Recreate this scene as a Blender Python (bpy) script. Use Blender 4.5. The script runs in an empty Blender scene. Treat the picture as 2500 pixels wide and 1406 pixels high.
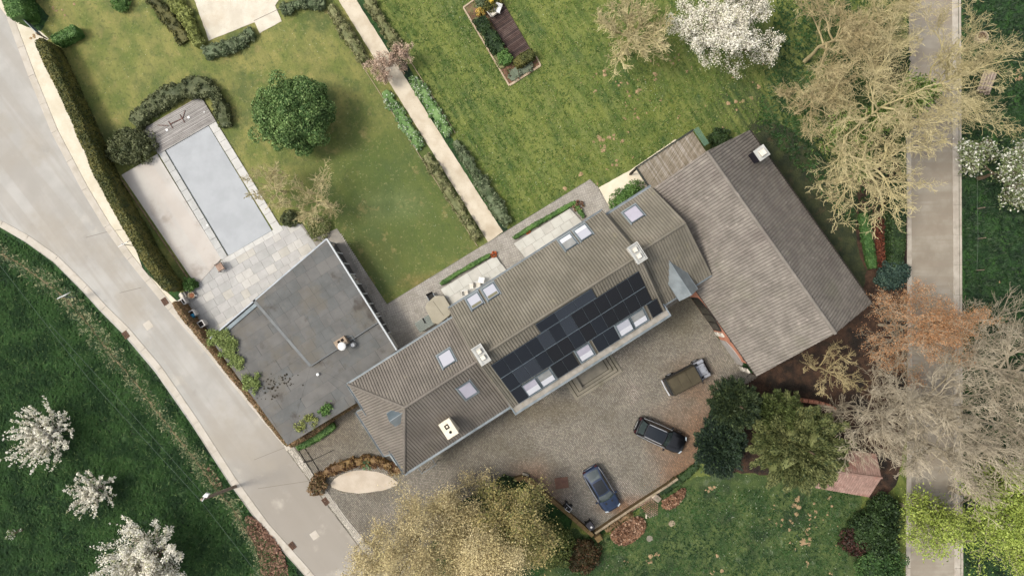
import bpy, math, random
import numpy as np
from mathutils import Vector, Matrix
random.seed(7)
rng = np.random.default_rng(7)
SC = bpy.context.scene
COL = SC.collection
R = math.radians
CAMH = 62.0          # metres above the ground
PPM = 27.0           # photograph pixels per metre on the ground

# ------------------------------------------------------------------ camera, sky, sun, exposure
cam_d = bpy.data.cameras.new('camera'); cam = bpy.data.objects.new('camera', cam_d); COL.objects.link(cam)
cam.location = (0, 0, CAMH); cam.rotation_euler = (0, 0, 0)
cam_d.sensor_width = 36; cam_d.lens = 36 * CAMH / (2500 / PPM); cam_d.clip_end = 2000; cam_d.clip_start = .5
SC.camera = cam
SUN_EL, SUN_AZ = R(57), R(-93)       # the sun stands in the west, the left of the picture
wd = bpy.data.worlds.new('World'); SC.world = wd; wd.use_nodes = True
wn = wd.node_tree.nodes; wl = wd.node_tree.links
sky = wn.new('ShaderNodeTexSky'); sky.sky_type = 'NISHITA'; sky.sun_disc = False
sky.sun_elevation = SUN_EL; sky.sun_rotation = SUN_AZ; sky.dust_density = 4.0; sky.air_density = 1.0
bg = wn['Background']; bg.inputs[1].default_value = 0.15
hz = wn.new('ShaderNodeHueSaturation'); hz.inputs['Saturation'].default_value = .32   # thin high haze whitens the sky
wl.new(sky.outputs[0], hz.inputs['Color']); wl.new(hz.outputs[0], bg.inputs[0])
sd = bpy.data.lights.new('sun', 'SUN'); sd.energy = 1.5; sd.angle = R(12.0); sd.color = (1.0, .92, .80)
sun = bpy.data.objects.new('sun', sd); COL.objects.link(sun)
sdir = Vector((math.sin(SUN_AZ) * math.cos(SUN_EL), math.cos(SUN_AZ) * math.cos(SUN_EL), math.sin(SUN_EL)))
sun.rotation_euler = sdir.to_track_quat('Z', 'Y').to_euler(); sun.location = (-60, 0, 60)
SC.view_settings.view_transform = 'Standard'; SC.view_settings.look = 'None'
SC.view_settings.gamma = 1; SC.view_settings.use_curve_mapping = False
SC.view_settings.exposure = 1.05
SC.render.engine = 'CYCLES'
SC.cycles.max_bounces = 6; SC.cycles.transparent_max_bounces = 8
SC.cycles.sample_clamp_indirect = 6

# ------------------------------------------------------------------ placing
def W(px, py, z=0.0):
    k = (CAMH - z) / CAMH / PPM
    return ((px - 1250) * k, (703 - py) * k)
def P3(px, py, z=0.0):
    x, y = W(px, py, z); return Vector((x, y, z))

# ------------------------------------------------------------------ materials
def lin(v):
    v /= 255.0
    return v / 12.92 if v <= .04045 else ((v + .055) / 1.055) ** 2.4
ALB = 0.60
def C(r, g, b, k=1.0):
    q = [lin(v) * ALB * k for v in (r, g, b)]; y = (q[0] * .3 + q[1] * .6 + q[2] * .1) * .04
    return (q[0] * .96 + y, q[1] * .96 + y, q[2] * .96 + y, 1)

def mat(name, c, c2=None, scale=1.0, detail=6, patches=(), specks=(), stripes=None, island=0.0, island2=None,
        bump=None, rough=.85, metal=0.0, spec=.3, lo=.35, hi=.65, alpha=None, coat=0, wave=None, obj=False, zones=()):
    m = bpy.data.materials.new(name); m.use_nodes = True
    nt = m.node_tree; N = nt.nodes; L = nt.links
    b = N['Principled BSDF']
    b.inputs['Roughness'].default_value = rough; b.inputs['Metallic'].default_value = metal
    b.inputs['Specular IOR Level'].default_value = spec
    if coat: b.inputs['Coat Weight'].default_value = coat; b.inputs['Coat Roughness'].default_value = .05
    if obj:
        pos = N.new('ShaderNodeTexCoord').outputs['Object']
    else:
        pos = N.new('ShaderNodeNewGeometry').outputs['Position']
    geo = N.new('ShaderNodeNewGeometry')
    def noise(sc, det=5, seed=0.0, rgh=.6):
        n = N.new('ShaderNodeTexNoise'); n.noise_dimensions = '4D'
        n.inputs['W'].default_value = seed; n.inputs['Scale'].default_value = sc; n.inputs['Detail'].default_value = det
        n.inputs['Roughness'].default_value = rgh
        L.new(pos, n.inputs['Vector']); return n.outputs[0]
    def mr(v, a, bb, c0=0.0, c1=1.0, smooth=True):
        n = N.new('ShaderNodeMapRange'); n.interpolation_type = 'SMOOTHSTEP' if smooth else 'LINEAR'
        L.new(v, n.inputs[0]); n.inputs[1].default_value = a; n.inputs[2].default_value = bb
        n.inputs[3].default_value = c0; n.inputs[4].default_value = c1; return n.outputs[0]
    def mix(f, a, bb, mode='MIX'):
        n = N.new('ShaderNodeMix'); n.data_type = 'RGBA'; n.blend_type = mode
        for s, v in ((n.inputs[0], f), (n.inputs[6], a), (n.inputs[7], bb)):
            if isinstance(v, (float, int)) or isinstance(v, tuple): s.default_value = v
            else: L.new(v, s)
        return n.outputs[2]
    def mul(a, bb):
        n = N.new('ShaderNodeMath'); n.operation = 'MULTIPLY'
        for s, v in ((n.inputs[0], a), (n.inputs[1], bb)):
            if isinstance(v, (float, int)): s.default_value = v
            else: L.new(v, s)
        return n.outputs[0]
    col = c
    if c2 is not None:
        col = mix(mr(noise(scale, detail, 1.3), lo, hi), c, c2)
    for i, q in enumerate(zones):            # (colour, px, py, radius m from, to, strength, squash angle, squash) soft area of another colour
        zc, zx, zy, z0, z1, zk = q[:6]; cx, cy = (zx - 1250) / PPM, (703 - zy) / PPM
        vs_ = N.new('ShaderNodeVectorMath'); vs_.operation = 'SUBTRACT'; L.new(pos, vs_.inputs[0]); vs_.inputs[1].default_value = (cx, cy, 0)
        mp_ = N.new('ShaderNodeMapping'); mp_.vector_type = 'POINT'; L.new(vs_.outputs[0], mp_.inputs[0])
        mp_.inputs['Rotation'].default_value = (0, 0, q[6] if len(q) > 6 else 0); mp_.inputs['Scale'].default_value = (1, q[7] if len(q) > 7 else 1, 0)
        ln_ = N.new('ShaderNodeVectorMath'); ln_.operation = 'LENGTH'; L.new(mp_.outputs[0], ln_.inputs[0])
        ad = N.new('ShaderNodeMath'); ad.operation = 'MULTIPLY_ADD'; L.new(noise(.35, 6, 90 + i), ad.inputs[0]); ad.inputs[1].default_value = z1 * .9; L.new(ln_.outputs['Value'], ad.inputs[2])
        col = mix(mr(ad.outputs[0], z0 + z1 * .45, z1 + z1 * .45, zk, 0), col, zc)
    for i, p in enumerate(patches):          # (colour, scale, from, to, strength)
        pc, ps, pa, pb, pk = p
        col = mix(mul(mr(noise(ps, 5, 7.7 + 3.1 * i, .62), pa, pb), pk), col, pc)
    if stripes:                              # (angle, period m, colour, strength)
        ang, per, sc_, st = stripes
        mp = N.new('ShaderNodeMapping'); mp.inputs['Rotation'].default_value = (0, 0, ang); L.new(pos, mp.inputs[0])
        w = N.new('ShaderNodeTexNoise'); w.inputs['Scale'].default_value = 1; w.inputs['Detail'].default_value = 3
        mp2 = N.new('ShaderNodeMapping'); mp2.inputs['Scale'].default_value = (1 / per, .045 / per, 1)
        L.new(mp.outputs[0], mp2.inputs[0]); L.new(mp2.outputs[0], w.inputs['Vector'])
        col = mix(mul(mr(w.outputs[0], .44, .57), st), col, sc_)
    for i, p in enumerate(specks):           # (colour, cell scale, radius, mask scale, mask from, mask to)
        pc, ps, pr, ms, ma, mb = p
        v = N.new('ShaderNodeTexVoronoi'); v.inputs['Scale'].default_value = ps; L.new(pos, v.inputs['Vector'])
        d = mr(v.outputs['Distance'], pr * .5, pr, 1, 0)
        col = mix(mul(d, mr(noise(ms, 4, 31 + 5 * i), ma, mb)), col, pc)
    if wave:                                 # (angle, period m, colour, strength) fine parallel lines such as wood grain
        ang, per, sc_, st = wave
        mp = N.new('ShaderNodeMapping'); mp.inputs['Rotation'].default_value = (0, 0, ang); L.new(pos, mp.inputs[0])
        mp2 = N.new('ShaderNodeMapping'); mp2.inputs['Scale'].default_value = (.5, 1 / per, 1); L.new(mp.outputs[0], mp2.inputs[0])
        w = N.new('ShaderNodeTexNoise'); w.inputs['Scale'].default_value = 1; w.inputs['Detail'].default_value = 4
        L.new(mp2.outputs[0], w.inputs['Vector'])
        col = mix(mul(mr(w.outputs[0], .4, .62), st), col, sc_)
    if island:
        hs = N.new('ShaderNodeHueSaturation')
        L.new(mr(geo.outputs['Random Per Island'], 0, 1, 1 - island, 1 + island, False), hs.inputs['Value'])
        if isinstance(col, tuple): hs.inputs['Color'].default_value = col
        else: L.new(col, hs.inputs['Color'])
        col = hs.outputs[0]
    if island2:                              # (colour, share of islands)
        w = N.new('ShaderNodeTexWhiteNoise'); w.noise_dimensions = '1D'; L.new(geo.outputs['Random Per Island'], w.inputs['W'])
        col = mix(mr(w.outputs[0], 1 - island2[1] - .02, 1 - island2[1] + .02), col, island2[0])
    if isinstance(col, tuple): b.inputs['Base Color'].default_value = col
    else: L.new(col, b.inputs['Base Color'])
    if bump:
        bn = N.new('ShaderNodeBump'); bn.inputs['Strength'].default_value = bump[1]; bn.inputs['Distance'].default_value = bump[2] if len(bump) > 2 else .05
        L.new(noise(bump[0], 6, 55), bn.inputs['Height']); L.new(bn.outputs[0], b.inputs['Normal'])
    if alpha is not None: b.inputs['Alpha'].default_value = alpha
    return m

def leafmat(name, c, c2, c3=None, share=.12, scale=.9, isl=.28, rough=.6, k=1.35):
    c, c2, c3 = [tuple(min(.85, (v * .95 + (q[0] * .3 + q[1] * .6 + q[2] * .1) * .05) * k) for v in q[:3]) + (1,) if q else None for q in (c, c2, c3)]
    m = mat(name, c, c2, scale=scale, island=isl, island2=(c3, share) if c3 else None, rough=rough, spec=.25, lo=.38, hi=.62)
    nt = m.node_tree; b = nt.nodes['Principled BSDF']
    tr = nt.nodes.new('ShaderNodeBsdfTranslucent'); mx = nt.nodes.new('ShaderNodeMixShader'); mx.inputs[0].default_value = .28
    src = b.inputs['Base Color'].links[0].from_socket
    nt.links.new(src, tr.inputs[0]); nt.links.new(b.outputs[0], mx.inputs[1]); nt.links.new(tr.outputs[0], mx.inputs[2])
    nt.links.new(mx.outputs[0], nt.nodes['Material Output'].inputs[0])
    return m

# ------------------------------------------------------------------ mesh building
class MB:
    def __init__(s): s.v = []; s.f = []; s.m = []
    def add(s, vs, fs, mi=0):
        o = len(s.v); s.v.extend([tuple(v) for v in vs]); s.f.extend([tuple(i + o for i in f) for f in fs]); s.m.extend([mi] * len(fs))
    def hexa(s, b, t, mi=0):                 # four bottom and four top points, both counter-clockwise
        s.add(list(b) + list(t), [(3, 2, 1, 0), (4, 5, 6, 7), (0, 1, 5, 4), (1, 2, 6, 5), (2, 3, 7, 6), (3, 0, 4, 7)], mi)
    def box(s, x0, x1, y0, y1, z0, z1, mi=0, M=None):
        b = [Vector(p) for p in ((x0, y0, z0), (x1, y0, z0), (x1, y1, z0), (x0, y1, z0))]
        t = [Vector(p) for p in ((x0, y0, z1), (x1, y0, z1), (x1, y1, z1), (x0, y1, z1))]
        if M is not None: b = [M @ p for p in b]; t = [M @ p for p in t]
        s.hexa(b, t, mi)
    def cham(s, x0, x1, y0, y1, z0, z1, c=.01, mi=0, M=None):   # box with a chamfered top edge
        r = [[(x0, y0), (x1, y0), (x1, y1), (x0, y1)], [(x0, y0), (x1, y0), (x1, y1), (x0, y1)],
             [(x0 + c, y0 + c), (x1 - c, y0 + c), (x1 - c, y1 - c), (x0 + c, y1 - c)]]
        vs = [Vector((x, y, z)) for ring, z in zip(r, (z0, z1 - c, z1)) for x, y in ring]
        if M is not None: vs = [M @ p for p in vs]
        fs = [(3, 2, 1, 0), (8, 9, 10, 11)]
        for k in (0, 4):
            for i in range(4): j = (i + 1) % 4; fs.append((k + i, k + j, k + 4 + j, k + 4 + i))
        s.add(vs, fs, mi)
    def prism(s, pts, z0, z1, mi=0, M=None):
        n = len(pts)
        a = sum(pts[i][0] * pts[(i + 1) % n][1] - pts[(i + 1) % n][0] * pts[i][1] for i in range(n))
        if a < 0: pts = pts[::-1]
        vs = [Vector((p[0], p[1], z0)) for p in pts] + [Vector((p[0], p[1], z1)) for p in pts]
        if M is not None: vs = [M @ v for v in vs]
        fs = [tuple(range(n - 1, -1, -1)), tuple(range(n, 2 * n))] + [(i, (i + 1) % n, n + (i + 1) % n, n + i) for i in range(n)]
        s.add(vs, fs, mi)
    def tube(s, pts, rad, n=8, mi=0, cap=True):
        pts = [Vector(p) for p in pts]; rs = rad if isinstance(rad, (list, tuple)) else [rad] * len(pts)
        vs = []
        for i, p in enumerate(pts):
            d = (pts[min(i + 1, len(pts) - 1)] - pts[max(i - 1, 0)]).normalized()
            a = d.cross(Vector((0, 0, 1)) if abs(d.z) < .9 else Vector((1, 0, 0))).normalized(); bb = d.cross(a)
            vs += [p + (a * math.cos(2 * math.pi * k / n) + bb * math.sin(2 * math.pi * k / n)) * rs[i] for k in range(n)]
        fs = []
        for i in range(len(pts) - 1):
            for k in range(n): j = (k + 1) % n; fs.append((i * n + k, i * n + j, (i + 1) * n + j, (i + 1) * n + k))
        if cap: fs += [tuple(range(n - 1, -1, -1)), tuple(range((len(pts) - 1) * n, len(pts) * n))]
        s.add(vs, fs, mi)
    def lathe(s, prof, n=20, c=(0, 0), mi=0):
        vs = [(c[0] + r * math.cos(2 * math.pi * k / n), c[1] + r * math.sin(2 * math.pi * k / n), z) for r, z in prof for k in range(n)]
        fs = []
        for i in range(len(prof) - 1):
            for k in range(n): j = (k + 1) % n; fs.append((i * n + k, i * n + j, (i + 1) * n + j, (i + 1) * n + k))
        if prof[-1][0] > 1e-4: fs.append(tuple(range((len(prof) - 1) * n, len(prof) * n)))
        s.add(vs, fs, mi)

def tag(o, label=None, cat=None, group=None, kind=None):
    if label: o['label'] = label
    if cat: o['category'] = cat
    if group: o['group'] = group
    if kind: o['kind'] = kind
    return o
def link(name, me, parent=None, loc=None, rotz=0.0):
    o = bpy.data.objects.new(name, me); COL.objects.link(o)
    if parent is not None: o.parent = parent
    if loc is not None: o.location = loc
    if rotz: o.rotation_euler = (0, 0, rotz)
    return o
def obj(name, mb, mats, parent=None, smooth=False, loc=None, rotz=0.0, bevel=0, subsurf=0):
    me = bpy.data.meshes.new(name); me.from_pydata([tuple(v) for v in mb.v], [], mb.f)
    if not isinstance(mats, (list, tuple)): mats = [mats]
    for m in mats: me.materials.append(m)
    if len(mats) > 1: me.polygons.foreach_set('material_index', mb.m)
    if smooth: me.polygons.foreach_set('use_smooth', [True] * len(me.polygons))
    me.update()
    if not smooth: me.shade_flat()
    o = link(name, me, parent, loc, rotz)
    if bevel:
        bv = o.modifiers.new('bevel', 'BEVEL'); bv.width = bevel; bv.segments = 2; bv.limit_method = 'ANGLE'
    if subsurf:
        ss = o.modifiers.new('sub', 'SUBSURF'); ss.levels = subsurf; ss.render_levels = subsurf
    return o
def fast(name, V, F, m, parent=None, smooth=False):
    """V (n,3) array, F (k,4) or (k,3) array"""
    V = np.asarray(V, dtype=np.float32); F = np.asarray(F, dtype=np.int32); k = F.shape[1]
    me = bpy.data.meshes.new(name)
    me.vertices.add(len(V)); me.vertices.foreach_set('co', V.ravel())
    me.loops.add(F.size); me.loops.foreach_set('vertex_index', F.ravel())
    me.polygons.add(len(F)); me.polygons.foreach_set('loop_start', np.arange(0, F.size, k, dtype=np.int32))
    if smooth: me.polygons.foreach_set('use_smooth', np.ones(len(F), dtype=bool))
    me.update(calc_edges=True); me.materials.append(m)
    if not smooth: me.shade_flat()
    return link(name, me, parent)
def thing(name, label, cat, loc=(0, 0, 0), rotz=0.0, group=None):
    o = bpy.data.objects.new(name, None); COL.objects.link(o); o.location = loc; o.rotation_euler = (0, 0, rotz)
    return tag(o, label, cat, group)
def copytree(o, parent=None):
    c = o.copy(); COL.objects.link(c)
    if parent is not None: c.parent = parent
    for ch in list(o.children): copytree(ch, c)
    return c

# ------------------------------------------------------------------ ground polygons
def inpoly(X, Y, poly):
    ins = np.zeros(X.shape, bool); n = len(poly); j = n - 1
    for i in range(n):
        xi, yi = poly[i]; xj, yj = poly[j]
        c = ((yi > Y) != (yj > Y)) & (X < (xj - xi) * (Y - yi) / (yj - yi + 1e-12) + xi)
        ins ^= c; j = i
    return ins
def smoothpoly(pts, it=2):
    for _ in range(it):
        q = []
        for i in range(len(pts)):
            a, b = pts[i], pts[(i + 1) % len(pts)]
            q += [(a[0] * .75 + b[0] * .25, a[1] * .75 + b[1] * .25), (a[0] * .25 + b[0] * .75, a[1] * .25 + b[1] * .75)]
        pts = q
    return pts
def ragged(pts, step=.35, amp=.06, seed=1):
    """finer outline that wanders a little, for grass and gravel edges"""
    r = random.Random(seed); out = []
    for i in range(len(pts)):
        a, b = Vector(pts[i]), Vector(pts[(i + 1) % len(pts)])
        n = max(1, int((b - a).length / step)); d = (b - a)
        nn = Vector((-d.y, d.x)).normalized() if d.length > 0 else Vector((0, 0))
        for k in range(n):
            p = a + d * (k / n) + nn * r.uniform(-amp, amp); out.append((p.x, p.y))
    return out
def sheet(name, px, z, m, kind='structure', rag=0, thick=0, world=False, seed=1):
    pts = px if world else [W(*p) for p in px]
    if rag: pts = ragged(pts, amp=rag, seed=seed)
    mb = MB()
    if thick: mb.prism(pts, z - thick, z)
    else:
        n = len(pts); a = sum(pts[i][0] * pts[(i + 1) % n][1] - pts[(i + 1) % n][0] * pts[i][1] for i in range(n))
        if a < 0: pts = pts[::-1]
        mb.add([(x, y, z) for x, y in pts], [tuple(range(n))])
    o = obj(name, mb, m); o['kind'] = kind
    return o

# ------------------------------------------------------------------ foliage
def leafcards(P, size, up=.35, spread=.35, Nrm=None):
    """(n,3) points -> rhombus leaves"""
    n = len(P); r = rng.normal(size=(n, 3))
    if Nrm is not None: r = r * .8 + Nrm * 1.0
    r[:, 2] += up
    r /= np.linalg.norm(r, axis=1)[:, None] + 1e-9
    a = np.cross(r, rng.normal(size=(n, 3))); a /= np.linalg.norm(a, axis=1)[:, None] + 1e-9
    b = np.cross(r, a)
    s = size * (1 + spread * rng.uniform(-1, 1, n))[:, None]
    V = np.empty((n, 4, 3)); V[:, 0] = P + a * s * .6; V[:, 1] = P + b * s * .38; V[:, 2] = P - a * s * .6; V[:, 3] = P - b * s * .38
    F = np.arange(n * 4).reshape(n, 4)
    return V.reshape(-1, 3), F
def joinarr(parts):
    Vs, Fs, o = [], [], 0
    for V, F in parts: Vs.append(V); Fs.append(F + o); o += len(V)
    return np.vstack(Vs), np.vstack(Fs)
def lump(c, rx, ry, rz, nu=14, nv=9, amp=.12, seed=0, low=-.35):
    """uneven solid mass inside a crown or shrub, quads"""
    g = np.random.default_rng(seed); ph = g.uniform(0, 6.28, 6)
    th = np.linspace(0, 2 * np.pi, nu, endpoint=False); el = np.linspace(low * np.pi / 2, np.pi / 2 * .97, nv)
    T, E = np.meshgrid(th, el)
    f = 1 + amp * (np.sin(3 * T + ph[0]) * np.cos(2 * E + ph[1]) + .7 * np.sin(5 * T + ph[2] + 3 * E) + .5 * np.cos(7 * T + ph[3]))
    V = np.stack([c[0] + rx * f * np.cos(E) * np.cos(T), c[1] + ry * f * np.cos(E) * np.sin(T), c[2] + rz * f * np.sin(E)], -1).reshape(-1, 3)
    F = []
    for i in range(nv - 1):
        for k in range(nu): j = (k + 1) % nu; F.append((i * nu + k, i * nu + j, (i + 1) * nu + j, (i + 1) * nu + k))
    return V, np.array(F)
def clumps(c, rx, ry, rz, n_cl, r_cl, n_leaf, low=-.2, seed=0, sink=.85):
    g = np.random.default_rng(seed)
    i = np.arange(n_cl) + .5
    zz = 1 - (1 - low) * i / n_cl; ph = i * 2.399963 + g.uniform(0, 6)
    q = np.sqrt(np.clip(1 - zz ** 2, 0, 1)); d = np.stack([q * np.cos(ph), q * np.sin(ph), zz], 1) + g.normal(0, .09, (n_cl, 3))
    k = sink * g.uniform(.82, 1.06, n_cl)[:, None]
    cc = np.array(c) + d * k * np.array([rx, ry, rz]); rr = r_cl * g.uniform(.6, 1.35, n_cl)
    w = g.integers(0, n_cl, n_leaf)
    u = g.normal(size=(n_leaf, 3)); u[:, 2] = u[:, 2] * .8 + .35; u += d[w] * .5; u /= np.linalg.norm(u, axis=1)[:, None]
    P = cc[w] + u * (rr[w] * g.uniform(.72, 1.08, n_leaf))[:, None]
    return P, u

def path_resample(pts, step):
    out = []; 
    for i in range(len(pts) - 1):
        a, b = Vector(pts[i]), Vector(pts[i + 1]); n = max(1, int((b - a).length / step))
        out += [a + (b - a) * (k / n) for k in range(n)]
    out.append(Vector(pts[-1])); return out
def hedge(label, px, width, height, m, name='hedge', cat='hedge', group=None, leaf=.13, dens=80, bulge=.06, rounded=.25, lumpy=.1, taper=None, parent=None, group_z=None, wobble=0):
    """px: centre line of the TOP of the hedge in photograph pixels"""
    pts = path_resample([W(x, y, height) for x, y in px], .3); n = len(pts)
    g = np.random.default_rng(abs(hash(label)) % 99991 if False else sum(ord(c) for c in label))
    wv = np.convolve(g.normal(0, 1, n + 8), np.ones(5) / 5, 'valid')[:n] if n > 2 else np.zeros(n)
    hv = np.convolve(g.normal(0, 1, n + 8), np.ones(5) / 5, 'valid')[:n] if n > 2 else np.zeros(n)
    prof = [(-1, 0), (-1.03, .5), (-1, 1 - rounded * .6), (-.8, 1 - rounded * .12), (0, 1), (.8, 1 - rounded * .12), (1, 1 - rounded * .6), (1.03, .5), (1, 0)]
    k = len(prof); V = np.zeros((n, k, 3)); T = []
    for i, p in enumerate(pts):
        d = (pts[min(i + 1, n - 1)] - pts[max(i - 1, 0)]).normalized(); nn = Vector((-d.y, d.x))
        tw = 1.0
        e = min(i, n - 1 - i)
        if e == 0: tw = .72
        w = width / 2 * tw * (1 + lumpy * 1.3 * wv[i]) - .05; h = height * (1 + lumpy * hv[i]) - .05
        if lumpy >= .25: w *= .72; h *= .8
        if taper: h *= taper[0] + (taper[1] - taper[0]) * i / max(1, n - 1)
        if wobble: p = p + nn * wobble * math.sin(i * .7)
        for j, (a, b) in enumerate(prof): V[i, j] = (p.x + nn.x * a * w, p.y + nn.y * a * w, b * h)
    F = []
    for i in range(n - 1):
        for j in range(k - 1): F.append((i * k + j, i * k + j + 1, (i + 1) * k + j + 1, (i + 1) * k + j))
    capV = V.reshape(-1, 3)
    for e, sgn in ((0, 1), (n - 1, -1)):
        for j in range(0, k // 2):
            q = (e * k + j, e * k + k - 1 - j, e * k + k - 2 - j, e * k + j + 1)
            if len(set(q)) == 4: F.append(q[::sgn])
    F = np.array(F)
    area = sum((pts[i + 1] - pts[i]).length for i in range(n - 1)) * (width + 1.6 * height)
    nl = int(area * dens * (2.1 if lumpy >= .25 else 1))
    i = g.integers(0, max(1, n - 1), nl); t = g.uniform(0, 1, nl)[:, None]
    sgm = g.uniform(0, k - 1.001, nl); j = sgm.astype(int); f = (sgm - j)[:, None]
    A = V[i, j] * (1 - f) + V[i, j + 1] * f; B = V[i + 1, j] * (1 - f) + V[i + 1, j + 1] * f
    P = A * (1 - t) + B * t
    ctr = (V[i, 0] + V[i, k - 1]) / 2; ctr[:, 2] = height * .4
    o = P - ctr; o /= np.linalg.norm(o, axis=1)[:, None] + 1e-9
    P = P + o * (g.uniform(-.02, bulge + .05, nl))[:, None]
    if lumpy >= .25:                          # loose bushes: leaves gather in round tufts
        nc = max(6, int(area * 4.2)); cen = P[g.integers(0, nl, nc)]; rad = g.uniform(.13, .27, nc)
        w_ = g.integers(0, nc, int(nl * .85)); u_ = g.normal(size=(len(w_), 3)); u_[:, 2] += .5; u_ /= np.linalg.norm(u_, axis=1)[:, None]
        P[:len(w_)] = cen[w_] + u_ * (rad[w_] * g.uniform(.75, 1.1, len(w_)))[:, None]; o[:len(w_)] = u_
    P[:, 2] = np.maximum(P[:, 2], .03)
    L = leafcards(P, leaf, .1, Nrm=o)
    VV, FF = joinarr([(capV, F), L])
    o_ = fast(name, VV, FF, m, parent)
    if parent is None: tag(o_, label, cat, group)
    return o_
def shrub(label, px, py, r, h, m, name='shrub', cat='shrub', ry=None, leaf=.13, n=2500, n_cl=26, group=None, core=.8, rot=0, kind=None, seed=None):
    """px,py: centre of the crown in the photograph"""
    c = P3(px, py, h * .6); s = seed or int(px * 7 + py); ry = ry or r
    P, u = clumps((0, 0, h * .45), r, ry, h * .55, n_cl, r * .28, n, low=-.45, seed=s)
    parts = [leafcards(P, leaf, .1, Nrm=u)]
    if core: parts.append(lump((0, 0, h * .4), r * core, ry * core, h * .55 * core, seed=s))
    V, F = joinarr(parts)
    cr, sr = math.cos(rot), math.sin(rot)
    V = V @ np.array([[cr, sr, 0], [-sr, cr, 0], [0, 0, 1]]); V[:, 2] = np.maximum(V[:, 2], .0)
    o = fast(name, V, F, m); o.location = (c.x, c.y, 0)
    tag(o, label, cat, group, kind); return o

# ------------------------------------------------------------------ trees
def tubes(A, Rr, sides=3):
    """A (B,k,3) polylines, Rr (B,k) radii -> V,F"""
    B, k, _ = A.shape
    d = np.empty_like(A); d[:, 1:-1] = A[:, 2:] - A[:, :-2] if k > 2 else 0; d[:, 0] = A[:, 1] - A[:, 0]; d[:, -1] = A[:, -1] - A[:, -2]
    d /= np.linalg.norm(d, axis=2)[..., None] + 1e-9
    ref = np.where(np.abs(d[:, :1, 2:3]) < .8, np.array([[[0, 0, 1.]]]), np.array([[[1., 0, 0]]]))
    a = np.cross(d, np.broadcast_to(ref, d.shape)); a /= np.linalg.norm(a, axis=2)[..., None] + 1e-9
    b = np.cross(d, a)
    ang = np.arange(sides) * 2 * np.pi / sides
    V = A[:, :, None, :] + (a[:, :, None, :] * np.cos(ang)[None, None, :, None] + b[:, :, None, :] * np.sin(ang)[None, None, :, None]) * Rr[:, :, None, None]
    idx = np.arange(B * k * sides).reshape(B, k, sides); nx = np.roll(idx, -1, axis=2)
    F = np.stack([idx[:, :-1], nx[:, :-1], nx[:, 1:], idx[:, 1:]], -1).reshape(-1, 4)
    return V.reshape(-1, 3), F
def norm(a): return a / (np.linalg.norm(a, axis=-1)[..., None] + 1e-9)
def grow(H, spread, g, n_main=9, kids=(7, 6, 5), trunk=.3, up=.12, r0=None, rmin=.014, wig=.16, elev=(15, 65), crook=1.0, split=(25, 60), fork=.5):
    """returns (trunk polylines), list of levels [(A,R)]"""
    r0 = r0 or H * .022
    zt = H * trunk
    tp = np.array([[0, 0, -.1], [.03, .02, zt * .5], [-.04, .05, zt], [.05, 0, zt + (H - zt) * .35], [0, .08, zt + (H - zt) * .65]])
    tp[1:, :2] += g.normal(0, .08, (4, 2))
    tr = np.array([r0 * 1.25, r0, r0 * .85, r0 * .55, r0 * .3])
    levels = []
    f = np.linspace(.0, 1, n_main) ** .8
    base = np.stack([np.interp(f, [0, .5, 1], tp[2:, j]) for j in range(3)], 1)
    az = np.arange(n_main) * 2.39996 + g.uniform(0, 6) + g.normal(0, .25, n_main)
    el = np.radians(elev[0] + (elev[1] - elev[0]) * f + g.normal(0, 6, n_main))
    D = np.stack([np.cos(el) * np.cos(az), np.cos(el) * np.sin(az), np.sin(el)], 1)
    Ln = spread * (1.0 - .25 * f) * g.uniform(.8, 1.12, n_main) / np.maximum(.55, np.cos(el)) * .8
    Ln = np.minimum(Ln, (H - base[:, 2]) / np.maximum(.25, np.sin(el)) * 1.0)
    Rd = r0 * .55 * g.uniform(.8, 1.1, n_main)
    S = base; k = 6
    nlev = len(kids) + 1
    for lv in range(nlev):
        kk = (7, 6, 5, 4, 3)[min(lv, 4)]
        B = len(S); A = np.zeros((B, kk, 3)); A[:, 0] = S; d = D.copy()
        for j in range(1, kk):
            A[:, j] = A[:, j - 1] + d * (Ln / (kk - 1))[:, None]
            d = norm(d + g.normal(0, wig * crook * (1 + .3 * lv), (B, 3)) + np.array([0, 0, up]))
        tt = np.linspace(0, 1, kk)[None]
        Rr = np.maximum(rmin, Rd[:, None] * (1 - .72 * tt))
        levels.append((A, Rr))
        if lv == nlev - 1: break
        nk = kids[lv]
        par = np.repeat(np.arange(B), nk)
        # keep the children evenly along the branch, the last ones fork at the tip
        t = np.tile(np.linspace(.22, 1.0, nk), B) + g.normal(0, .05, B * nk); t = np.clip(t, .12, 1)
        x = t * (kk - 1); i0 = np.minimum(x.astype(int), kk - 2); fr = (x - i0)[:, None]
        S2 = A[par, i0] * (1 - fr) + A[par, i0 + 1] * fr
        pd = norm(A[par, i0 + 1] - A[par, i0])
        side = norm(np.cross(pd, g.normal(size=pd.shape)))
        an = np.radians(g.uniform(split[0], split[1], len(par))) * (1.1 - .35 * t)
        D2 = norm(pd * np.cos(an)[:, None] + side * np.sin(an)[:, None])
        D2[:, 2] = D2[:, 2] * .9 + .05; D2 = norm(D2)
        L2 = Ln[par] * g.uniform(.36, .66, len(par)) * (1.15 - .4 * t)
        R2 = np.maximum(rmin, (Rd[par] * (1 - .72 * t)) * .62)
        S, D, Ln, Rd = S2, D2, L2, R2
    return tp, tr, levels
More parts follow.
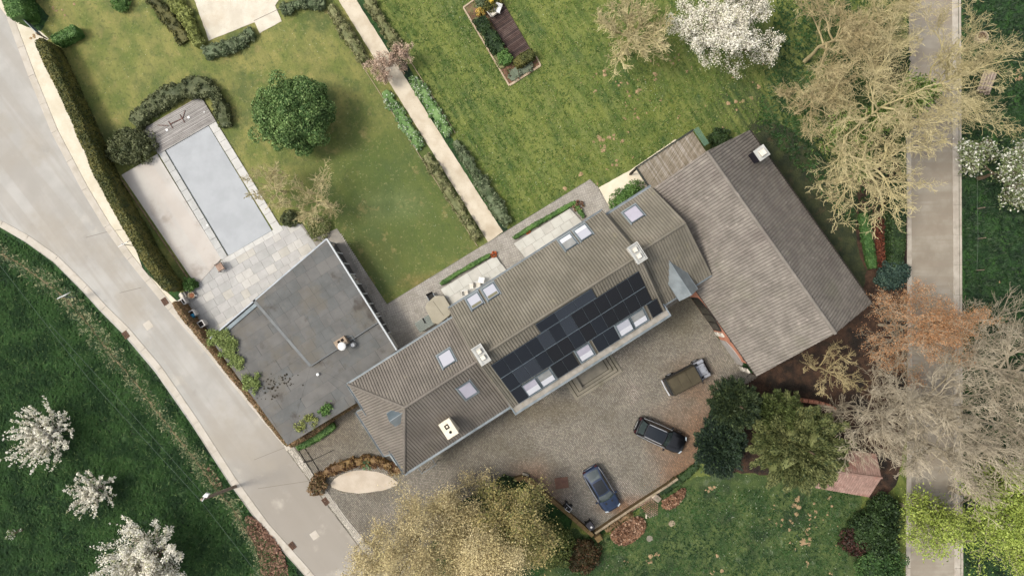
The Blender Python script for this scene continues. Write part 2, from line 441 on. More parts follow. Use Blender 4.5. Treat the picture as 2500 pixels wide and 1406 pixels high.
def tree(label, px, py, H, spread, bark, name='bare_tree', cat='tree', seed=1, zc=.55, leaf=None, leafm=None, nleaf=0, clump=.12,
         group=None, lowlev=1, leafup=.8, ell=None, leafname='foliage', baseshift=None, core=None, **kw):
    g = np.random.default_rng(seed); zc = zc * H
    c = P3(px, py, zc); base = Vector((c.x, c.y, 0))
    root = thing(name, label, cat, base, 0, group)
    tp, tr, levels = grow(H, spread, g, **kw)
    if ell is not None:
        E = np.array([ell[0], ell[1], 1.0])
        levels = [(A * E, Rr) for A, Rr in levels]
    V, F = tubes(tp[None], tr[None], 8); fast('trunk', V, F, bark, root, True)
    limb = [tubes(*levels[0], 6)]
    if len(levels) > 2: limb.append(tubes(*levels[1], 5))
    V, F = joinarr(limb); fast('limb', V, F, bark, root, True)['kind'] = 'stuff'
    rest = [tubes(A, Rr, 3) for A, Rr in levels[(2 if len(levels) > 2 else 1):]]
    V, F = joinarr(rest); o = fast('twigs', V, F, bark, root); o['kind'] = 'stuff'
    if nleaf:
        pts = np.vstack([A[:, 1:].reshape(-1, 3) for A, Rr in levels[-lowlev:]])
        pts = pts[pts[:, 2] > H * .18]
        P = pts[g.integers(0, len(pts), nleaf)] + g.normal(0, clump, (nleaf, 3))
        V, F = leafcards(P, leaf, leafup); o = fast(leafname, V, F, leafm, root); o['kind'] = 'stuff'
    return root
# ================================================================== GROUND
PATHDIR = math.atan2(590, 365)      # mowing lines run along the gravel path
daisy = C(215, 220, 200)
g_field = mat('field_grass', C(26, 58, 22), C(54, 92, 34), 1.1, 8, patches=[(C(70, 92, 55), .35, .52, .7, .55), (C(16, 34, 24), .5, .5, .66, .75)],
              specks=[(C(190, 180, 60), 2.2, .05, .25, .55, .62)], zones=[(C(84, 112, 66), 340, 1010, 0, 4, .55, R(52), .3)], bump=(3.0, 1.0, .35), lo=.38, hi=.64)
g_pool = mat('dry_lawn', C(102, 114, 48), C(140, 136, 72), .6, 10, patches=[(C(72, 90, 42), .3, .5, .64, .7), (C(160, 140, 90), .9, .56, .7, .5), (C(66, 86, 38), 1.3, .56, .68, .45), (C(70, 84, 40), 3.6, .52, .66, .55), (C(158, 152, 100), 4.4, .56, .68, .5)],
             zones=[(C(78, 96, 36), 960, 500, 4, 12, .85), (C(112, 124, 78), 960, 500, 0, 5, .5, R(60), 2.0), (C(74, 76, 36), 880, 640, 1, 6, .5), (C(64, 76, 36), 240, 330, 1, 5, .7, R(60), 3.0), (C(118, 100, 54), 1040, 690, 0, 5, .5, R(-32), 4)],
             specks=[(daisy, 3.2, .09, .3, .48, .6)], stripes=(PATHDIR + R(90), .9, C(78, 92, 46), .2), bump=(6, .7, .1))
g_mid = mat('greener_lawn', C(62, 80, 36), C(92, 100, 52), .55, 8, patches=[(C(96, 84, 44), .35, .56, .74, .6), (C(120, 134, 92), 1.1, .56, .75, .45)],
            specks=[(daisy, 3.5, .1, .35, .45, .6)], stripes=(PATHDIR + R(90), .8, C(52, 70, 30), .5), bump=(6, .7, .1))  # greener grass of the middle lawn
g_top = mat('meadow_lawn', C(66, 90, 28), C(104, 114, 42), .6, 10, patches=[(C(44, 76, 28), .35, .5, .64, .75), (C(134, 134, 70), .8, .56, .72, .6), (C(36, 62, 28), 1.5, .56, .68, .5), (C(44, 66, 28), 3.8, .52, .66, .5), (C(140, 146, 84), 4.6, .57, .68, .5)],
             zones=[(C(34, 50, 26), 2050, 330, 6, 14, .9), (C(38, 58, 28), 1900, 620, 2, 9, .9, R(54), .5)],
            specks=[(daisy, 3.4, .13, .28, .48, .62), (C(205, 175, 50), 2.8, .1, .22, .52, .64)], stripes=(PATHDIR + R(90), .75, C(124, 132, 58), .42), wave=(PATHDIR, .4, C(136, 142, 78), .25), bump=(6, .8, .12))
g_low = mat('south_lawn', C(48, 72, 28), C(82, 98, 46), .6, 8, patches=[(C(24, 44, 22), .3, .5, .66, .8), (C(122, 134, 104), 1.0, .56, .74, .5), (C(34, 50, 24), 3.8, .52, .66, .5), (C(124, 132, 90), 4.6, .57, .68, .5)],
            specks=[(daisy, 3.6, .13, .3, .44, .6)], bump=(6, .9, .12))
g_litter = mat('leaf_litter', C(56, 40, 30), C(86, 62, 44), 1.6, 8, patches=[(C(24, 22, 16), .5, .45, .62, .85)], bump=(9, 1, .12))
m_road = mat('worn_road', C(166, 163, 156), C(180, 177, 170), .35, 8, patches=[(C(162, 154, 140), .12, .5, .66, .75), (C(146, 142, 134), .5, .6, .74, .5), (C(200, 193, 178), .3, .56, .7, .5)],
             stripes=(R(53) + R(90), 1.1, C(156, 149, 138), .4), bump=(25, .25, .01), rough=.92, zones=[(C(148, 140, 128), 800, 1240, 3, 14, .85)])
m_lane = mat('lane_concrete', C(146, 137, 122), C(164, 156, 141), .6, 8, patches=[(C(138, 126, 110), .35, .5, .68, .6), (C(190, 182, 168), 1.3, .6, .75, .4)],
             stripes=(R(90), .5, C(146, 134, 118), .5), bump=(25, .3, .01), rough=.92)
m_kerb = mat('kerb_concrete', C(186, 178, 163), C(198, 190, 177), 1.2, 6, patches=[(C(168, 158, 142), .8, .52, .7, .6)], bump=(20, .3, .01), rough=.9)
m_kerb2 = mat('lane_kerb', C(172, 162, 148), C(190, 182, 168), 1.2, 6, patches=[(C(138, 128, 114), .8, .5, .7, .6)], bump=(20, .3, .01), rough=.9)
m_verge = mat('sandy_verge', C(206, 196, 172), C(222, 213, 192), .7, 8, patches=[(C(198, 180, 146), .6, .56, .74, .6)], bump=(20, .5, .02), rough=.95)
m_gravel = mat('pale_gravel', C(204, 195, 176), C(220, 212, 194), .9, 10, patches=[(C(200, 184, 158), .4, .5, .72, .6)], specks=[(C(170, 158, 136), 9, .18, 1, .3, .5)], bump=(30, .8, .03), rough=.95)
m_path = mat('path_gravel', C(198, 184, 160), C(216, 204, 182), .7, 10, patches=[(C(178, 160, 134), .4, .5, .72, .6)], specks=[(C(158, 144, 122), 9, .18, 1, .3, .5)], bump=(30, .8, .03), rough=.95)
m_stone = mat('grey_paving', C(150, 146, 136), C(172, 168, 160), .8, 9, patches=[(C(126, 120, 106), .35, .5, .7, .6)], bump=(14, .4, .02), rough=.85)
m_joint = mat('joint_mortar', C(132, 128, 120), C(150, 144, 134), 2, 6, rough=.95)

sheet('ground', [(-12000, -9000), (14500, -9000), (14500, 10500), (-12000, 10500)], -.012, g_field)
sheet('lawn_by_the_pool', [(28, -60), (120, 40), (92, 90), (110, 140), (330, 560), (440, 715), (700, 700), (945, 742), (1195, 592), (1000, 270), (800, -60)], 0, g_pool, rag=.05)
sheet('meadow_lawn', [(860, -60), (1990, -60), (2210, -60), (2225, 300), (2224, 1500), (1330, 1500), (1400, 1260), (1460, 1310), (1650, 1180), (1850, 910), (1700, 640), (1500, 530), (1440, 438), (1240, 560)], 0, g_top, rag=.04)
sheet('dark_mossy_ground', smoothpoly([(1800, 300), (1900, 290), (2010, 380), (2120, 480), (2150, 640), (2150, 740), (2060, 800), (1900, 560)], 3), .003, mat('mossy_grass', C(36, 46, 26), C(60, 66, 36), 1.2, 8, patches=[(C(96, 76, 54), .7, .58, .7, .5), (C(84, 96, 44), .9, .58, .72, .5)], bump=(6, .9, .12)), rag=.15)  # ground beside the barn, dark and mossy in its own colour
sheet('lawn_south_of_the_court', [(1310, 1420), (1390, 1290), (1470, 1310), (1660, 1180), (1760, 1150), (2100, 1190), (2140, 1500), (1300, 1500)], .005, g_low, rag=.2)
sheet('leaf_litter_ground', smoothpoly([(1850, 900), (2010, 800), (2130, 690), (2085, 600), (2100, 400), (2218, 330), (2222, 1140), (2140, 1240), (2060, 1160), (1860, 1160), (1700, 1140), (1740, 980)], 3), .006, g_litter, rag=.1, seed=8)

# ---- road on the left, its concrete gutter strips and verge
ROAD = [(-1500, -2200), (-220, -400), (-40, -90), (30, 45), (84, 183), (142, 320), (215, 460), (268, 550), (326, 628), (368, 680), (424, 750), (516, 850), (618, 974), (708, 1080), (790, 1222), (872, 1330), (960, 1450), (1080, 1620), (2300, 3300),
        (2130, 3320), (900, 1620), (745, 1406), (640, 1290), (560, 1180), (470, 1040), (380, 910), (300, 815), (245, 760), (200, 710), (130, 640), (60, 590), (0, 555), (-120, 520), (-1800, 300), (-1850, 120), (-500, 250), (-640, -300), (-1750, -2100)]
sheet('road', ROAD, .01, m_road)
sheet('sandy_verge', [(-60, -60), (8, -40), (28, 10), (50, 60), (100, 78), (120, 96), (104, 104), (140, 190), (190, 330), (262, 470), (318, 570), (350, 660), (440, 742), (520, 850), (716, 1090), (700, 1100), (690, 1082), (505, 856), (414, 754), (358, 684), (258, 552), (205, 462), (130, 322), (72, 182), (20, 45)], .014, m_verge)
def slabs(parent, a, b, width, step, z, m, name='kerb_slab', th=.1, gap=.015, side=0, jit=.004):
    """a row of slabs from world point a to b"""
    a, b = Vector(a), Vector(b); L = (b - a).length; n = max(1, round(L / step)); st = L / n
    d = (b - a) / L; ang = math.atan2(d.y, d.x)
    mb = MB(); mb.cham(-st / 2 + gap / 2, st / 2 - gap / 2, -width / 2, width / 2, -th, 0, .012)
    proto = obj(name, mb, m, parent); me = proto.data
    for i in range(n):
        o = proto if i == 0 else link(name, me, parent)
        p = a + d * (st * (i + .5)); o.location = (p.x, p.y, z + random.uniform(-jit, jit)); o.rotation_euler = (0, 0, ang)
def rowpx(parent, pts, width, step, z, m, name='kerb_slab', **k):
    q = [Vector(W(*p)) for p in pts]
    for i in range(len(q) - 1): slabs(parent, q[i], q[i + 1], width, step, z, m, name, **k)
kr = thing('road_gutter', 'pale concrete gutter strip along the hedge side of the left road', 'gutter', (0, 0, 0))
rowpx(kr, [(2, -60), (26, 45), (78, 185), (134, 322), (208, 462), (262, 552), (318, 630), (362, 684), (418, 752), (508, 852), (608, 975), (699, 1082), (799, 1214), (882, 1323), (970, 1443)], .62, 2.9, .045, m_kerb)
kl = thing('road_gutter', 'pale concrete gutter strip along the dark field side of the left road', 'gutter', (0, 0, 0))
rowpx(kl, [(-60, 528), (4, 548), (66, 582), (137, 632), (208, 702), (254, 752), (309, 806), (389, 901), (479, 1032), (569, 1172), (649, 1282), (753, 1398), (830, 1500)], .6, 2.9, .045, m_kerb)

# ---- lane on the right with its two rows of kerb slabs
sheet('lane', [(2218, -700), (2330, -700), (2330, 2000), (2222, 2000)], .01, m_lane)
k2 = thing('lane_kerb', 'wide row of pale kerb slabs on the field side of the right lane', 'kerb', (0, 0, 0))
rowpx(k2, [(2331, -60), (2333, 500), (2336, 940), (2337, 1460)], .55, 2.6, .06, m_kerb2)
k2b = thing('lane_edging', 'narrow concrete edging between right lane kerb and dark field', 'kerb', (0, 0, 0))
rowpx(k2b, [(2343, -60), (2345, 500), (2347, 940), (2349, 1460)], .2, 2.6, .04, m_kerb2, 'edging_stone')
k3 = thing('lane_kerb', 'row of pale kerb slabs on the garden side of the right lane', 'kerb', (0, 0, 0))
rowpx(k3, [(2218, 330), (2219, 500), (2221, 940), (2216, 1460)], .42, 2.6, .06, m_kerb2)

# ---- gravel court and path
sheet('gravel_court', [(440, -90), (464, -30), (510, 100), (622, 55), (634, 82), (688, 53), (672, 15), (740, -90)], .03, m_gravel, rag=.02)
mb = MB(); a, b = Vector(W(620, 52)), Vector(W(692, 18)); d = (b - a).normalized(); n = Vector((-d.y, d.x)) * .02
mb.hexa([(a.x - n.x, a.y - n.y, .0), (b.x - n.x, b.y - n.y, .0), (b.x + n.x, b.y + n.y, .0), (a.x + n.x, a.y + n.y, .0)],
        [(a.x - n.x, a.y - n.y, .05), (b.x - n.x, b.y - n.y, .05), (b.x + n.x, b.y + n.y, .05), (a.x + n.x, a.y + n.y, .05)])
obj('court_edging', mb, m_joint)['kind'] = 'structure'
sheet('gravel_path', [(789, -60), (826, 0), (947, 196), (1059, 378), (1192, 592), (1228, 566), (1086, 345), (983, 180), (869, 0), (832, -60)], .026, m_path, rag=.02)

# ---- paved ground round the houses
STONE = [(440, 722), (480, 697), (545, 632), (690, 572), (738, 546), (762, 584), (823, 558), (945, 742), (1190, 592), (1440, 438), (1462, 460), (1500, 530), (1640, 600), (1680, 720), (1250, 1000), (1000, 900), (900, 960), (505, 835)]
sheet('terrace_bed', STONE, .05, m_joint)
def paver_field(name, poly, ang, sx, sy, z0, z1, m, gap=.02, jit=.006, seed=1, holes=(), wob=0.0, drop=0.0, stag=.5, world=False, parent=None, ins=.0):
    """many small stones as one real mesh: top and four sides each"""
    P = poly if world else [W(*p) for p in poly]
    g = np.random.default_rng(seed); ca, sa = math.cos(ang), math.sin(ang)
    Q = [(x * ca + y * sa, -x * sa + y * ca) for x, y in P]
    xs = [q[0] for q in Q]; ys = [q[1] for q in Q]
    ni = int((max(xs) - min(xs)) / sx) + 2; nj = int((max(ys) - min(ys)) / sy) + 2
    I, J = np.meshgrid(np.arange(ni), np.arange(nj))
    X = min(xs) + (I + stag * (J % 2)) * sx; Y = min(ys) + J * sy
    if wob: Y = Y + wob * np.sin(X * .35) + wob * .6 * np.sin(X * .9 + Y * .3); X = X + wob * .8 * np.sin(Y * .5)
    X = X.ravel(); Y = Y.ravel()
    wx, wy = X * ca - Y * sa, X * sa + Y * ca
    k = inpoly(wx, wy, P)
    for h in holes: k &= ~inpoly(wx, wy, [W(*p) for p in h])
    if drop: k &= g.uniform(0, 1, len(k)) > drop
    X, Y = X[k], Y[k]; n = len(X)
    hx = (sx - gap) / 2 * g.uniform(.88, 1.03, n); hy = (sy - gap) / 2 * g.uniform(.88, 1.03, n)
    zt = z1 + g.uniform(-jit, jit, n)
    c = .82
    corners = [(-1, -1), (1, -1), (1, 1), (-1, 1)]
    V = np.zeros((n, 8, 3))
    for i, (a, b) in enumerate(corners):
        for q, (s, z) in enumerate(((1, np.full(n, z0)), (c, zt))):
            lx = X + a * hx * s; ly = Y + b * hy * s
            V[:, q * 4 + i, 0] = lx * ca - ly * sa; V[:, q * 4 + i, 1] = lx * sa + ly * ca; V[:, q * 4 + i, 2] = z
    f = np.array([(4, 5, 6, 7), (0, 1, 5, 4), (1, 2, 6, 5), (2, 3, 7, 6), (3, 0, 4, 7)])
    F = (np.arange(n)[:, None, None] * 8 + f[None]).reshape(-1, 4)
    o = fast(name, V.reshape(-1, 3), F, m, parent); o['kind'] = 'stuff'; return o
m_paver = mat('small_grey_paver', C(168, 161, 149), C(186, 180, 170), 1.0, 6, patches=[(C(128, 118, 102), .3, .5, .7, .7)], island=.16, rough=.85)
HANG = R(32.5)
paver_field('small_grey_pavers', [(826, 560), (945, 744), (1190, 594), (1440, 440), (1462, 460), (1500, 530), (1470, 560), (1100, 760), (985, 850), (970, 857)], HANG, .21, .105, 0.02, .062, m_paver, seed=3,
            holes=[[(1070, 703), (1212, 618), (1240, 662), (1106, 750)], [(1250, 590), (1395, 502), (1425, 548), (1285, 630)]])
# big stone slabs of the pool terrace, each its own piece
m_slab = [mat('terrace_slab_%s' % k, C(*c), C(*[v + 10 for v in c]), 1.4, 8, patches=[(C(*[v - 16 for v in c]), .7, .5, .72, .5)], bump=(16, .3, .01), rough=.8)
          for k, c in (('plain', (176, 174, 170)), ('pale', (186, 183, 176)), ('dim', (168, 167, 163)), ('buff', (180, 176, 166)))]
tp_ = thing('pool_terrace', 'terrace of grey stone slabs between covered pool and dark flat roof', 'terrace', (0, 0, 0))
ter_poly = [W(*p) for p in [(442, 724), (482, 699), (545, 634), (664, 566), (738, 548), (762, 586), (800, 566), (800, 590), (505, 832)]]
_u = Vector(W(664, 563)) - Vector(W(558, 625)); tang = math.atan2(_u.y, _u.x)
def clipconvex(sub, clip):
    n = len(clip); a = sum(clip[i][0] * clip[(i + 1) % n][1] - clip[(i + 1) % n][0] * clip[i][1] for i in range(n))
    if a < 0: clip = clip[::-1]
    out = list(sub)
    for i in range(n):
        (ax, ay), (bx, by) = clip[i], clip[(i + 1) % n]; inp, out = out, []
        if not inp: return []
        def sd(p): return (bx - ax) * (p[1] - ay) - (by - ay) * (p[0] - ax)
        for k in range(len(inp)):
            p, q = inp[k - 1], inp[k]; sp, sq = sd(p), sd(q)
            if (sp < 0) != (sq < 0): f = sp / (sp - sq); out.append((p[0] + (q[0] - p[0]) * f, p[1] + (q[1] - p[1]) * f))
            if sq >= 0: out.append(q)
    r = []
    for p in out:
        if not r or math.hypot(p[0] - r[-1][0], p[1] - r[-1][1]) > 1e-3: r.append(p)
    if len(r) > 2 and math.hypot(r[0][0] - r[-1][0], r[0][1] - r[-1][1]) < 1e-3: r.pop()
    return r
def slabgrid(parent, polys, ang, sizes, rowh, z, mats, name='paving_slab', th=.05, seed=2, gap=.018, weights=(6, 2, 3, 1), M=None, minarea=.02, jz=.003):
    """slabs in running rows, cut to the convex outlines; polys: list of convex polygons"""
    if not isinstance(polys[0][0], (tuple, list)): polys = [polys]
    r = random.Random(seed); ca, sa = math.cos(ang), math.sin(ang); meshes = {}; cnt = 0
    allp = [p for q in polys for p in q]
    Q = [(x * ca + y * sa, -x * sa + y * ca) for x, y in allp]
    QP = [[(x * ca + y * sa, -x * sa + y * ca) for x, y in q] for q in polys]
    y = min(q[1] for q in Q)
    while y < max(q[1] for q in Q):
        x = min(q[0] for q in Q) - r.uniform(0, sizes[0])
        while x < max(q[0] for q in Q):
            w = r.choice(sizes); rect = [(x, y), (x + w, y), (x + w, y + rowh), (x, y + rowh)]
            mi = r.choices(range(len(mats)), list(weights)[:len(mats)])[0]
            for q in QP:
                c = clipconvex(rect, q)
                if len(c) < 3: continue
                ar = abs(sum(c[i][0] * c[(i + 1) % len(c)][1] - c[(i + 1) % len(c)][0] * c[i][1] for i in range(len(c)))) / 2
                if ar < minarea: continue
                cx = sum(p[0] for p in c) / len(c); cy = sum(p[1] for p in c) / len(c)
                full = abs(ar - w * rowh) < 1e-3; key = (round(w, 3), mi)
                zz = z(cx * ca - cy * sa, cx * sa + cy * ca) if callable(z) else z
                if full and key in meshes: o = link(name, meshes[key], parent)
                else:
                    k = 1 - gap / min(w, rowh); pts = [((p[0] - cx) * k, (p[1] - cy) * k) for p in c]
                    mb = MB(); mb.prism(pts, -th, 0); o = obj(name, mb, mats[mi], parent)
                    if full: meshes[key] = o.data
                o.location = (cx * ca - cy * sa, cx * sa + cy * ca, zz + r.uniform(-jz, jz)); o.rotation_euler = (0, 0, ang); cnt += 1
            x += w
        y += rowh
    return cnt
ter_poly = [[W(*p) for p in [(442, 724), (543, 634), (590, 762), (505, 832)]], [W(*p) for p in [(543, 632), (700, 546), (738, 547), (764, 588), (775, 602), (590, 764)]]]
nsl = slabgrid(tp_, ter_poly, tang, [.7, .9, 1.1], .75, .072, m_slab, gap=.012)

# ---- two raised stone platforms by the long house
m_plat = [mat('platform_slab', C(190, 188, 178), C(204, 202, 192), 1.0, 8, patches=[(C(172, 166, 150), .8, .55, .72, .5)], bump=(14, .25, .01)),
          mat('platform_slab_b', C(180, 178, 168), C(198, 194, 184), 1.0, 8, patches=[(C(172, 166, 150), .8, .55, .72, .5)], bump=(14, .25, .01))]
for lab, q in (('pale stone platform with white furniture beside the long house', [(1075, 706), (1210, 624), (1240, 664), (1106, 752)]),
               ('empty pale stone platform nearer the right end of the long house', [(1254, 595), (1391, 509), (1426, 546), (1285, 632)])):
    t = thing('platform', lab, 'platform', (0, 0, 0), group='stone platforms beside the long house')
    P = [W(x, y, .25) for x, y in q]
    mb = MB(); mb.prism(P, .02, .20); obj('plinth', mb, m_joint, t)
    slabgrid(t, P, HANG, [1.0], 1.0, .25, m_plat, th=.05, seed=5)
# ---- pale concrete apron and stepping stones by the veranda
m_apron = mat('cream_concrete', C(226, 214, 188), C(234, 224, 200), 1.2, 8, patches=[(C(206, 190, 158), .6, .55, .72, .4)], bump=(20, .3, .01))
sheet('cream_apron', [(1459, 460), (1540, 415), (1650, 340), (1700, 420), (1590, 470), (1497, 522)], .05, m_apron, rag=.015)
m_step = mat('stepping_stone', C(170, 156, 132), C(186, 172, 148), 2, 6, bump=(16, .4, .01))
for i, (x, y) in enumerate([(1491, 500), (1501, 488), (1513, 479), (1526, 469), (1540, 457)]):
    mb = MB(); mb.cham(-.17, .17, -.17, .17, 0, .03, .01); wx, wy = W(x, y)
    o = obj('stepping_stone', mb, m_step, loc=(wx, wy, .05), rotz=HANG)
    tag(o, ('lowest small square stepping stone by the round green shrub', 'second small square stepping stone counted up from the shrub end', 'middle one of the five small square stepping stones in the cream apron', 'fourth small square stepping stone, next to the last by the veranda', 'last small square stepping stone, closest to the veranda')[i], 'stepping stone', 'stepping stones in the cream apron')

# ---- cobbled court
DRIVE = [(700, 1100), (742, 1078), (870, 985), (1000, 860), (1250, 860), (1600, 700), (1695, 700), (1745, 815), (1820, 905), (1850, 920), (1740, 985), (1712, 1060), (1690, 1150), (1650, 1182), (1455, 1302), (1278, 1172), (1180, 1190), (1100, 1240), (990, 1440), (955, 1440), (872, 1330), (790, 1222)]
m_bed = mat('court_bedding', C(104, 96, 82), C(124, 113, 94), .8, 8, patches=[(C(86, 52, 28), .3, .55, .7, .6)], rough=.95)
sheet('court_bedding', DRIVE, .018, m_bed)
m_cob = mat('granite_sett', C(130, 125, 114), C(150, 144, 133), .35, 6, patches=[(C(180, 174, 164), .3, .56, .72, .5), (C(112, 108, 94), .18, .52, .66, .6)], island=.3,
            zones=[(C(136, 92, 56), 1690, 1120, 1, 5, .8, R(54), .45), (C(136, 90, 52), 1540, 1235, 1, 4, .8, R(-32), 3), (C(130, 88, 56), 1310, 1195, 1, 4, .7), (C(104, 92, 60), 1300, 1000, 1, 6, .5, R(-32), 3), (C(118, 104, 80), 790, 1040, 1, 5, .5), (C(110, 106, 84), 1660, 760, 1, 4, .7)], rough=.75, spec=.35)
LENS = [(802, 1185), (822, 1163), (850, 1150), (890, 1146), (930, 1152), (962, 1168), (976, 1180), (945, 1194), (890, 1204), (835, 1200)]
paver_field('cobbles', DRIVE, R(-52), .155, .135, .0, .055, m_cob, gap=.02, jit=.01, seed=11, wob=.22, holes=[LENS, [(1352, 1168), (1386, 1163), (1392, 1188), (1360, 1194)]])
sheet('sand_bed', smoothpoly(LENS, 1), .06, mat('pale_sand', C(188, 174, 154), C(202, 189, 170), .9, 8, patches=[(C(196, 170, 134), .8, .56, .74, .5)], bump=(14, .7, .04)), rag=.03)
mb = MB(); mb.cham(-.6, .6, -.5, .5, 0, .06, .01)
wx, wy = W(1371, 1178); tag(obj('cover_plate', mb, mat('rusty_plate', C(96, 66, 52), C(112, 80, 62), 3, 6, rough=.7), loc=(wx, wy, .008), rotz=R(8)), 'square rusty brown cover plate set in the cobbled court', 'cover plate')
# rows of longer setts and rails at the gate
m_rail = mat('dark_iron', C(34, 32, 30), C(56, 50, 46), 3, 5, rough=.5, metal=.6)
gt = thing('gate_track', 'dark iron gate track with a catch across the cobbled entrance', 'gate track', (0, 0, 0))
for (a, b) in (((728, 1098), (778, 1178)), ((742, 1090), (790, 1166))):
    A, B = P3(*a, .08), P3(*b, .08); mb = MB(); mb.tube([A, B], .03, 4); obj('rail', mb, m_rail, gt)
A, B = P3(741, 1128, .1), P3(760, 1124, .1); mb = MB(); mb.tube([A, B], .07, 5); obj('catch', mb, m_rail, gt)
A, B = P3(760, 1124, .07), P3(815, 1098, .07); mb = MB(); mb.tube([A, B], .03, 4); obj('slot', mb, m_rail, gt)

# ---- drains and covers in the road
m_rust = mat('rusty_iron', C(104, 72, 50), C(84, 58, 42), 4, 5, rough=.6, metal=.3)
m_hole = mat('dark_hole', C(20, 16, 14), rough=.9)
def drain(px, py, ang, lab):
    x, y = W(px, py); t = thing('storm_drain', lab, 'drain', (x, y, .04), ang, 'iron drain grates in the left road')
    mb = MB(); mb.box(-.3, .3, -.2, .2, 0, .02); obj('pit', mb, m_hole, t)
    fr = MB()
    fr.box(-.33, .33, .2, .24, 0, .05); fr.box(-.33, .33, -.24, -.2, 0, .05); fr.box(-.33, -.29, -.2, .2, 0, .05); fr.box(.29, .33, -.2, .2, 0, .05)
    obj('frame', fr, m_rust, t)
    b = MB(); b.box(-.03, .03, -.2, .2, .0, .045); p = obj('bar', b, m_rust, t)
    for k in range(5):
        o = p if k == 0 else link('bar', p.data, t); o.location = (-.22 + .11 * k, 0, 0)
drain(403, 736, R(-57), 'rusty drain grate beside the roadside hedge end by the white planters')
drain(308, 817, R(-55), 'rusty drain grate on the dark field side of the road, upper one')
drain(795, 1223, R(-53), 'rusty drain grate in front of the cobbled entrance')
drain(714, 1331, R(-53), 'rusty drain grate on the dark field side by the brown leaves')
for px, py, lab, w in ((362, 794, 'faint square cover in the road opposite the white planters', .36), (768, 1306, 'pale square cover in the road near its lower end', .34)):
    mb = MB(); mb.cham(-w, w, -w, w, 0, .022, .006); x, y = W(px, py)
    tag(obj('manhole_cover', mb, m_kerb, loc=(x, y, .0), rotz=R(35)), lab, 'manhole cover')
# tarred cracks
m_crack = mat('tar_crack', C(128, 121, 110), rough=.9)
mb = MB()
for ln in ([(620, 1122), (700, 1090)], [(630, 1192), (765, 1172)], [(210, 580), (262, 566), (300, 560)], [(292, 715), (345, 702)]):
    P = [P3(x, y, .0105) for x, y in ln]
    for i in range(len(P) - 1):
        d = (P[i + 1] - P[i]).normalized(); n = Vector((-d.y, d.x, 0)) * .022
        mb.add([P[i] - n + Vector((0, 0, .006)), P[i + 1] - n + Vector((0, 0, .006)), P[i + 1] + n + Vector((0, 0, .006)), P[i] + n + Vector((0, 0, .006))], [(0, 1, 2, 3)])
obj('road_cracks', mb, m_crack)['kind'] = 'structure'

# ---- rough tufts on the dark fields, as real blades
def tufts(name, poly_px, n, size, m, seed, z=0.0, h=1.0):
    P = [W(*p) for p in poly_px]; g = np.random.default_rng(seed)
    xs = [p[0] for p in P]; ys = [p[1] for p in P]
    X = g.uniform(min(xs), max(xs), n * 2); Y = g.uniform(min(ys), max(ys), n * 2); k = inpoly(X, Y, P); X, Y = X[k], Y[k]
    while len(X) < n:
        X2 = g.uniform(min(xs), max(xs), n * 8); Y2 = g.uniform(min(ys), max(ys), n * 8); k = inpoly(X2, Y2, P); X = np.append(X, X2[k]); Y = np.append(Y, Y2[k])
    X, Y = X[:n], Y[:n]; n = len(X); c = np.stack([X, Y, np.full(n, z)], 1)
    nb = 4; c = np.repeat(c, nb, 0) + np.concatenate([g.normal(0, size * .25, (n * nb, 2)), np.zeros((n * nb, 1))], 1)
    a = g.uniform(0, 6.28, n * nb); w = size * g.uniform(.1, .2, n * nb)[:, None]; L = size * g.uniform(.6, 1.3, n * nb)[:, None]
    d = np.stack([np.cos(a), np.sin(a), np.zeros_like(a)], 1); s = np.stack([-np.sin(a), np.cos(a), np.zeros_like(a)], 1); up = np.array([0, 0, 1.0])
    V = np.stack([c - s * w, c + s * w, c + d * L * .8 + s * w * .4 + up * L * .55 * h, c + d * L * .8 - s * w * .4 + up * L * .55 * h], 1)
    o = fast(name, V.reshape(-1, 3), np.arange(n * nb * 4).reshape(-1, 4), m); o['kind'] = 'stuff'; return o
m_tuft = leafmat('tuft_green', C(32, 66, 26), C(60, 98, 40), C(92, 118, 60), .06, .5, .18, k=1.1)
m_tuft2 = leafmat('tuft_dark', C(22, 46, 22), C(40, 70, 32), C(66, 84, 50), .06, .8)
m_tuft3 = leafmat('tuft_lawn', C(68, 96, 30), C(100, 122, 44), C(150, 148, 90), .1, .5)
m_dry = leafmat('dry_straw', C(166, 150, 112), C(190, 170, 130), C(120, 118, 76), .25, .8)
m_brown = leafmat('fallen_leaves', C(140, 104, 84), C(170, 134, 110), C(90, 62, 46), .3, 1.2)
FIELD = [(-60, 540), (60, 600), (130, 650), (200, 722), (300, 830), (380, 925), (470, 1055), (560, 1195), (640, 1305), (750, 1430), (-60, 1430)]
tufts('field_grass', FIELD, 15000, .34, m_tuft, 3)
tufts('field_grass_east', [(2352, -20), (2520, -20), (2520, 1430), (2354, 1430)], 5500, .3, m_tuft2, 5)
tufts('garden_grass', [(1900, -20), (2210, -20), (2210, 560), (2080, 560), (1850, 300), (1880, 100)], 3500, .26, m_tuft, 6)
tufts('meadow_grass', [(880, -20), (1880, -20), (1860, 330), (1700, 320), (1540, 410), (1440, 435), (1250, 550)], 7000, .17, m_tuft3, 7)
tufts('south_lawn_grass', [(1400, 1320), (1660, 1190), (2100, 1200), (2060, 1420), (1360, 1420)], 3000, .2, m_tuft, 9)
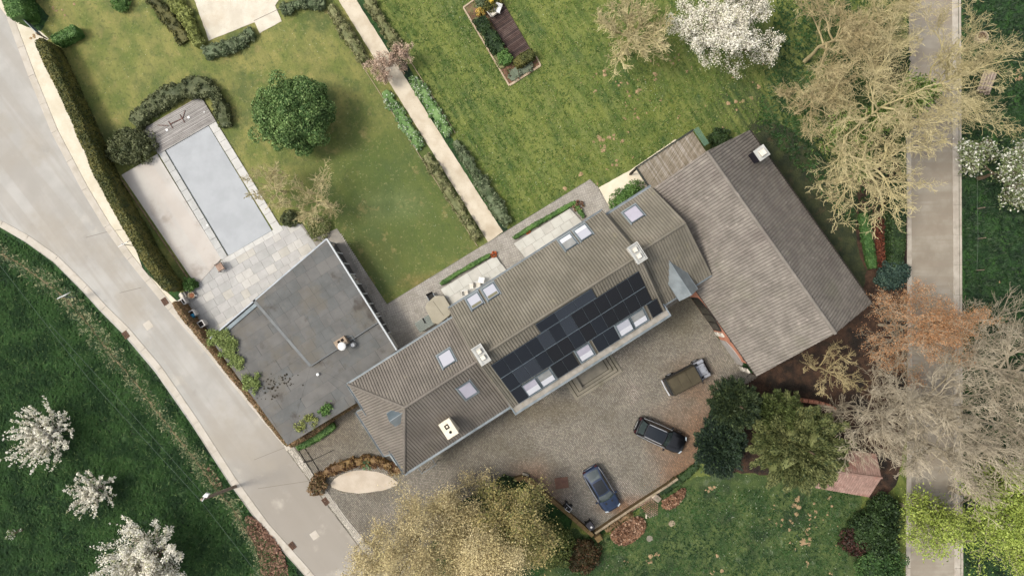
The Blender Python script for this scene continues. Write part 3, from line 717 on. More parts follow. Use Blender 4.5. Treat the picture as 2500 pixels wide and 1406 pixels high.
# the bank of straw along the field edge
def ribbon_tufts(name, px, width, n, size, m, seed, hh=1.0):
    pts = [Vector(W(*p)) for p in px]; g = np.random.default_rng(seed); poly = []
    L = []; Rr = []
    for i, p in enumerate(pts):
        d = (pts[min(i + 1, len(pts) - 1)] - pts[max(0, i - 1)]).normalized(); nn = Vector((-d.y, d.x)) * width / 2 * random.uniform(.6, 1.2); L.append(p + nn); Rr.append(p - nn)
    poly = [(p.x * PPM + 1250, 703 - p.y * PPM) for p in L + Rr[::-1]]
    return tufts(name, poly, n, size, m, seed, h=hh)
BANK0 = None
BANK = [(-10, 612), (60, 650), (110, 688), (150, 716), (215, 790), (280, 872), (330, 930), (390, 1010), (450, 1085), (500, 1150), (530, 1195), (565, 1232), (585, 1268), (612, 1310), (640, 1350), (636, 1420)]
ribbon_tufts('straw_bank', BANK, .26, 7500, .24, m_dry, 12, .5)
ribbon_tufts('straw_fringe', BANK, 1.5, 1100, .5, leafmat('straw_green', C(110, 120, 80), C(140, 140, 100), C(60, 84, 50), .4), 13, .5)
q_ = path_resample([W(*p) for p in BANK], .25); mb = MB(); rb = random.Random(4); A_ = []
for i, p in enumerate(q_):
    d = (q_[min(i + 1, len(q_) - 1)] - q_[max(i - 1, 0)]).normalized(); n = Vector((-d.y, d.x)); w = .13 * rb.uniform(.3, 1.5); p = p + n * rb.uniform(-.05, .05)
    A_.append([(p.x + n.x * w, p.y + n.y * w, .02), (p.x, p.y, .2), (p.x - n.x * w, p.y - n.y * w, .02)])
mb.add([v for r_ in A_ for v in r_], [(i * 3 + j, i * 3 + j + 1, i * 3 + j + 4, i * 3 + j + 3) for i in range(len(A_) - 1) for j in (0, 1)])
obj('dry_grass_bank', mb, mat('dry_grass', C(170, 152, 116), C(136, 122, 84), 3, 8, bump=(20, 1, .05)))['kind'] = 'stuff'
# heaps of fallen leaves
def leaf_pile(name, px, n, h, m, seed, size=.16):
    P = [W(*p) for p in px]; g = np.random.default_rng(seed); xs = [p[0] for p in P]; ys = [p[1] for p in P]
    X = g.uniform(min(xs), max(xs), n * 3); Y = g.uniform(min(ys), max(ys), n * 3); k = inpoly(X, Y, P); X, Y = X[k][:n], Y[k][:n]
    V, F = leafcards(np.stack([X, Y, g.uniform(.02, h, len(X))], 1), size, 1.2); o = fast(name, V, F, m); o['kind'] = 'stuff'; return o
leaf_pile('fallen_leaves', smoothpoly([(598, 1255), (622, 1262), (662, 1305), (690, 1340), (712, 1420), (640, 1420), (634, 1345), (606, 1300)]), 4200, .16, m_brown, 2, .2)
leaf_pile('fallen_leaves_by_post', smoothpoly([(500, 1130), (525, 1150), (545, 1185), (560, 1225), (530, 1200), (508, 1165)]), 260, .1, m_brown, 3, .2)
m_rusty = leafmat('rusty_leaves', C(112, 80, 58), C(148, 110, 82), C(190, 158, 130), .1, 1.6, .4)
leaf_pile('leaf_drift', smoothpoly([(1490, 1296), (1545, 1258), (1572, 1262), (1578, 1290), (1540, 1325), (1510, 1330), (1492, 1316)]), 2600, .35, m_rusty, 4, .19)
leaf_pile('leaf_drift_by_trough', smoothpoly([(1612, 1220), (1640, 1208), (1668, 1186), (1676, 1200), (1652, 1238), (1618, 1244)]), 800, .2, m_rusty, 5, .19)
leaf_pile('court_leaves', smoothpoly([(1700, 985), (1735, 975), (1700, 1060), (1690, 1130), (1640, 1165), (1560, 1215), (1545, 1205), (1640, 1130), (1672, 1060)]), 260, .07, m_rusty, 6, .1)

# ---- bare dry patches in the lawns
m_patch = mat('bare_soil', C(176, 148, 112), C(152, 126, 92), 3, 8, patches=[(C(100, 104, 60), 2.2, .5, .68, .6)], bump=(14, .8, .05), rough=.95)
def soil(name, lst, seed):
    r = random.Random(seed); mb = MB()
    for px, py, rr in lst:
        for q in range(r.randint(1, 3)):
            cx, cy = W(px + r.uniform(-rr, rr) * .8, py + r.uniform(-rr, rr) * .8); rad = rr / PPM * r.uniform(.4, .85); n = 11
            ring = [(cx + rad * .55 * f * math.cos(a), cy + rad * .55 * f * math.sin(a), .035) for a, f in [(6.283 * k / n, r.uniform(.6, 1.2)) for k in range(n)]]
            out = [(cx + (x - cx) * 1.5, cy + (y - cy) * 1.5, .006) for x, y, _ in ring]
            mb.add(ring + out + [(cx, cy, .045)], [(k, (k + 1) % n, 2 * n) for k in range(n)] + [(n + k, n + (k + 1) % n, (k + 1) % n, k) for k in range(n)])
    o = obj(name, mb, m_patch, smooth=True); o['kind'] = 'stuff'
z = 2.93
soil('bare_patches', [(1240 + a / z, b / z, c) for a, b, c in [(495, 435, 3), (628, 525, 4), (700, 522, 8), (612, 560, 3), (528, 600, 4), (643, 592, 3), (768, 590, 4), (800, 605, 5), (855, 595, 4),
     (622, 655, 5), (852, 655, 4), (925, 640, 9), (920, 580, 4), (985, 568, 3), (1052, 568, 4), (1055, 515, 10), (1075, 465, 4), (1020, 430, 4), (880, 695, 5), (928, 712, 5), (838, 748, 6), (1018, 722, 3), (910, 785, 4),
     (908, 818, 4), (995, 800, 5), (940, 850, 6), (833, 852, 5), (900, 848, 3), (1065, 765, 5), (1092, 718, 3), (1222, 838, 4), (1310, 490, 4), (1280, 515, 5), (1110, 310, 4), (1150, 390, 4), (1165, 450, 7), (1225, 390, 4), (1190, 412, 3),
     (1225, 428, 3), (1605, 550, 5), (1750, 580, 6), (1790, 622, 6), (1735, 690, 7), (1640, 720, 11), (1590, 745, 10), (1680, 715, 8), (1622, 800, 9), (1405, 760, 4), (1538, 912, 4), (1565, 680, 3), (1820, 450, 4),
     (660, 1000, 9), (610, 1020, 6), (680, 1060, 8), (665, 1040, 7), (770, 975, 11), (740, 1000, 9), (820, 1015, 6), (765, 1165, 7), (755, 1190, 6), (712, 1215, 4), (540, 1255, 10), (395, 1365, 9), (898, 1130, 4), (862, 950, 3), (640, 1310, 4)]], 4)
soil('bare_patches_south', [(1860 + a / z, 926 + b / z, c) for a, b, c in [(60, 1005, 4), (100, 910, 7), (130, 985, 9), (100, 1035, 5), (130, 1045, 5), (240, 880, 11), (250, 930, 10), (245, 975, 10), (245, 850, 9), (205, 1015, 6), (187, 1072, 5),
     (340, 960, 5), (345, 995, 5), (380, 945, 5), (390, 985, 4), (350, 1030, 4), (445, 1005, 5), (488, 1030, 4), (500, 915, 7), (470, 960, 5), (495, 850, 7), (375, 890, 7), (325, 1075, 7), (320, 1100, 5), (390, 1050, 3), (285, 1150, 14), (330, 1160, 9),
     (215, 1165, 7), (245, 1210, 4), (530, 1190, 3), (547, 1252, 5), (325, 1310, 6), (325, 1330, 5), (345, 1290, 3), (495, 1385, 5), (537, 1052, 3)]] +
     [(1240 + a / z, 926 + b / z, c) for a, b, c in [(1030, 1285, 12), (1065, 1250, 8), (1000, 1300, 9), (845, 1300, 6), (1505, 1275, 7), (1525, 1365, 9), (1490, 1390, 9), (1460, 1385, 5), (1470, 780, 7), (1430, 790, 8)]], 5)
soil('bare_patches_top_left', [(80, 92, 9), (92, 88, 9), (135, 30, 5), (150, 26, 4), (160, 36, 4), (158, 45, 3), (128, 22, 5), (182, 14, 6), (2395, 185, 5), (2490, 190, 12), (2488, 180, 9), (2440, 178, 6), (2443, 688, 5)], 6)
# ================================================================== ROOFS AND BUILDINGS
m_tileA = mat('clay_tile_grey', C(114, 108, 95), C(131, 124, 110), .5, 8, patches=[(C(108, 100, 86), .3, .5, .7, .5), (C(150, 142, 112), 1.6, .58, .72, .45)], island=.05, rough=.8, bump=(30, .2, .01))
m_tileW = mat('clay_tile_brown', C(113, 106, 97), C(129, 121, 111), .5, 8, patches=[(C(104, 96, 88), .3, .5, .7, .5), (C(150, 144, 118), 1.8, .6, .72, .4)], island=.05, rough=.8, bump=(30, .2, .01))
m_tileB = mat('barn_tile', C(120, 113, 104), C(140, 132, 122), .9, 8, patches=[(C(176, 164, 154), 2.2, .58, .7, .5), (C(112, 102, 96), .3, .5, .7, .6), (C(112, 114, 84), .12, .58, .72, .35)], island=.1, rough=.8, bump=(30, .2, .01))
m_zinc = mat('zinc', C(132, 140, 142), C(152, 160, 162), 1.2, 6, patches=[(C(108, 116, 118), .9, .5, .7, .6)], rough=.45, metal=.35, bump=(8, .1, .01))
m_zincd = mat('dark_zinc', C(92, 104, 110), C(110, 122, 128), 1.2, 6, rough=.5, metal=.3)
m_gut = mat('gutter_zinc', C(128, 138, 142), C(150, 158, 162), 2, 5, rough=.45, metal=.3)
m_brickw = mat('whitewashed_brick', C(196, 190, 178), C(210, 204, 192), 1.5, 6, rough=.9)
m_brick = mat('orange_brick', C(190, 124, 96), C(212, 148, 118), 2.5, 7, patches=[(C(196, 160, 136), .8, .56, .74, .5)], bump=(18, .4, .02), rough=.9)
m_dark = mat('dark_timber', C(44, 38, 34), C(62, 54, 46), 3, 6, rough=.7)
m_dglass = mat('dark_window', C(24, 28, 28), rough=.12, spec=.5)
m_white = mat('white_paint', C(226, 226, 222), C(234, 234, 232), 2, 4, rough=.5)
m_cream = mat('cream_render', C(228, 216, 190), C(238, 228, 206), 2, 6, patches=[(C(186, 150, 110), 2.2, .58, .72, .6)], rough=.85)

def planepoly(pts, udir):
    P = [Vector(p) for p in pts]; N = Vector((0, 0, 0))
    for i in range(len(P)): N += P[i].cross(P[(i + 1) % len(P)])
    N.normalize()
    if N.z < 0: N = -N
    U = Vector(udir); U = (U - N * U.dot(N)).normalized(); Vv = N.cross(U)
    if Vv.z < 0: U = -U; Vv = -Vv
    return P, N, U, Vv
def tile_slope(parent, pts, udir, m, tw=.235, tl=.36, holes=(), name='roof_tiles', lift=.005, hump=.07, thick=.16, under=None):
    P, N, U, Vv = planepoly(pts, udir); O = P[0]
    uv = [((p - O).dot(U), (p - O).dot(Vv)) for p in P]
    H = [[((Vector(p) - O).dot(U), (Vector(p) - O).dot(Vv)) for p in h] for h in holes]
    vmin = min(q[1] for q in uv); vmax = max(q[1] for q in uv)
    cells = []
    v = vmin
    while v < vmax - .05:
        v1 = min(v + tl, vmax); vm = (v + v1) / 2; xs = []
        for i in range(len(uv)):
            (a0, b0), (a1, b1) = uv[i], uv[(i + 1) % len(uv)]
            if (b0 > vm) != (b1 > vm): xs.append(a0 + (vm - b0) / (b1 - b0) * (a1 - a0))
        xs.sort()
        for q in range(0, len(xs) - 1, 2):
            u0, u1 = xs[q], xs[q + 1]; k = math.floor(u0 / tw)
            while k * tw < u1:
                a, b = max(u0, k * tw), min(u1, (k + 1) * tw)
                if b - a > .04 and not any(h[0] < (a + b) / 2 < h[1] and h[2] < vm < h[3] for h in holes_uv(H)): cells.append((a, b, v, v1 + .02))
                k += 1
        v += tl
    c = np.array(cells); n = len(c)
    fr = np.array([0, .13, .5, .87, 1.0]); hp = np.array([-.04, hump * .3, hump * .6, hump * .3, -.04])
    u = c[:, :1] + (c[:, 1:2] - c[:, :1]) * fr[None]
    jit = rng.uniform(-.001, .002, (n, 1))
    def pt(u, v, h): return np.array(O)[None, None] + u[..., None] * np.array(U) + v[..., None] * np.array(Vv) + h[..., None] * np.array(N)
    one = np.ones_like(u)
    top = pt(u, c[:, 3:4] * one, (hp[None] - .001 + 0 * jit)); bot = pt(u, c[:, 2:3] * one, (hp[None] + lift + jit)); base = pt(u, c[:, 2:3] * one, hp[None] - .03 + 0 * one)
    V = np.concatenate([base, bot, top], 1)
    f = []
    for k in range(4): f += [(k, k + 1, 6 + k, 5 + k), (5 + k, 6 + k, 11 + k, 10 + k)]
    F = (np.arange(n)[:, None, None] * 15 + np.array(f)[None]).reshape(-1, 4)
    o = fast(name, V.reshape(-1, 3), F, m, parent); o['kind'] = 'stuff'
    mb = MB(); lo = [p - N * .085 for p in P]; b = [p - N * thick for p in P]; k = len(P)
    mb.add(lo + b, [tuple(range(k)), tuple(range(2 * k - 1, k - 1, -1))] + [(i, i + k, (i + 1) % k + k, (i + 1) % k) for i in range(k)])
    obj('roof_deck', mb, under or m, parent)
def holes_uv(H): return [(min(q[0] for q in h), max(q[0] for q in h), min(q[1] for q in h), max(q[1] for q in h)) for h in H]
_ridge = {}
def ridge_row(parent, A, B, m, step=.4, r=.13, name='ridge_tile'):
    A, B = Vector(A), Vector(B); L = (B - A).length; n = max(1, round(L / step)); st = L / n; d = (B - A) / L
    up = Vector((0, 0, 1)); y = up.cross(d).normalized(); zz = d.cross(y)
    key = (m.name, round(st, 2), round(r, 2))
    if key not in _ridge:
        mb = MB(); vs = []
        for x, k in ((-st / 2, 1.08), (st / 2 + .03, .92)):
            vs += [Vector((x, r * k * math.cos(a), r * k * math.sin(a) - .03)) for a in np.linspace(0, math.pi, 7)]
        mb.add(vs, [(i + 1, i, 7 + i, 8 + i) for i in range(6)] + [(0, 1, 2, 3, 4, 5, 6)])
        o = obj(name, mb, m, parent); _ridge[key] = o.data; first = o
    else: first = None
    for i in range(n):
        o = first if (first and i == 0) else link(name, _ridge[key], parent)
        p = A + d * (st * (i + .5)); M = Matrix((d, y, zz)).transposed().to_4x4(); M.translation = p + zz * random.uniform(-.004, .006); o.matrix_local = M
def gutter(parent, A, B, out, m=None, w=.16, d=.11, name='gutter'):
    A, B, out = Vector(A), Vector(B), Vector(out).normalized(); t = .02; mb = MB(); up = Vector((0, 0, 1))
    def bar(o0, o1, z0, z1):
        b = [A + out * o0 + up * z0, A + out * o1 + up * z0, B + out * o1 + up * z0, B + out * o0 + up * z0]
        mb.hexa(b, [p + up * (z1 - z0) for p in b])
    bar(0, t, -d, 0); bar(w - t, w + .01, -d, .012); bar(t, w - t, -d, -d + t)
    obj(name, mb, m or m_gut, parent)
def frameM(o, U, V):
    U = Vector(U).normalized(); V = Vector(V).normalized(); N = U.cross(V).normalized()
    M = Matrix((U, V, N)).transposed().to_4x4(); M.translation = Vector(o); return M

# ------------------------------------------------------------------ the long house
D_ = Vector((.843, .5375)); HROT = math.atan2(.5375, .843)
house = thing('long_house', 'long tiled house with solar panels, roof windows and a taller middle section', 'house', (0, 0, 0), HROT)
def HL(px, py, z):                        # pixel at height z -> (s, t) along and across the house
    k = (CAMH - z) / CAMH / PPM; x, y = (px - 1250) * k, (703 - py) * k
    return (x * D_.x + y * D_.y, x * .5375 - y * .843)
def H3(s, t, z): return Vector((s, -t, z))
T = dict(rt=3.09, rz=9.8, nt=-1.34, nz=6.5, st=8.24, sz=6.05, s0=-5.19, s1=9.47)
def zNW(t): return T['rz'] - (T['rt'] - t) * (T['rz'] - T['nz']) / (T['rt'] - T['nt'])
def zSE(t): return T['rz'] - (t - T['rt']) * (T['rz'] - T['sz']) / (T['st'] - T['rt'])
LW = dict(rt=3.37, rz=8.2, nt=-.56, nz=5.2, st=8.23, sz=4.55, a=-12.13, w=-15.73, w2=-15.92)
def zLN(t): return LW['rz'] - (LW['rt'] - t) * (LW['rz'] - LW['nz']) / (LW['rt'] - LW['nt'])
def zLS(t): return LW['rz'] - (t - LW['rt']) * (LW['rz'] - LW['sz']) / (LW['st'] - LW['rt'])
RW = dict(rt=2.98, rz=8.6, nt=-.83, nz=5.95, st=7.87, sz=5.75, s1=14.08)
def zRN(t): return RW['rz'] - (RW['rt'] - t) * (RW['rz'] - RW['nz']) / (RW['rt'] - RW['nt'])
def zRS(t): return RW['rz'] - (t - RW['rt']) * (RW['rz'] - RW['sz']) / (RW['st'] - RW['rt'])
def hit(px, py, fz):
    z = 6.0
    for _ in range(30): s, t = HL(px, py, z); z = fz(t)
    return s, t, z
# middle section
tile_slope(house, [H3(T['s0'], T['nt'], T['nz']), H3(T['s1'], T['nt'], T['nz']), H3(T['s1'], T['rt'], T['rz']), H3(T['s0'], T['rt'], T['rz'])], (1, 0, 0), m_tileA)
tile_slope(house, [H3(T['s0'], T['st'], T['sz']), H3(T['s1'], T['st'], T['sz']), H3(T['s1'], T['rt'], T['rz']), H3(T['s0'], T['rt'], T['rz'])], (1, 0, 0), m_tileA)
ridge_row(house, H3(T['s0'], T['rt'], T['rz'] + .03), H3(T['s1'], T['rt'], T['rz'] + .03), m_tileA)
for s_ in (T['s0'], T['s1']):
    sg = -1 if s_ < 0 else 1
    ridge_row(house, H3(s_, T['nt'], T['nz'] + .02), H3(s_, T['rt'], T['rz']), m_tileA, r=.1, name='verge_tile'); ridge_row(house, H3(s_, T['st'], T['sz'] + .02), H3(s_, T['rt'], T['rz']), m_tileA, r=.1, name='verge_tile')
def wallring(parent, s0, s1, t0, t1, z, m, rt=None, rz=None, name='wall'):
    mb = MB(); a = [H3(s0, t1, 0), H3(s1, t1, 0), H3(s1, t0, 0), H3(s0, t0, 0)]
    mb.hexa(a, [Vector((p.x, p.y, z)) for p in a])
    if rt is not None:
        for s_ in (s0, s1):
            e = .24 if s_ == s0 else -.24
            q = [H3(s_, t0, z), H3(s_, t1, z), H3(s_, rt, rz)]; q2 = [v + Vector((e, 0, 0)) for v in q]
            mb.add(q + q2, [(0, 1, 2), (5, 4, 3), (0, 3, 4, 1), (1, 4, 5, 2), (2, 5, 3, 0)])
    return obj(name, mb, m, parent)
wallring(house, T['s0'] + .12, T['s1'] - .12, T['nt'] + .35, T['st'] - .3, 5.8, m_brickw, T['rt'], T['rz'] - .22)
gutter(house, H3(T['s0'] - .05, T['nt'] + .02, T['nz'] + .03), H3(T['s1'] + .1, T['nt'] + .02, T['nz'] + .03), (0, 1, 0))
# ledge and box gutter of the front
mb = MB(); a = [H3(T['s0'] - .12, T['st'] + .5, 5.82), H3(T['s1'] + .25, T['st'] + .5, 5.82), H3(T['s1'] + .25, T['st'] - .05, 5.82), H3(T['s0'] - .12, T['st'] - .05, 5.82)]
mb.hexa(a, [p + Vector((0, 0, .13)) for p in a]); obj('cornice', mb, mat('cornice_lead', C(140, 134, 122), C(162, 156, 146), 2, 7, patches=[(C(112, 106, 92), 1, .5, .7, .6), (C(176, 160, 110), 3, .62, .74, .4)], rough=.7), house)
gutter(house, H3(T['s0'] - .16, T['st'] + .5, 5.99), H3(T['s1'] + .3, T['st'] + .5, 5.99), (0, -1, 0), w=.17)
mb = MB()
for s_ in (T['s0'] - .16, T['s1'] + .2): mb = MB(); mb.box(s_, s_ + .1, -(T['st'] + .62), -(T['st'] - .5), 5.88, 6.02); obj('cornice_end', mb, m_gut, house)
# left wing with its hipped end
ap = H3(LW['a'], LW['rt'], LW['rz']); nwc = H3(LW['w'], LW['nt'], LW['nz']); sec = H3(LW['w2'], LW['st'], LW['sz'])
e0 = T['s0'] + .02
tile_slope(house, [nwc, H3(e0, LW['nt'], LW['nz']), H3(e0, LW['rt'], LW['rz']), ap], (1, 0, 0), m_tileW)
tile_slope(house, [sec, H3(e0, LW['st'], LW['sz']), H3(e0, LW['rt'], LW['rz']), ap], (1, 0, 0), m_tileW)
hu = (sec - nwc)
# hip plane carried lower in its middle part
Np = (sec - nwc).cross(ap - nwc).normalized()
if Np.z < 0: Np = -Np
Uh = hu.normalized(); Vh = Np.cross(Uh)
if Vh.z < 0: Vh = -Vh
dn = -Vh * 1.15
k1, k2 = nwc + hu * .27, nwc + hu * .78
tile_slope(house, [nwc, sec, ap], Uh, m_tileW)
tile_slope(house, [k1 + dn, k2 + dn, k2, k1], Uh, m_tileW, thick=.1)
ridge_row(house, H3(e0, LW['rt'], LW['rz'] + .03), ap + Vector((0, 0, .03)), m_tileW)
ridge_row(house, ap + Vector((0, 0, .02)), nwc + Vector((0, 0, .04)), m_tileW, r=.12); ridge_row(house, ap + Vector((0, 0, .02)), sec + Vector((0, 0, .04)), m_tileW, r=.12)
gutter(house, nwc + Vector((-.08, 0, .02)), H3(e0, LW['nt'], LW['nz'] + .02), (0, 1, 0))
gutter(house, sec + Vector((-.08, 0, .02)), H3(e0, LW['st'], LW['sz'] + .02), (0, -1, 0), w=.2)
oh = Vector((-Uh.y, Uh.x, 0)); oh = oh if oh.x < 0 else -oh
gutter(house, nwc + Vector((0, .1, .02)), k1 + Vector((0, -.1, 0)) + hu * .06, oh)
gutter(house, k2 + hu * -.04, sec + Vector((0, -.1, .02)), oh)
gutter(house, k1 + dn, k2 + dn, oh)
wallring(house, -15.05, e0, LW['nt'] + .35, LW['st'] - .45, 4.5, m_brickw)
for k in (k1, k2):
    mb = MB(); q = [k + dn + Vector((.02, 0, -.1)), k + Vector((0, 0, -.1))]; mb.hexa([q[0] - Uh * .06, q[1] - Uh * .06, q[1] + Uh * .06, q[0] + Uh * .06], [p + Vector((0, 0, .13)) for p in (q[0] - Uh * .06, q[1] - Uh * .06, q[1] + Uh * .06, q[0] + Uh * .06)])
    obj('fascia', mb, m_gut, house)
mb = MB(); a = [k2 + dn * .9 - Uh * .1, k2 + dn * .9 + Uh * 1.3 + Vector((.1, 0, 0)), k2 + Uh * 1.4 + Vector((.7, 0, 0)), k2 + Vector((.7, 0, 0))]
a = [Vector((p.x, p.y, 3.0)) for p in a]; mb.hexa(a, [p + Vector((0, 0, .08)) for p in a]); obj('porch_canopy', mb, m_zinc, house)
mb = MB(); wallb = [k2 + dn * .5, k1 + dn * .5, k1, k2]; lo_ = [Vector((p.x, p.y, 0)) for p in wallb]; mb.hexa(lo_, [Vector((p.x, p.y, 3.7)) for p in wallb]); obj('bay_wall', mb, m_brickw, house)
# right wing
s0r, s1r = T['s1'] - .02, RW['s1']
tile_slope(house, [H3(s0r, RW['nt'], RW['nz']), H3(s1r - .1, RW['nt'], RW['nz']), H3(s1r, RW['rt'], RW['rz']), H3(s0r, RW['rt'], RW['rz'])], (1, 0, 0), m_tileA)
tile_slope(house, [H3(s0r, RW['st'], RW['sz']), H3(s1r + .25, RW['st'], RW['sz']), H3(s1r, RW['rt'], RW['rz']), H3(s0r, RW['rt'], RW['rz'])], (1, 0, 0), m_tileA)
ridge_row(house, H3(s0r, RW['rt'], RW['rz'] + .03), H3(s1r, RW['rt'], RW['rz'] + .03), m_tileA)
ridge_row(house, H3(s1r - .1, RW['nt'], RW['nz'] + .02), H3(s1r, RW['rt'], RW['rz']), m_tileA, r=.09, name='verge_tile'); ridge_row(house, H3(s1r + .25, RW['st'], RW['sz'] + .02), H3(s1r, RW['rt'], RW['rz']), m_tileA, r=.09, name='verge_tile')
gutter(house, H3(s0r, RW['nt'], RW['nz'] + .02), H3(s1r, RW['nt'], RW['nz'] + .02), (0, 1, 0), w=.2)
gutter(house, H3(s0r, RW['st'], RW['sz'] + .02), H3(s1r + .3, RW['st'], RW['sz'] + .02), (0, -1, 0), w=.12)
wallring(house, s0r, s1r - .25, RW['nt'] + .3, RW['st'] - .35, 5.55, m_brickw, RW['rt'], RW['rz'] - .3)

# gabled zinc dormers
def dormer(parent, A, B, half, drop, wall, name, m1, m2, back):
    """ridge from A (in the roof) to B (front) in local coordinates"""
    A, B = Vector(A), Vector(B); d = (B - A).normalized(); y = Vector((0, 0, 1)).cross(d).normalized(); A = A - d * back
    t = thing(name, None, None); t.parent = parent
    def roofside(sg):
        mb = MB(); dz = Vector((0, 0, drop)); o = y * sg * half
        top = [A, B, B + o - dz, A + o - dz]; top = top if sg < 0 else top[::-1]
        mb.hexa([p - Vector((0, 0, .06)) for p in top][::1], top); return mb
    obj('dormer_roof', roofside(1), m1, t); obj('dormer_roof', roofside(-1), m2, t)
    mb = MB(); h = half - .08; B2 = B - d * .12; dz = Vector((0, 0, drop * .92)); dw = Vector((0, 0, drop + wall))
    f = [B2 - Vector((0, 0, .08)), B2 + y * h - dz, B2 + y * h - dw, B2 - y * h - dw, B2 - y * h - dz]; bk = [p - (B - A) for p in f]
    mb.add(f + bk, [(0, 1, 2, 3, 4), (9, 8, 7, 6, 5), (0, 5, 6, 1), (1, 6, 7, 2), (3, 8, 9, 4), (4, 9, 5, 0)]); obj('dormer_wall', mb, m_zincd, t)
    mb = MB(); mb.tube([A + Vector((0, 0, .01)), B + Vector((0, 0, .01))], .035, 6)
    for sg in (1, -1): mb.tube([A + y * sg * half - Vector((0, 0, drop)), B + y * sg * half - Vector((0, 0, drop))], .03, 5)
    obj('dormer_flashing', mb, m_gut, t)
    return t
dormer(house, H3(11.69, 5.09, 7.5), H3(11.74, 8.17, 7.5), .88, .95, 1.2, 'dormer', m_zinc, m_zinc, .6)
dormer(house, H3(-12.77, 3.67, 7.75), H3(-13.86, 3.69, 7.75), .62, .62, .5, 'dormer', m_zinc, m_zincd, .5)  # one slope in darker zinc, slope shading put into the colour

# roof windows
m_blind = mat('window_blind', C(214, 214, 218), rough=.6)
m_pane = [mat('roof_glass_lilac', C(172, 167, 178), C(182, 177, 188), .8, 3, rough=.12, spec=.6), mat('roof_glass_grey', C(128, 128, 122), C(150, 150, 146), 1.2, 4, rough=.12, spec=.6), mat('roof_glass_white', C(182, 182, 190), rough=.15, spec=.6)]
def skylight(s, t, fz, side, w, h, pane=0, blind=0.0, parent=None, dark=0.0):
    z = fz(t); dz = (fz(t + .1) - z) / .1; a = math.atan(abs(dz))
    if side == 'SE': U, V = (1, 0, 0), (0, math.cos(a), math.sin(a))
    else: U, V = (-1, 0, 0), (0, -math.cos(a), math.sin(a))
    M = frameM(H3(s, t, z + .06), U, V); e = thing('roof_window', None, None); e.parent = parent or house; e.matrix_local = M
    mb = MB(); b = .07; z0, z1 = -.02, .13
    mb.cham(-w / 2, w / 2, h / 2 - b, h / 2, z0, z1); mb.cham(-w / 2, w / 2, -h / 2, -h / 2 + b, z0, z1)
    mb.cham(-w / 2, -w / 2 + b, -h / 2 + b, h / 2 - b, z0, z1 - .002); mb.cham(w / 2 - b, w / 2, -h / 2 + b, h / 2 - b, z0, z1 - .002); obj('frame', mb, m_zincd, e)
    mb = MB(); mb.box(-w / 2 - .1, w / 2 + .1, -h / 2 - .16, -h / 2, .0, .075); mb.box(-w / 2 - .1, -w / 2, -h / 2, h / 2 + .08, 0, .07); mb.box(w / 2, w / 2 + .1, -h / 2, h / 2 + .08, 0, .07); obj('flashing', mb, m_zinc, e)
    mb = MB(); i = b + .004; mb.box(-w / 2 + i, w / 2 - i, -h / 2 + i, h / 2 - i, .02, .09); obj('pane', mb, m_pane[pane], e)
    if blind:
        mb = MB(); mb.box(-w / 2 + i, w / 2 - i, -h / 2 + i, -h / 2 + i + (h - 2 * i) * blind, .091, .098); obj('blind', mb, m_blind, e)
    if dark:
        mb = MB(); mb.box(-w / 2 + i + .05, w / 2 - i - .05, h / 2 - i - (h - 2 * i) * dark, h / 2 - i - .05, .091, .096); obj('reflection_strip', mb, mat('painted_reflection', C(120, 116, 92), rough=.2), e)  # dull reflection painted as a flat strip over the pane
    return e
def sky_px(px, py, fz, side, w, h, **k):
    s, t, z = hit(px, py, fz); return skylight(s, t, fz, side, w, h, **k)
for s_ in (-2.96, -1.58): skylight(s_, 7.55, zSE, 'SE', 1.27, 1.42, pane=(0 if s_ < -2 else 1), blind=.45)
skylight(2.15, 7.51, zSE, 'SE', 1.27, 1.42, pane=0, blind=.42)
for s_ in (5.95, 7.32): skylight(s_, 7.51, zSE, 'SE', 1.27, 1.42, pane=(2 if s_ < 7 else 1), blind=.42)
for px, py, pn, bl in ((1160, 736, 2, 0), (1199, 713, 2, 0), (1387, 592, 1, .35), (1424, 569, 2, .3)): sky_px(px, py, zNW, 'NW', 1.12, 1.3, pane=pn, dark=.28 if pn == 2 and px < 1300 else 0, blind=bl)
sky_px(1091, 876, zLN, 'NW', 1.2, 1.35, pane=2)
sky_px(1141, 951, zLS, 'SE', 1.2, 1.5, pane=0)
sky_px(1547, 524, zRN, 'NW', 1.25, 1.35, pane=0)

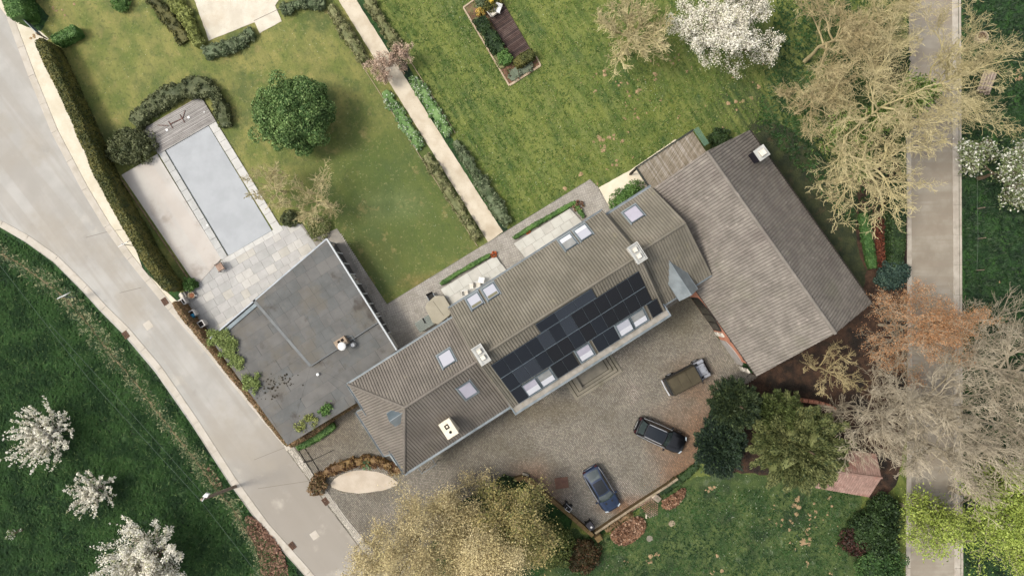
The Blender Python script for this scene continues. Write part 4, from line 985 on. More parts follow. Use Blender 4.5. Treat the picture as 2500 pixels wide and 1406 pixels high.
# solar panels
m_sol = [mat('solar_navy', C(13, 17, 27), C(17, 22, 32), .4, 3, rough=.3, spec=.35), mat('solar_black', C(13, 12, 16), C(17, 15, 20), .4, 3, rough=.3, spec=.3), mat('solar_blue', C(14, 22, 34), C(18, 27, 39), .4, 3, rough=.2, spec=.6)]
m_alu = mat('panel_edge', C(150, 166, 174), rough=.4, metal=.5); m_grid = mat('cell_line', C(26, 33, 42), rough=.4)
_pm = {}
aSE = math.atan((T['rz'] - T['sz']) / (T['st'] - T['rt']))
def panel(s, t, w, h, mi):
    key = (round(w, 2), round(h, 2), mi)
    M = frameM(H3(s, t, zSE(t)), (1, 0, 0), (0, math.cos(aSE), math.sin(aSE)))
    if key not in _pm:
        mb = MB(); mb.cham(-w / 2, w / 2, -h / 2, h / 2, .09, .135, .006); o = obj('solar_panel', mb, m_sol[mi], house)
        f = MB(); b = .012
        f.box(-w / 2, w / 2, -h / 2, -h / 2 + b * 1.6, .135, .139); f.box(-w / 2, w / 2, h / 2 - b, h / 2, .135, .139)
        f.box(-w / 2, -w / 2 + b * .6, -h / 2 + .02, h / 2 - .014, .135, .138)
        fo = obj('frame', f, m_alu, o)
        g_ = MB()
        for k in range(1, 6): g_.box(-w / 2 + w * k / 6 - .003, -w / 2 + w * k / 6 + .003, -h / 2 + .03, h / 2 - .02, .135, .1365)
        for k in range(1, 10): g_.box(-w / 2 + .01, w / 2 - .01, -h / 2 + h * k / 10 - .003, -h / 2 + h * k / 10 + .003, .1366, .138)
        go = obj('cell_grid', g_, m_grid, o); _pm[key] = (o.data, fo.data, go.data)
    else:
        o = link('solar_panel', _pm[key][0], house); link('frame', _pm[key][1], o); link('cell_grid', _pm[key][2], o)
    o.matrix_local = M
ca_ = math.cos(aSE); ph = 1.675; pw = 1.018; pit = 1.038
s00 = -4.58
tB = 4.08 + ph * ca_ / 2; tC = tB + (ph + .02) * ca_; tD = tC + (ph + .02) * ca_; tA = 4.05 - 1.02 * ca_ / 2
rp = random.Random(5)
for i in range(13):
    for t_ in (tB, tC):
        mi = 1 if (i > 9 or (i in (4, 5) and t_ == tC)) else (0 if rp.random() < .85 else 2)
        if i in (7, 8, 9): mi = 1 if rp.random() < .6 else 0
        panel(s00 + pw / 2 + i * pit, t_, pw, ph, mi)
sA = hit(1305.7, 789.9, zSE)[0]
for k in range(3): panel(sA + ph / 2 + k * (ph + .02), tA, ph, 1.01, (0, 2, 2)[k])
panel(s00 + pw / 2, tD, pw, ph * .97, 0)
for s_ in (-.29, .755): panel(s_, tD, pw, ph * .97, 1)
for s_ in (3.64, 4.68): panel(s_, tD, pw, ph * .97, 0)
panel(8.82, tD, .93, ph * .97, 1)

# chimneys
m_pot = mat('chimney_pot', C(214, 206, 190), C(226, 220, 206), 3, 5, rough=.7)
m_capz = mat('chimney_cap', C(176, 176, 170), C(196, 196, 190), 2, 5, rough=.6)
def chimney_top(px, py, z, w, l, zb, pots=2, m=None, rot=0):
    s, t = HL(px, py, z); e = thing('chimney', None, None); e.parent = house; e.location = H3(s, t, 0); e.rotation_euler = (0, 0, rot)
    mb = MB(); mb.box(-w / 2 + .08, w / 2 - .08, -l / 2 + .08, l / 2 - .08, zb, z - .1); obj('stack', mb, m or m_brickw, e)
    mb = MB(); mb.cham(-w / 2, w / 2, -l / 2, l / 2, z - .1, z, .03); obj('cap', mb, m_capz, e)
    mb = MB(); f = .03
    for a, b in ((-w / 2, -l / 2), (w / 2, -l / 2), (w / 2, l / 2), (-w / 2, l / 2)): mb.box(a - f, a + f, b - f, b + f, z - .05, z + .28)
    mb.box(-w / 2 - f, w / 2 + f, -l / 2 - f, -l / 2 + f, z + .28, z + .32); mb.box(-w / 2 - f, w / 2 + f, l / 2 - f, l / 2 + f, z + .28, z + .32)
    mb.box(-w / 2 - f, -w / 2 + f, -l / 2 + f, l / 2 - f, z + .28, z + .32); mb.box(w / 2 - f, w / 2 + f, -l / 2 + f, l / 2 - f, z + .28, z + .32); obj('cap_rail', mb, m_capz, e)
    for k in range(pots):
        y = (k - (pots - 1) / 2) * .55; mb = MB(); mb.cham(-.17, .17, y - .17, y + .17, z, z + .26, .03); obj('pot', mb, m_pot, e)
chimney_top(1175, 865, 10.5, .8, 1.45, 7.7); chimney_top(1555, 618, 10.5, .8, 1.45, 7.7)
s, t = HL(1095, 1047, 7.1); e = thing('chimney', None, None); e.parent = house; e.location = H3(s, t, 0)
mb = MB(); mb.box(-.46, .46, -.66, .66, 5.0, 6.98); obj('stack', mb, m_cream, e)
mb = MB(); o1, i1, i2 = .52, .14, .2
mb.cham(-.52, .52, -.72, .72, 6.98, 7.1, .02); obj('cap', mb, m_cream, e)
m_soot = mat('soot', C(30, 20, 16), rough=1)
mb = MB(); mb.box(-.2, .16, .02, .4, 7.1, 7.112); obj('flue_opening', mb, m_soot, e); mb = MB(); mb.box(-.08, .06, .14, .3, 7.112, 7.14); obj('flue_brick', mb, m_cream, e)
mb = MB(); mb.lathe([(.12, 7.1), (.12, 7.115)], 12, (.0, -.3)); obj('flue_opening', mb, m_soot, e)

# windows and door of the court front and of the garden front
for s_ in (-4.2, -2.3, -.4, 4.3, 6.2, 8.1):
    for zz_ in (1.2, 3.6):
        fr_ = MB(); y_ = -(T['st'] - .3); fr_.box(s_ - .55, s_ + .55, y_ - .05, y_ + .02, zz_, zz_ + 1.5); o = obj('window', fr_, m_white, house)
        for q in (-1, 1): pn = MB(); pn.box(s_ + q * .26 - .2, s_ + q * .26 + .2, y_ - .07, y_ - .052, zz_ + .08, zz_ + 1.42); obj('pane', pn, m_dglass, o)
mb = MB(); y_ = -(T['st'] - .3); mb.box(1.35, 2.45, y_ - .06, y_ + .02, .64, 2.9); dr = obj('door', mb, m_dark, house); mb = MB(); mb.box(2.25, 2.32, y_ - .1, y_ - .062, 1.6, 1.7); obj('handle', mb, m_gut, dr)
for s_ in (-3.6, -1.0, 1.6, 4.2, 6.8):
    fr_ = MB(); y_ = -(T['nt'] + .35); fr_.box(s_ - .7, s_ + .7, y_ - .02, y_ + .05, .3, 2.6); o = obj('window', fr_, m_white, house)
    for q in (-1, 1): pn = MB(); pn.box(s_ + q * .34 - .28, s_ + q * .34 + .28, y_ + .052, y_ + .07, .38, 2.52); obj('pane', pn, m_dglass, o)
# front steps
st_ = thing('front_steps', 'weathered stone steps and landing against the front of the long house', 'steps', (0, 0, 0), HROT)
m_stp = mat('mossy_step', C(126, 120, 106), C(146, 138, 122), 1.4, 7, patches=[(C(82, 82, 56), .8, .5, .68, .6)], rough=.9)
sc_, tc_ = HL(1440, 905, .5)
for k in range(4):
    mb = MB(); w = 1.45 + .34 * (3 - k); dd = 10.75 + .32 * (3 - k)
    mb.cham(sc_ - w, sc_ + w, -dd, -8.05, .0, .16 * (k + 1), .015); obj('step', mb, m_stp, st_)
    if k < 3:
        w2 = w - .34 + .07; d2 = dd - .32 + .07; mb = MB(); z_ = .16 * (k + 1); mb.box(sc_ - w2, sc_ + w2, -d2, -d2 + .09, z_, z_ + .006); mb.box(sc_ + w2 - .09, sc_ + w2, -d2 + .09, -8.1, z_, z_ + .006); mb.box(sc_ - w2, sc_ - w2 + .09, -d2 + .09, -8.1, z_, z_ + .006); obj('shade_dirt_line', mb, mat('riser_shade_dirt', C(62, 60, 44), rough=1), st_)  # dark strips paint in riser shade and dirt along each step foot
mb = MB(); mb.cham(sc_ - 1.7, sc_ - 1.35, -10.9, -8.05, .0, 1.0, .02); obj('cheek_wall', mb, m_stp, st_)
# glazed light well frame at the lower front corner
lw = thing('hand_rail', 'thin pale metal frame standing under the lower front corner of the house', 'railing', (0, 0, 0), HROT)
s1_, t1_ = HL(1026, 1150, 1.6); s2_, t2_ = HL(1060, 1128, 1.6)
mb = MB(); mb.tube([(s1_, -8.0, 1.6), (s1_, -t1_ - .25, 1.6), (s2_, -t2_ - .25, 1.6), (s2_, -8.0, 1.6)], .04, 5); obj('top_rail', mb, m_gut, lw)
for s_, t_ in ((s1_, t1_), (s2_, t2_)): mb = MB(); mb.tube([(s_, -t_ - .25, 0), (s_, -t_ - .25, 1.6)], .04, 5); obj('post', mb, m_gut, lw)

# ------------------------------------------------------------------ the barn
BD = Vector((.578, -.816)); BROT = math.atan2(-.816, .578)
barn = thing('barn', 'large tiled barn with orange brick wall and two steep roof slopes', 'barn', (0, 0, 0), BROT)
def B3(s, t, z): return Vector((s, t, z))          # local x along the ridge, local y = t (away from the house)
def BL(px, py, z):
    x, y = W(px, py, z); return (x * BD.x + y * BD.y, x * .816 + y * .578)
BZ = dict(rt=18.3, rz=9.2, wt=12.52, wz=4.3, et=24.0, ez=4.2)
bs = dict(r0=.08, r1=17.25, w0=.0, w1=17.98, e0=.72, e1=18.6)
tile_slope(barn, [B3(bs['w0'], BZ['wt'], BZ['wz']), B3(bs['w1'], BZ['wt'], BZ['wz']), B3(bs['r1'], BZ['rt'], BZ['rz']), B3(bs['r0'], BZ['rt'], BZ['rz'])], (1, 0, 0), m_tileB, tw=.25, tl=.33)
tile_slope(barn, [B3(bs['e0'], BZ['et'], BZ['ez']), B3(bs['e1'], BZ['et'], BZ['ez']), B3(bs['r1'], BZ['rt'], BZ['rz']), B3(bs['r0'], BZ['rt'], BZ['rz'])], (1, 0, 0), m_tileB, tw=.25, tl=.33)
ridge_row(barn, B3(bs['r0'], BZ['rt'], BZ['rz'] + .03), B3(bs['r1'], BZ['rt'], BZ['rz'] + .03), m_tileB, r=.15)
def bwall(s0, s1, t0, t1, z, m, name='wall', z0=0):
    mb = MB(); mb.box(s0, s1, t0, t1, z0, z); return obj(name, mb, m, barn)
mb = MB(); w0, w1 = .9, 16.9
for a, b, tt in ((w0, w1, 1),):
    base = [B3(a, 12.66, 0), B3(b, 12.66, 0), B3(b, 23.6, 0), B3(a, 23.6, 0)]; top = [Vector((p.x, p.y, 4.05)) for p in base]; mb.hexa(base, top)
    r1_, r2_ = B3(a, 18.3, 8.8), B3(b, 18.3, 8.8); mb.add([top[0], top[3], r1_, top[1], top[2], r2_], [(0, 2, 1), (3, 4, 5)])
obj('wall', mb, m_brick, barn)
gutter(barn, B3(bs['w0'], BZ['wt'], BZ['wz']), B3(bs['w1'], BZ['wt'], BZ['wz']), (0, -1, 0), m=m_dark, w=.05)
gutter(barn, B3(bs['e0'], BZ['et'], BZ['ez']), B3(bs['e1'], BZ['et'], BZ['ez']), (0, 1, 0), m=m_dark, w=.12)
# glazed arch and stone arch of the wall that faces the court, lintel blocks
def wall_s(px, py): return BL(px, py, 1.0)[0]
sg0, sg1 = wall_s(1697, 722), wall_s(1748, 808)
def archface(s0, s1, z0, z1, dep, m, name, n=10, y0=12.66):
    pts = [(s0, z0), (s1, z0)]
    for k in range(n + 1):
        a = math.pi * k / n; pts.append(((s0 + s1) / 2 + (s1 - s0) / 2 * math.cos(a), z1 - .9 + .9 * math.sin(a)))
    mb = MB(); k = len(pts); mb.add([B3(x, y0 - dep, z) for x, z in pts] + [B3(x, y0 + .05, z) for x, z in pts], [tuple(range(k)), tuple(range(2 * k - 1, k - 1, -1))] + [(i, i + k, (i + 1) % k + k, (i + 1) % k) for i in range(k)])
    return obj(name, mb, m, barn)
archface(sg0, sg1, .2, 3.3, .03, m_dark, 'window_frame')
n_ = 4
for k in range(n_):
    a = sg0 + .12 + (sg1 - sg0 - .2) * k / n_; b = a + (sg1 - sg0 - .2) / n_ - .14
    hk = (2.7, 3.15, 3.15, 2.7)[k]; mb = MB(); mb.box(a, b, 12.6, 12.625, .4, hk); obj('window', mb, m_dglass, barn)
s3, s4 = wall_s(1760, 835), wall_s(1806, 892)
archface(s3, s4, .05, 2.3, .05, mat('grey_stone_panel', C(172, 166, 158), C(190, 184, 178), 2, 7, patches=[(C(140, 134, 128), 1.5, .5, .7, .6)], bump=(14, .6, .03)), 'blocked_arch')
for ss in (wall_s(1750, 818), wall_s(1812, 903)):
    for z_ in (.2, 1.5): mb = MB(); mb.cham(ss - .2, ss + .2, 12.53, 12.67, z_, z_ + .9, .02); obj('stone_block', mb, m_pot, barn)
for px, py in ((1785, 841), (1817, 886)):
    ss = BL(px, py, 4.4)[0]; mb = MB(); mb.box(ss - .1, ss + .1, 12.6, 12.68, 3.3, 3.5); obj('wall_tie', mb, m_dark, barn)
mb = MB(); mb.tube([B3(wall_s(1822, 906), 12.2, 2.4), B3(wall_s(1822, 906), 12.7, 2.4)], .05, 5); obj('bracket', mb, m_dark, barn)
# barn chimney
s, t = BL(1861, 373, 7.6); e = thing('chimney', None, None); e.parent = barn; e.location = (s, t, 0)
mb = MB(); mb.box(-.42, .42, -.42, .42, 4.9, 7.45); obj('stack', mb, mat('black_slate', C(34, 32, 42), C(44, 42, 52), 3, 5, rough=.5), e)
mb = MB(); mb.cham(-.5, .5, -.5, .5, 7.45, 7.55, .03); obj('cap', mb, m_capz, e); mb = MB(); mb.cham(-.26, .26, -.26, .26, 7.55, 7.82, .04); obj('pot', mb, m_pot, e)
mb = MB(); mb.box(-.55, .55, -.6, .55, 5.5, 5.56); obj('flashing', mb, m_dark, e)
# timber veranda roof at the barn's upper end
ver = thing('veranda', 'weathered plank veranda roof with dark frame at the upper end of the barn', 'veranda', (0, 0, 0))
zv = 3.2
VP = [W(1553, 410, zv), W(1690, 319, zv), W(1728, 366, zv), W(1640, 470, zv), W(1601, 468, zv)]
VA, VB = Vector(VP[0]), Vector(VP[1]); vd = (VB - VA).normalized(); vn = Vector((vd.y, -vd.x)); Lv = (VB - VA).length
m_plk = [mat('weathered_plank_%d' % k, C(*a), C(*b), 2, 6, wave=(R(-57), .06, C(*c), .7), rough=.9) for k, (a, b, c) in enumerate([((142, 133, 116), (164, 155, 140), (108, 98, 80)), ((134, 124, 106), (154, 144, 128), (96, 88, 70)), ((150, 142, 128), (176, 168, 156), (118, 110, 96))])]
npk = 40
for k in range(npk):
    a = VA + vd * (Lv * (k + .04) / npk); b = VA + vd * (Lv * (k + .96) / npk)
    l = 2.95 + .6 * (1 - k / npk); mb = MB(); zz = zv - .02 + random.uniform(-.008, .008)
    q = [a + vn * .08, b + vn * .08, b + vn * l * 1.05, a + vn * l * 1.05]
    mb.hexa([Vector((p.x, p.y, zz - .04)) for p in q][::-1], [Vector((p.x, p.y, zz)) for p in q][::-1]); obj('plank', mb, m_plk[random.randrange(3)], ver)
mb = MB(); A, B = Vector((VA.x, VA.y, zv)), Vector((VB.x, VB.y, zv)); n3 = Vector((vn.x, vn.y, 0)); d3 = Vector((vd.x, vd.y, 0)); up3 = Vector((0, 0, 1))
def beam(P, Q, w, h):
    P, Q = Vector(P), Vector(Q); d = (Q - P).normalized(); n = Vector((-d.y, d.x, 0)).normalized() * w / 2; u = Vector((0, 0, h / 2)); mb = MB()
    mb.hexa([P - n - u, Q - n - u, Q + n - u, P + n - u], [P - n + u, Q - n + u, Q + n + u, P + n + u]); return mb
m_gdk = mat('green_black_steel', C(40, 46, 40), C(56, 60, 50), 2, 5, rough=.5)
obj('frame_beam', beam(A - d3 * .08, B + d3 * .08, .14, .2), m_gdk, ver); obj('frame_beam', beam(A, A + n3 * 3.2, .12, .2), m_gdk, ver)
m_gg = mat('green_glass', C(96, 130, 104), rough=.15, spec=.5, alpha=.55)
mb = MB(); q = [B + d3 * .12, B + d3 * .62, B + d3 * .62 + n3 * 1.7, B + d3 * .12 + n3 * 1.7]; mb.hexa([p - up3 * .03 for p in q][::-1], q[::-1]); obj('glass_edge', mb, m_gg, ver)
for p in (A + n3 * .05, B + n3 * .05): mb = MB(); mb.box(p.x - .08, p.x + .08, p.y - .08, p.y + .08, 0, zv - .1); obj('post', mb, m_dark, ver)

# ------------------------------------------------------------------ flat roofed building
flat = thing('flat_roofed_annex', 'low annex with dark patched roofing felt and white edged long window wall', 'building', (0, 0, 0))
zf = 3.3
def felt(n, c): return mat(n, C(*c), C(*[v + 12 for v in c]), .7, 8, patches=[(C(104, 98, 86), .35, .5, .64, .6), (C(118, 115, 108), 1.2, .54, .7, .4), (C(66, 58, 50), .4, .58, .7, .75)], bump=(20, .35, .01), rough=.85)
m_felt = [felt('felt_slate', (96, 95, 92)), felt('felt_blue', (92, 93, 91)), felt('felt_pale', (101, 99, 95))]
m_seam = mat('felt_seam', C(74, 75, 75), rough=.9)
outl = [(797, 583), (968, 855), (856, 942), (868, 985), (702, 1086), (512, 826)]
FP = [W(x, y, zf) for x, y in outl]
A1, A2, A3 = W(618, 732, zf), W(757, 893, zf), W(922, 786, zf)
mb = MB(); inn = [W(x, y, 3.0) for x, y in [(797, 590), (960, 855), (850, 940), (862, 980), (704, 1078), (520, 828)]]
mb.prism(inn, 0, 2.85); obj('wall', mb, m_brickw, flat)
mb = MB(); mb.prism(FP, 2.84, 3.0); obj('roof_deck', mb, m_seam, flat)
RA = [FP[0], A3, A2, A1]; mb = MB(); mb.prism(RA, 3.0, 3.22); obj('raised_roof', mb, m_seam, flat)
slabgrid(flat, [RA], HANG, [1.0], 1.0, 3.232, m_felt, 'roofing_sheet', .012, 8, .012, (4, 5, 2), jz=.001)
RB = [A1, A2, W(790, 935, 3.0), W(868, 985, 3.0), W(702, 1086, 3.0), W(512, 826, 3.0)]
RC = [A2, A3, W(968, 855, 3.0), W(856, 942, 3.0), W(866, 980, 3.0), W(795, 935, 3.0)]
slabgrid(flat, [[A1, A2, W(702, 1086, 3.0), W(512, 826, 3.0)], [A2, W(868, 985, 3.0), W(702, 1086, 3.0)]], HANG, [3.0, 4.2], .98, 3.012, m_felt, 'roofing_sheet', .012, 9, .012, (5, 3, 2), jz=.001)
slabgrid(flat, [[A2, A3, W(968, 855, 3.0), W(856, 942, 3.0)], [A2, W(856, 942, 3.0), W(868, 985, 3.0)]], HANG, [2.4, 3.6], .98, 3.012, m_felt, 'roofing_sheet', .012, 10, .012, (5, 3, 2), jz=.001)
m_flash = mat('lead_flashing', C(112, 115, 115), C(100, 104, 105), 1.5, 6, rough=.6)
a1, a2, a3 = (Vector((p[0], p[1], 3.2)) for p in (A1, A2, A3))
obj('lead_strip', beam(a1, a2, .24, .1), m_flash, flat)
obj('lead_strip', beam(a2 + Vector((0, 0, -.03)), a3 + Vector((0, 0, -.03)), .16, .1), m_flash, flat)
F3 = [Vector((p[0], p[1], 3.08)) for p in FP]
m_par = mat('pale_parapet', C(150, 158, 164), C(176, 182, 186), 2, 5, rough=.5)
obj('parapet', beam(F3[5], F3[0], .12, .34), m_par, flat)
obj('parapet', beam(F3[0] + Vector((0, 0, .01)), F3[1], .13, .34), mat('pale_coping_metal', C(186, 190, 192), rough=.5), flat)
mb = MB(); mb.add([], [])
obj('dark_upstand', beam(F3[5] + Vector((.3, -.2, -.0)), F3[0] + Vector((.16, -.22, -.0)), .3, .1), m_zincd, flat)
# the long window wall: white lintel, dark panes between white posts
dw = (F3[1] - F3[0]).normalized(); nw = Vector((-dw.y, dw.x, 0)); nw = nw if nw.x > 0 else -nw
i0_, i1_ = Vector((*W(797, 590, 3.0), 0)), Vector((*W(960, 855, 3.0), 0)); Lw = (i1_ - i0_).length; dw = (i1_ - i0_).normalized()
def wpiece(a, b, z0, z1, out, m, name):
    mb = MB(); P, Q = i0_ + dw * a, i0_ + dw * b; q = [P, Q, Q + nw * out, P + nw * out]; mb.hexa([p + up3 * z0 for p in q], [p + up3 * z1 for p in q]); obj(name, mb, m, flat)
wpiece(0, Lw, 2.72, 2.84, .2, m_white, 'lintel')
cuts = [(.0, 3.3), (4.3, 7.4), (7.7, 9.4)]
for a, b in cuts:
    n = max(2, round((b - a) / 1.1))
    for k in range(n): wpiece(a + (b - a) * k / n + .05, a + (b - a) * (k + 1) / n - .05, .1, 2.7, .06, m_dglass, 'window')
    for k in range(n + 1): x = a + (b - a) * k / n; wpiece(max(0, x - .045), x + .045, 0, 2.7, .13, m_white, 'window_post')
for k, (px, py) in enumerate(((878, 690), (925, 790), (934, 793), (955, 832))):
    mb = MB(); x, y = W(px - 10, py - 8, 2.9); mb.box(x - .05, x + .3, y - .07, y + .07, 2.75, 2.9); obj('downpipe', mb, m_dark, flat)
# roof chimney with round cowl
x, y = W(832, 838, 4.0); e = thing('chimney', None, None); e.parent = flat; e.location = (x, y, 0); e.rotation_euler = (0, 0, HANG)
mb = MB(); mb.box(-.55, .5, -.3, .42, 2.9, 3.8); obj('stack', mb, mat('tan_brick', C(150, 132, 112), C(172, 152, 130), 4, 6, rough=.9), e)
mb = MB()
for a in ((-.25, -.02), (.08, .32)): mb.box(a[0], a[1], .05, .3, 3.8, 3.812)
obj('flue_opening', mb, m_soot, e)
mb = MB(); mb.lathe([(.1, 3.8), (.1, 4.25)], 12, (.02, -.28)); obj('flue_pipe', mb, m_gut, e)
mb = MB(); mb.lathe([(.34, 4.22), (.36, 4.3), (.3, 4.36), (.0, 4.4)], 20, (.02, -.28)); obj('cowl', mb, m_white, e, smooth=True)
mb = MB(); mb.tube([(.62, -.62, 3.0), (.62, -.62, 3.5)], .22, 14, cap=False); mb.lathe([(.17, 3.42), (.0, 3.42)], 14, (.62, -.62)); obj('vent_pipe', mb, m_white, e)
mb = MB(); mb.tube([(.55, .2, 3.3), (.95, .1, 3.3), (.95, -.4, 3.3)], .025, 5); obj('guard_rail', mb, m_gut, e)
x, y = W(775, 914, 3.3); mb = MB(); mb.lathe([(.12, 3.0), (.12, 3.28), (.0, 3.3)], 14, (x, y)); obj('vent_pipe', mb, m_white, flat)
m_stain = mat('damp_moss', C(44, 40, 30), C(60, 52, 40), 4, 7, rough=.95)
r = random.Random(3); mb = MB()
for k in range(70):
    px, py = random.choice([(660, 940), (700, 930), (650, 960), (680, 925)]); cx, cy = W(px + r.gauss(0, 16), py + r.gauss(0, 9), 3.05); rad = r.uniform(.03, .11)
    mb.add([(cx + rad * r.uniform(.5, 1.2) * math.cos(6.283 * q / 8), cy + rad * r.uniform(.5, 1.2) * math.sin(6.283 * q / 8), 3.036) for q in range(8)], [tuple(range(8))])
obj('moss_spots', mb, m_stain, flat)['kind'] = 'stuff'

# ------------------------------------------------------------------ shed under the yew
shed = thing('shed', 'small shed with pink red tiled roof half hidden under the conifer', 'shed', (0, 0, 0))
m_pink = mat('pink_tile', C(150, 120, 108), C(164, 134, 121), 1.2, 8, patches=[(C(150, 96, 82), .9, .5, .7, .6)], island=.16, rough=.85)
zs = 2.5
q = [Vector((*W(1990, 1190, 2.0), 2.0)), Vector((*W(2123, 1214, 2.0), 2.0)), Vector((*W(2153, 1166, 3.3), 3.3)), Vector((*W(2020, 1148, 3.3), 3.3))]
tile_slope(shed, q, (q[1] - q[0]), m_pink, tw=.22, tl=.28, thick=.08, hump=.03, lift=.02)
q2 = [Vector((*W(2140, 1108, 2.0), 2.0)), Vector((*W(2030, 1092, 2.0), 2.0)), q[3], q[2]]
tile_slope(shed, q2, (q2[1] - q2[0]), m_pink, tw=.22, tl=.28, thick=.08, hump=.03, lift=.02)
ridge_row(shed, q[3] + up3 * .02, q[2] + up3 * .02, m_pink, r=.1)
mb = MB(); cx = [(p.x, p.y) for p in (q[0], q[1], q2[0], q2[1])]; cxm = (sum(p[0] for p in cx) / 4, sum(p[1] for p in cx) / 4)
mb.prism([(cxm[0] + (p[0] - cxm[0]) * .85, cxm[1] + (p[1] - cxm[1]) * .85) for p in cx], 0, 2.0); obj('wall', mb, m_dark, shed)
# curved brick wall
bw = thing('curved_brick_wall', 'low curved orange brick wall behind the conifer on brown ground', 'wall', (0, 0, 0))
arc = path_resample([W(x, y, .9) for x, y in [(1925, 980), (1960, 978), (2000, 983), (2030, 992), (2046, 1004)]], .45)
_bm = {}
for i in range(len(arc) - 1):
    a, b = arc[i], arc[i + 1]; d = b - a; ang = math.atan2(d.y, d.x)
    if 0 not in _bm: mb = MB(); mb.cham(-.21, .21, -.15, .15, 0, .9, .02); o = obj('coping_brick', mb, m_brick, bw); _bm[0] = o.data
    else: o = link('coping_brick', _bm[0], bw)
    o.location = ((a.x + b.x) / 2, (a.y + b.y) / 2, 0); o.rotation_euler = (0, 0, ang)
# ================================================================== POOL
pool = thing('covered_pool', 'long swimming pool closed with a pale blue grey cover', 'pool', (0, 0, 0))
m_cover = mat('pool_cover', C(158, 162, 165), C(168, 172, 175), .6, 8, patches=[(C(174, 178, 180), 1.2, .56, .74, .5)], specks=[(C(140, 140, 134), 3.0, .04, 1.2, .5, .62)], bump=(12, .2, .01), rough=.6)
CV = [(404, 367), (508, 305), (664, 563), (558, 625)]
mb = MB(); mb.prism([W(*p) for p in CV], .03, .065); obj('cover', mb, m_cover, pool)
m_cop = mat('coping_stone', C(176, 176, 172), C(192, 192, 188), 1.5, 7, patches=[(C(150, 150, 140), 1.0, .55, .72, .5)], bump=(16, .2, .01))
m_cop2 = mat('coping_pale', C(192, 190, 184), C(203, 201, 195), 1.5, 7, bump=(16, .2, .01))
def wl_(a, b): return Vector(W(*a)), Vector(W(*b))
slabs(pool, *wl_((395, 371), (549, 630)), .62, 1.0, .095, m_cop, 'coping', th=.06)
slabs(pool, *wl_((518, 300), (682, 566)), .72, 1.0, .095, m_cop2, 'coping', th=.06)
slabs(pool, *wl_((552, 636), (690, 556)), .5, 1.0, .093, m_cop2, 'coping', th=.06)
mb = MB()
for a, b in (((404, 367), (558, 625)), ((558, 625), (664, 563))):
    P, Q = P3(*a, .075), P3(*b, .075); mb.tube([P, Q], .025, 4)
obj('track', mb, m_gut, pool)
mb = MB(); x, y = W(507, 550); mb.lathe([(.09, .09), (.0, .115)], 10, (x, y)); obj('skimmer_lid', mb, m_white, pool)
# cream terrace beside the pool
ct = sheet('terrace_by_the_pool', [(298, 428), (385, 377), (541, 632), (481, 698)], .1, mat('cream_terrace', C(186, 181, 173), C(198, 193, 185), .5, 9, patches=[(C(158, 146, 136), .5, .54, .7, .75)], stripes=(PATHDIR + R(90), 1.2, C(196, 184, 172), .4), bump=(20, .3, .01)), thick=.12)
mb = MB()
P, Q = W(298, 428), W(481, 698)
ed = thing('terrace_edge', 'long thin pale edging between the cream terrace and the tall hedge', 'edging', (0, 0, 0))
slabs(ed, Vector(W(292, 431)), Vector(W(474, 700)), .1, 1.5, .12, mat('timber_edge', C(150, 130, 96), C(110, 90, 66), 2, 5), 'edge_board', th=.14)
# timber deck
deck = thing('pool_deck', 'silver grey timber deck with long planks above the pool end', 'deck', (0, 0, 0))
zD = .16
dA, dB, dD = Vector(W(348, 315, zD)), Vector(W(489, 234, zD)), Vector(W(386, 377, zD)); dx_, dy_ = dB - dA, dD - dA; nP = 19
m_deck = [mat('deck_plank_%d' % k, C(*a), C(*b), 1.5, 6, wave=(math.atan2(dx_.y, dx_.x) * -1, .05, C(*c), .6), rough=.85) for k, (a, b, c) in enumerate([((156, 152, 146), (170, 166, 160), (130, 126, 120)), ((164, 160, 154), (178, 173, 168), (140, 135, 129)), ((146, 141, 136), (160, 155, 150), (122, 117, 112))])]
ang_ = math.atan2(dx_.y, dx_.x); Lp = dx_.length; wp = dy_.length / nP
meshes_ = {}
for k in range(nP):
    mi = random.randrange(3); c = dA + dy_ * ((k + .5) / nP) + dx_ * .5
    if mi not in meshes_: mb = MB(); mb.cham(-Lp / 2, Lp / 2, -wp / 2 + .006, wp / 2 - .006, -.06, 0, .006); o = obj('plank', mb, m_deck[mi], deck); meshes_[mi] = o.data
    else: o = link('plank', meshes_[mi], deck)
    o.location = (c.x + random.uniform(-.012, .012), c.y, zD + random.uniform(-.003, .003)); o.rotation_euler = (0, 0, ang_)
mb = MB(); mb.prism([(dA - dx_ * .0).to_tuple(), dB.to_tuple(), (dB + dy_ * .98).to_tuple(), dD.to_tuple()], .02, .09); obj('deck_base', mb, m_dark, deck)
fr = thing('metal_frame', 'rusty folded metal frame lying on the silver timber deck', 'metal frame', (*W(432, 296), zD))
mb = MB(); o_ = Vector((*W(432, 296), 0))
for l in (((387, 307), (413, 308)), ((413, 297), (424, 315)), ((416, 305), (449, 290)), ((441, 281), (453, 301)), ((448, 290), (454, 271))):
    mb.tube([P3(*l[0], .05) - o_, P3(*l[1], .05) - o_], .028, 5)
obj('frame_bar', mb, mat('rusty_bar', C(96, 60, 52), C(120, 80, 66), 4, 4, rough=.7), fr)
for px, py, sz, lab in ((410, 319, .11, 'small white square block on the deck left of the metal frame'), (463, 288, .11, 'small white square block on the deck right of the metal frame')):
    x, y = W(px, py); mb = MB(); mb.cham(-sz, sz, -sz, sz, 0, .06, .01); tag(obj('light_block', mb, m_white, loc=(x, y, zD), rotz=ang_), lab, 'block')
x, y = W(501, 275); mb = MB(); mb.lathe([(.06, 0), (.06, .03), (0, .04)], 10); tag(obj('deck_light', mb, m_white, loc=(x, y, zD)), 'tiny round white light near the right corner of the timber deck', 'light')

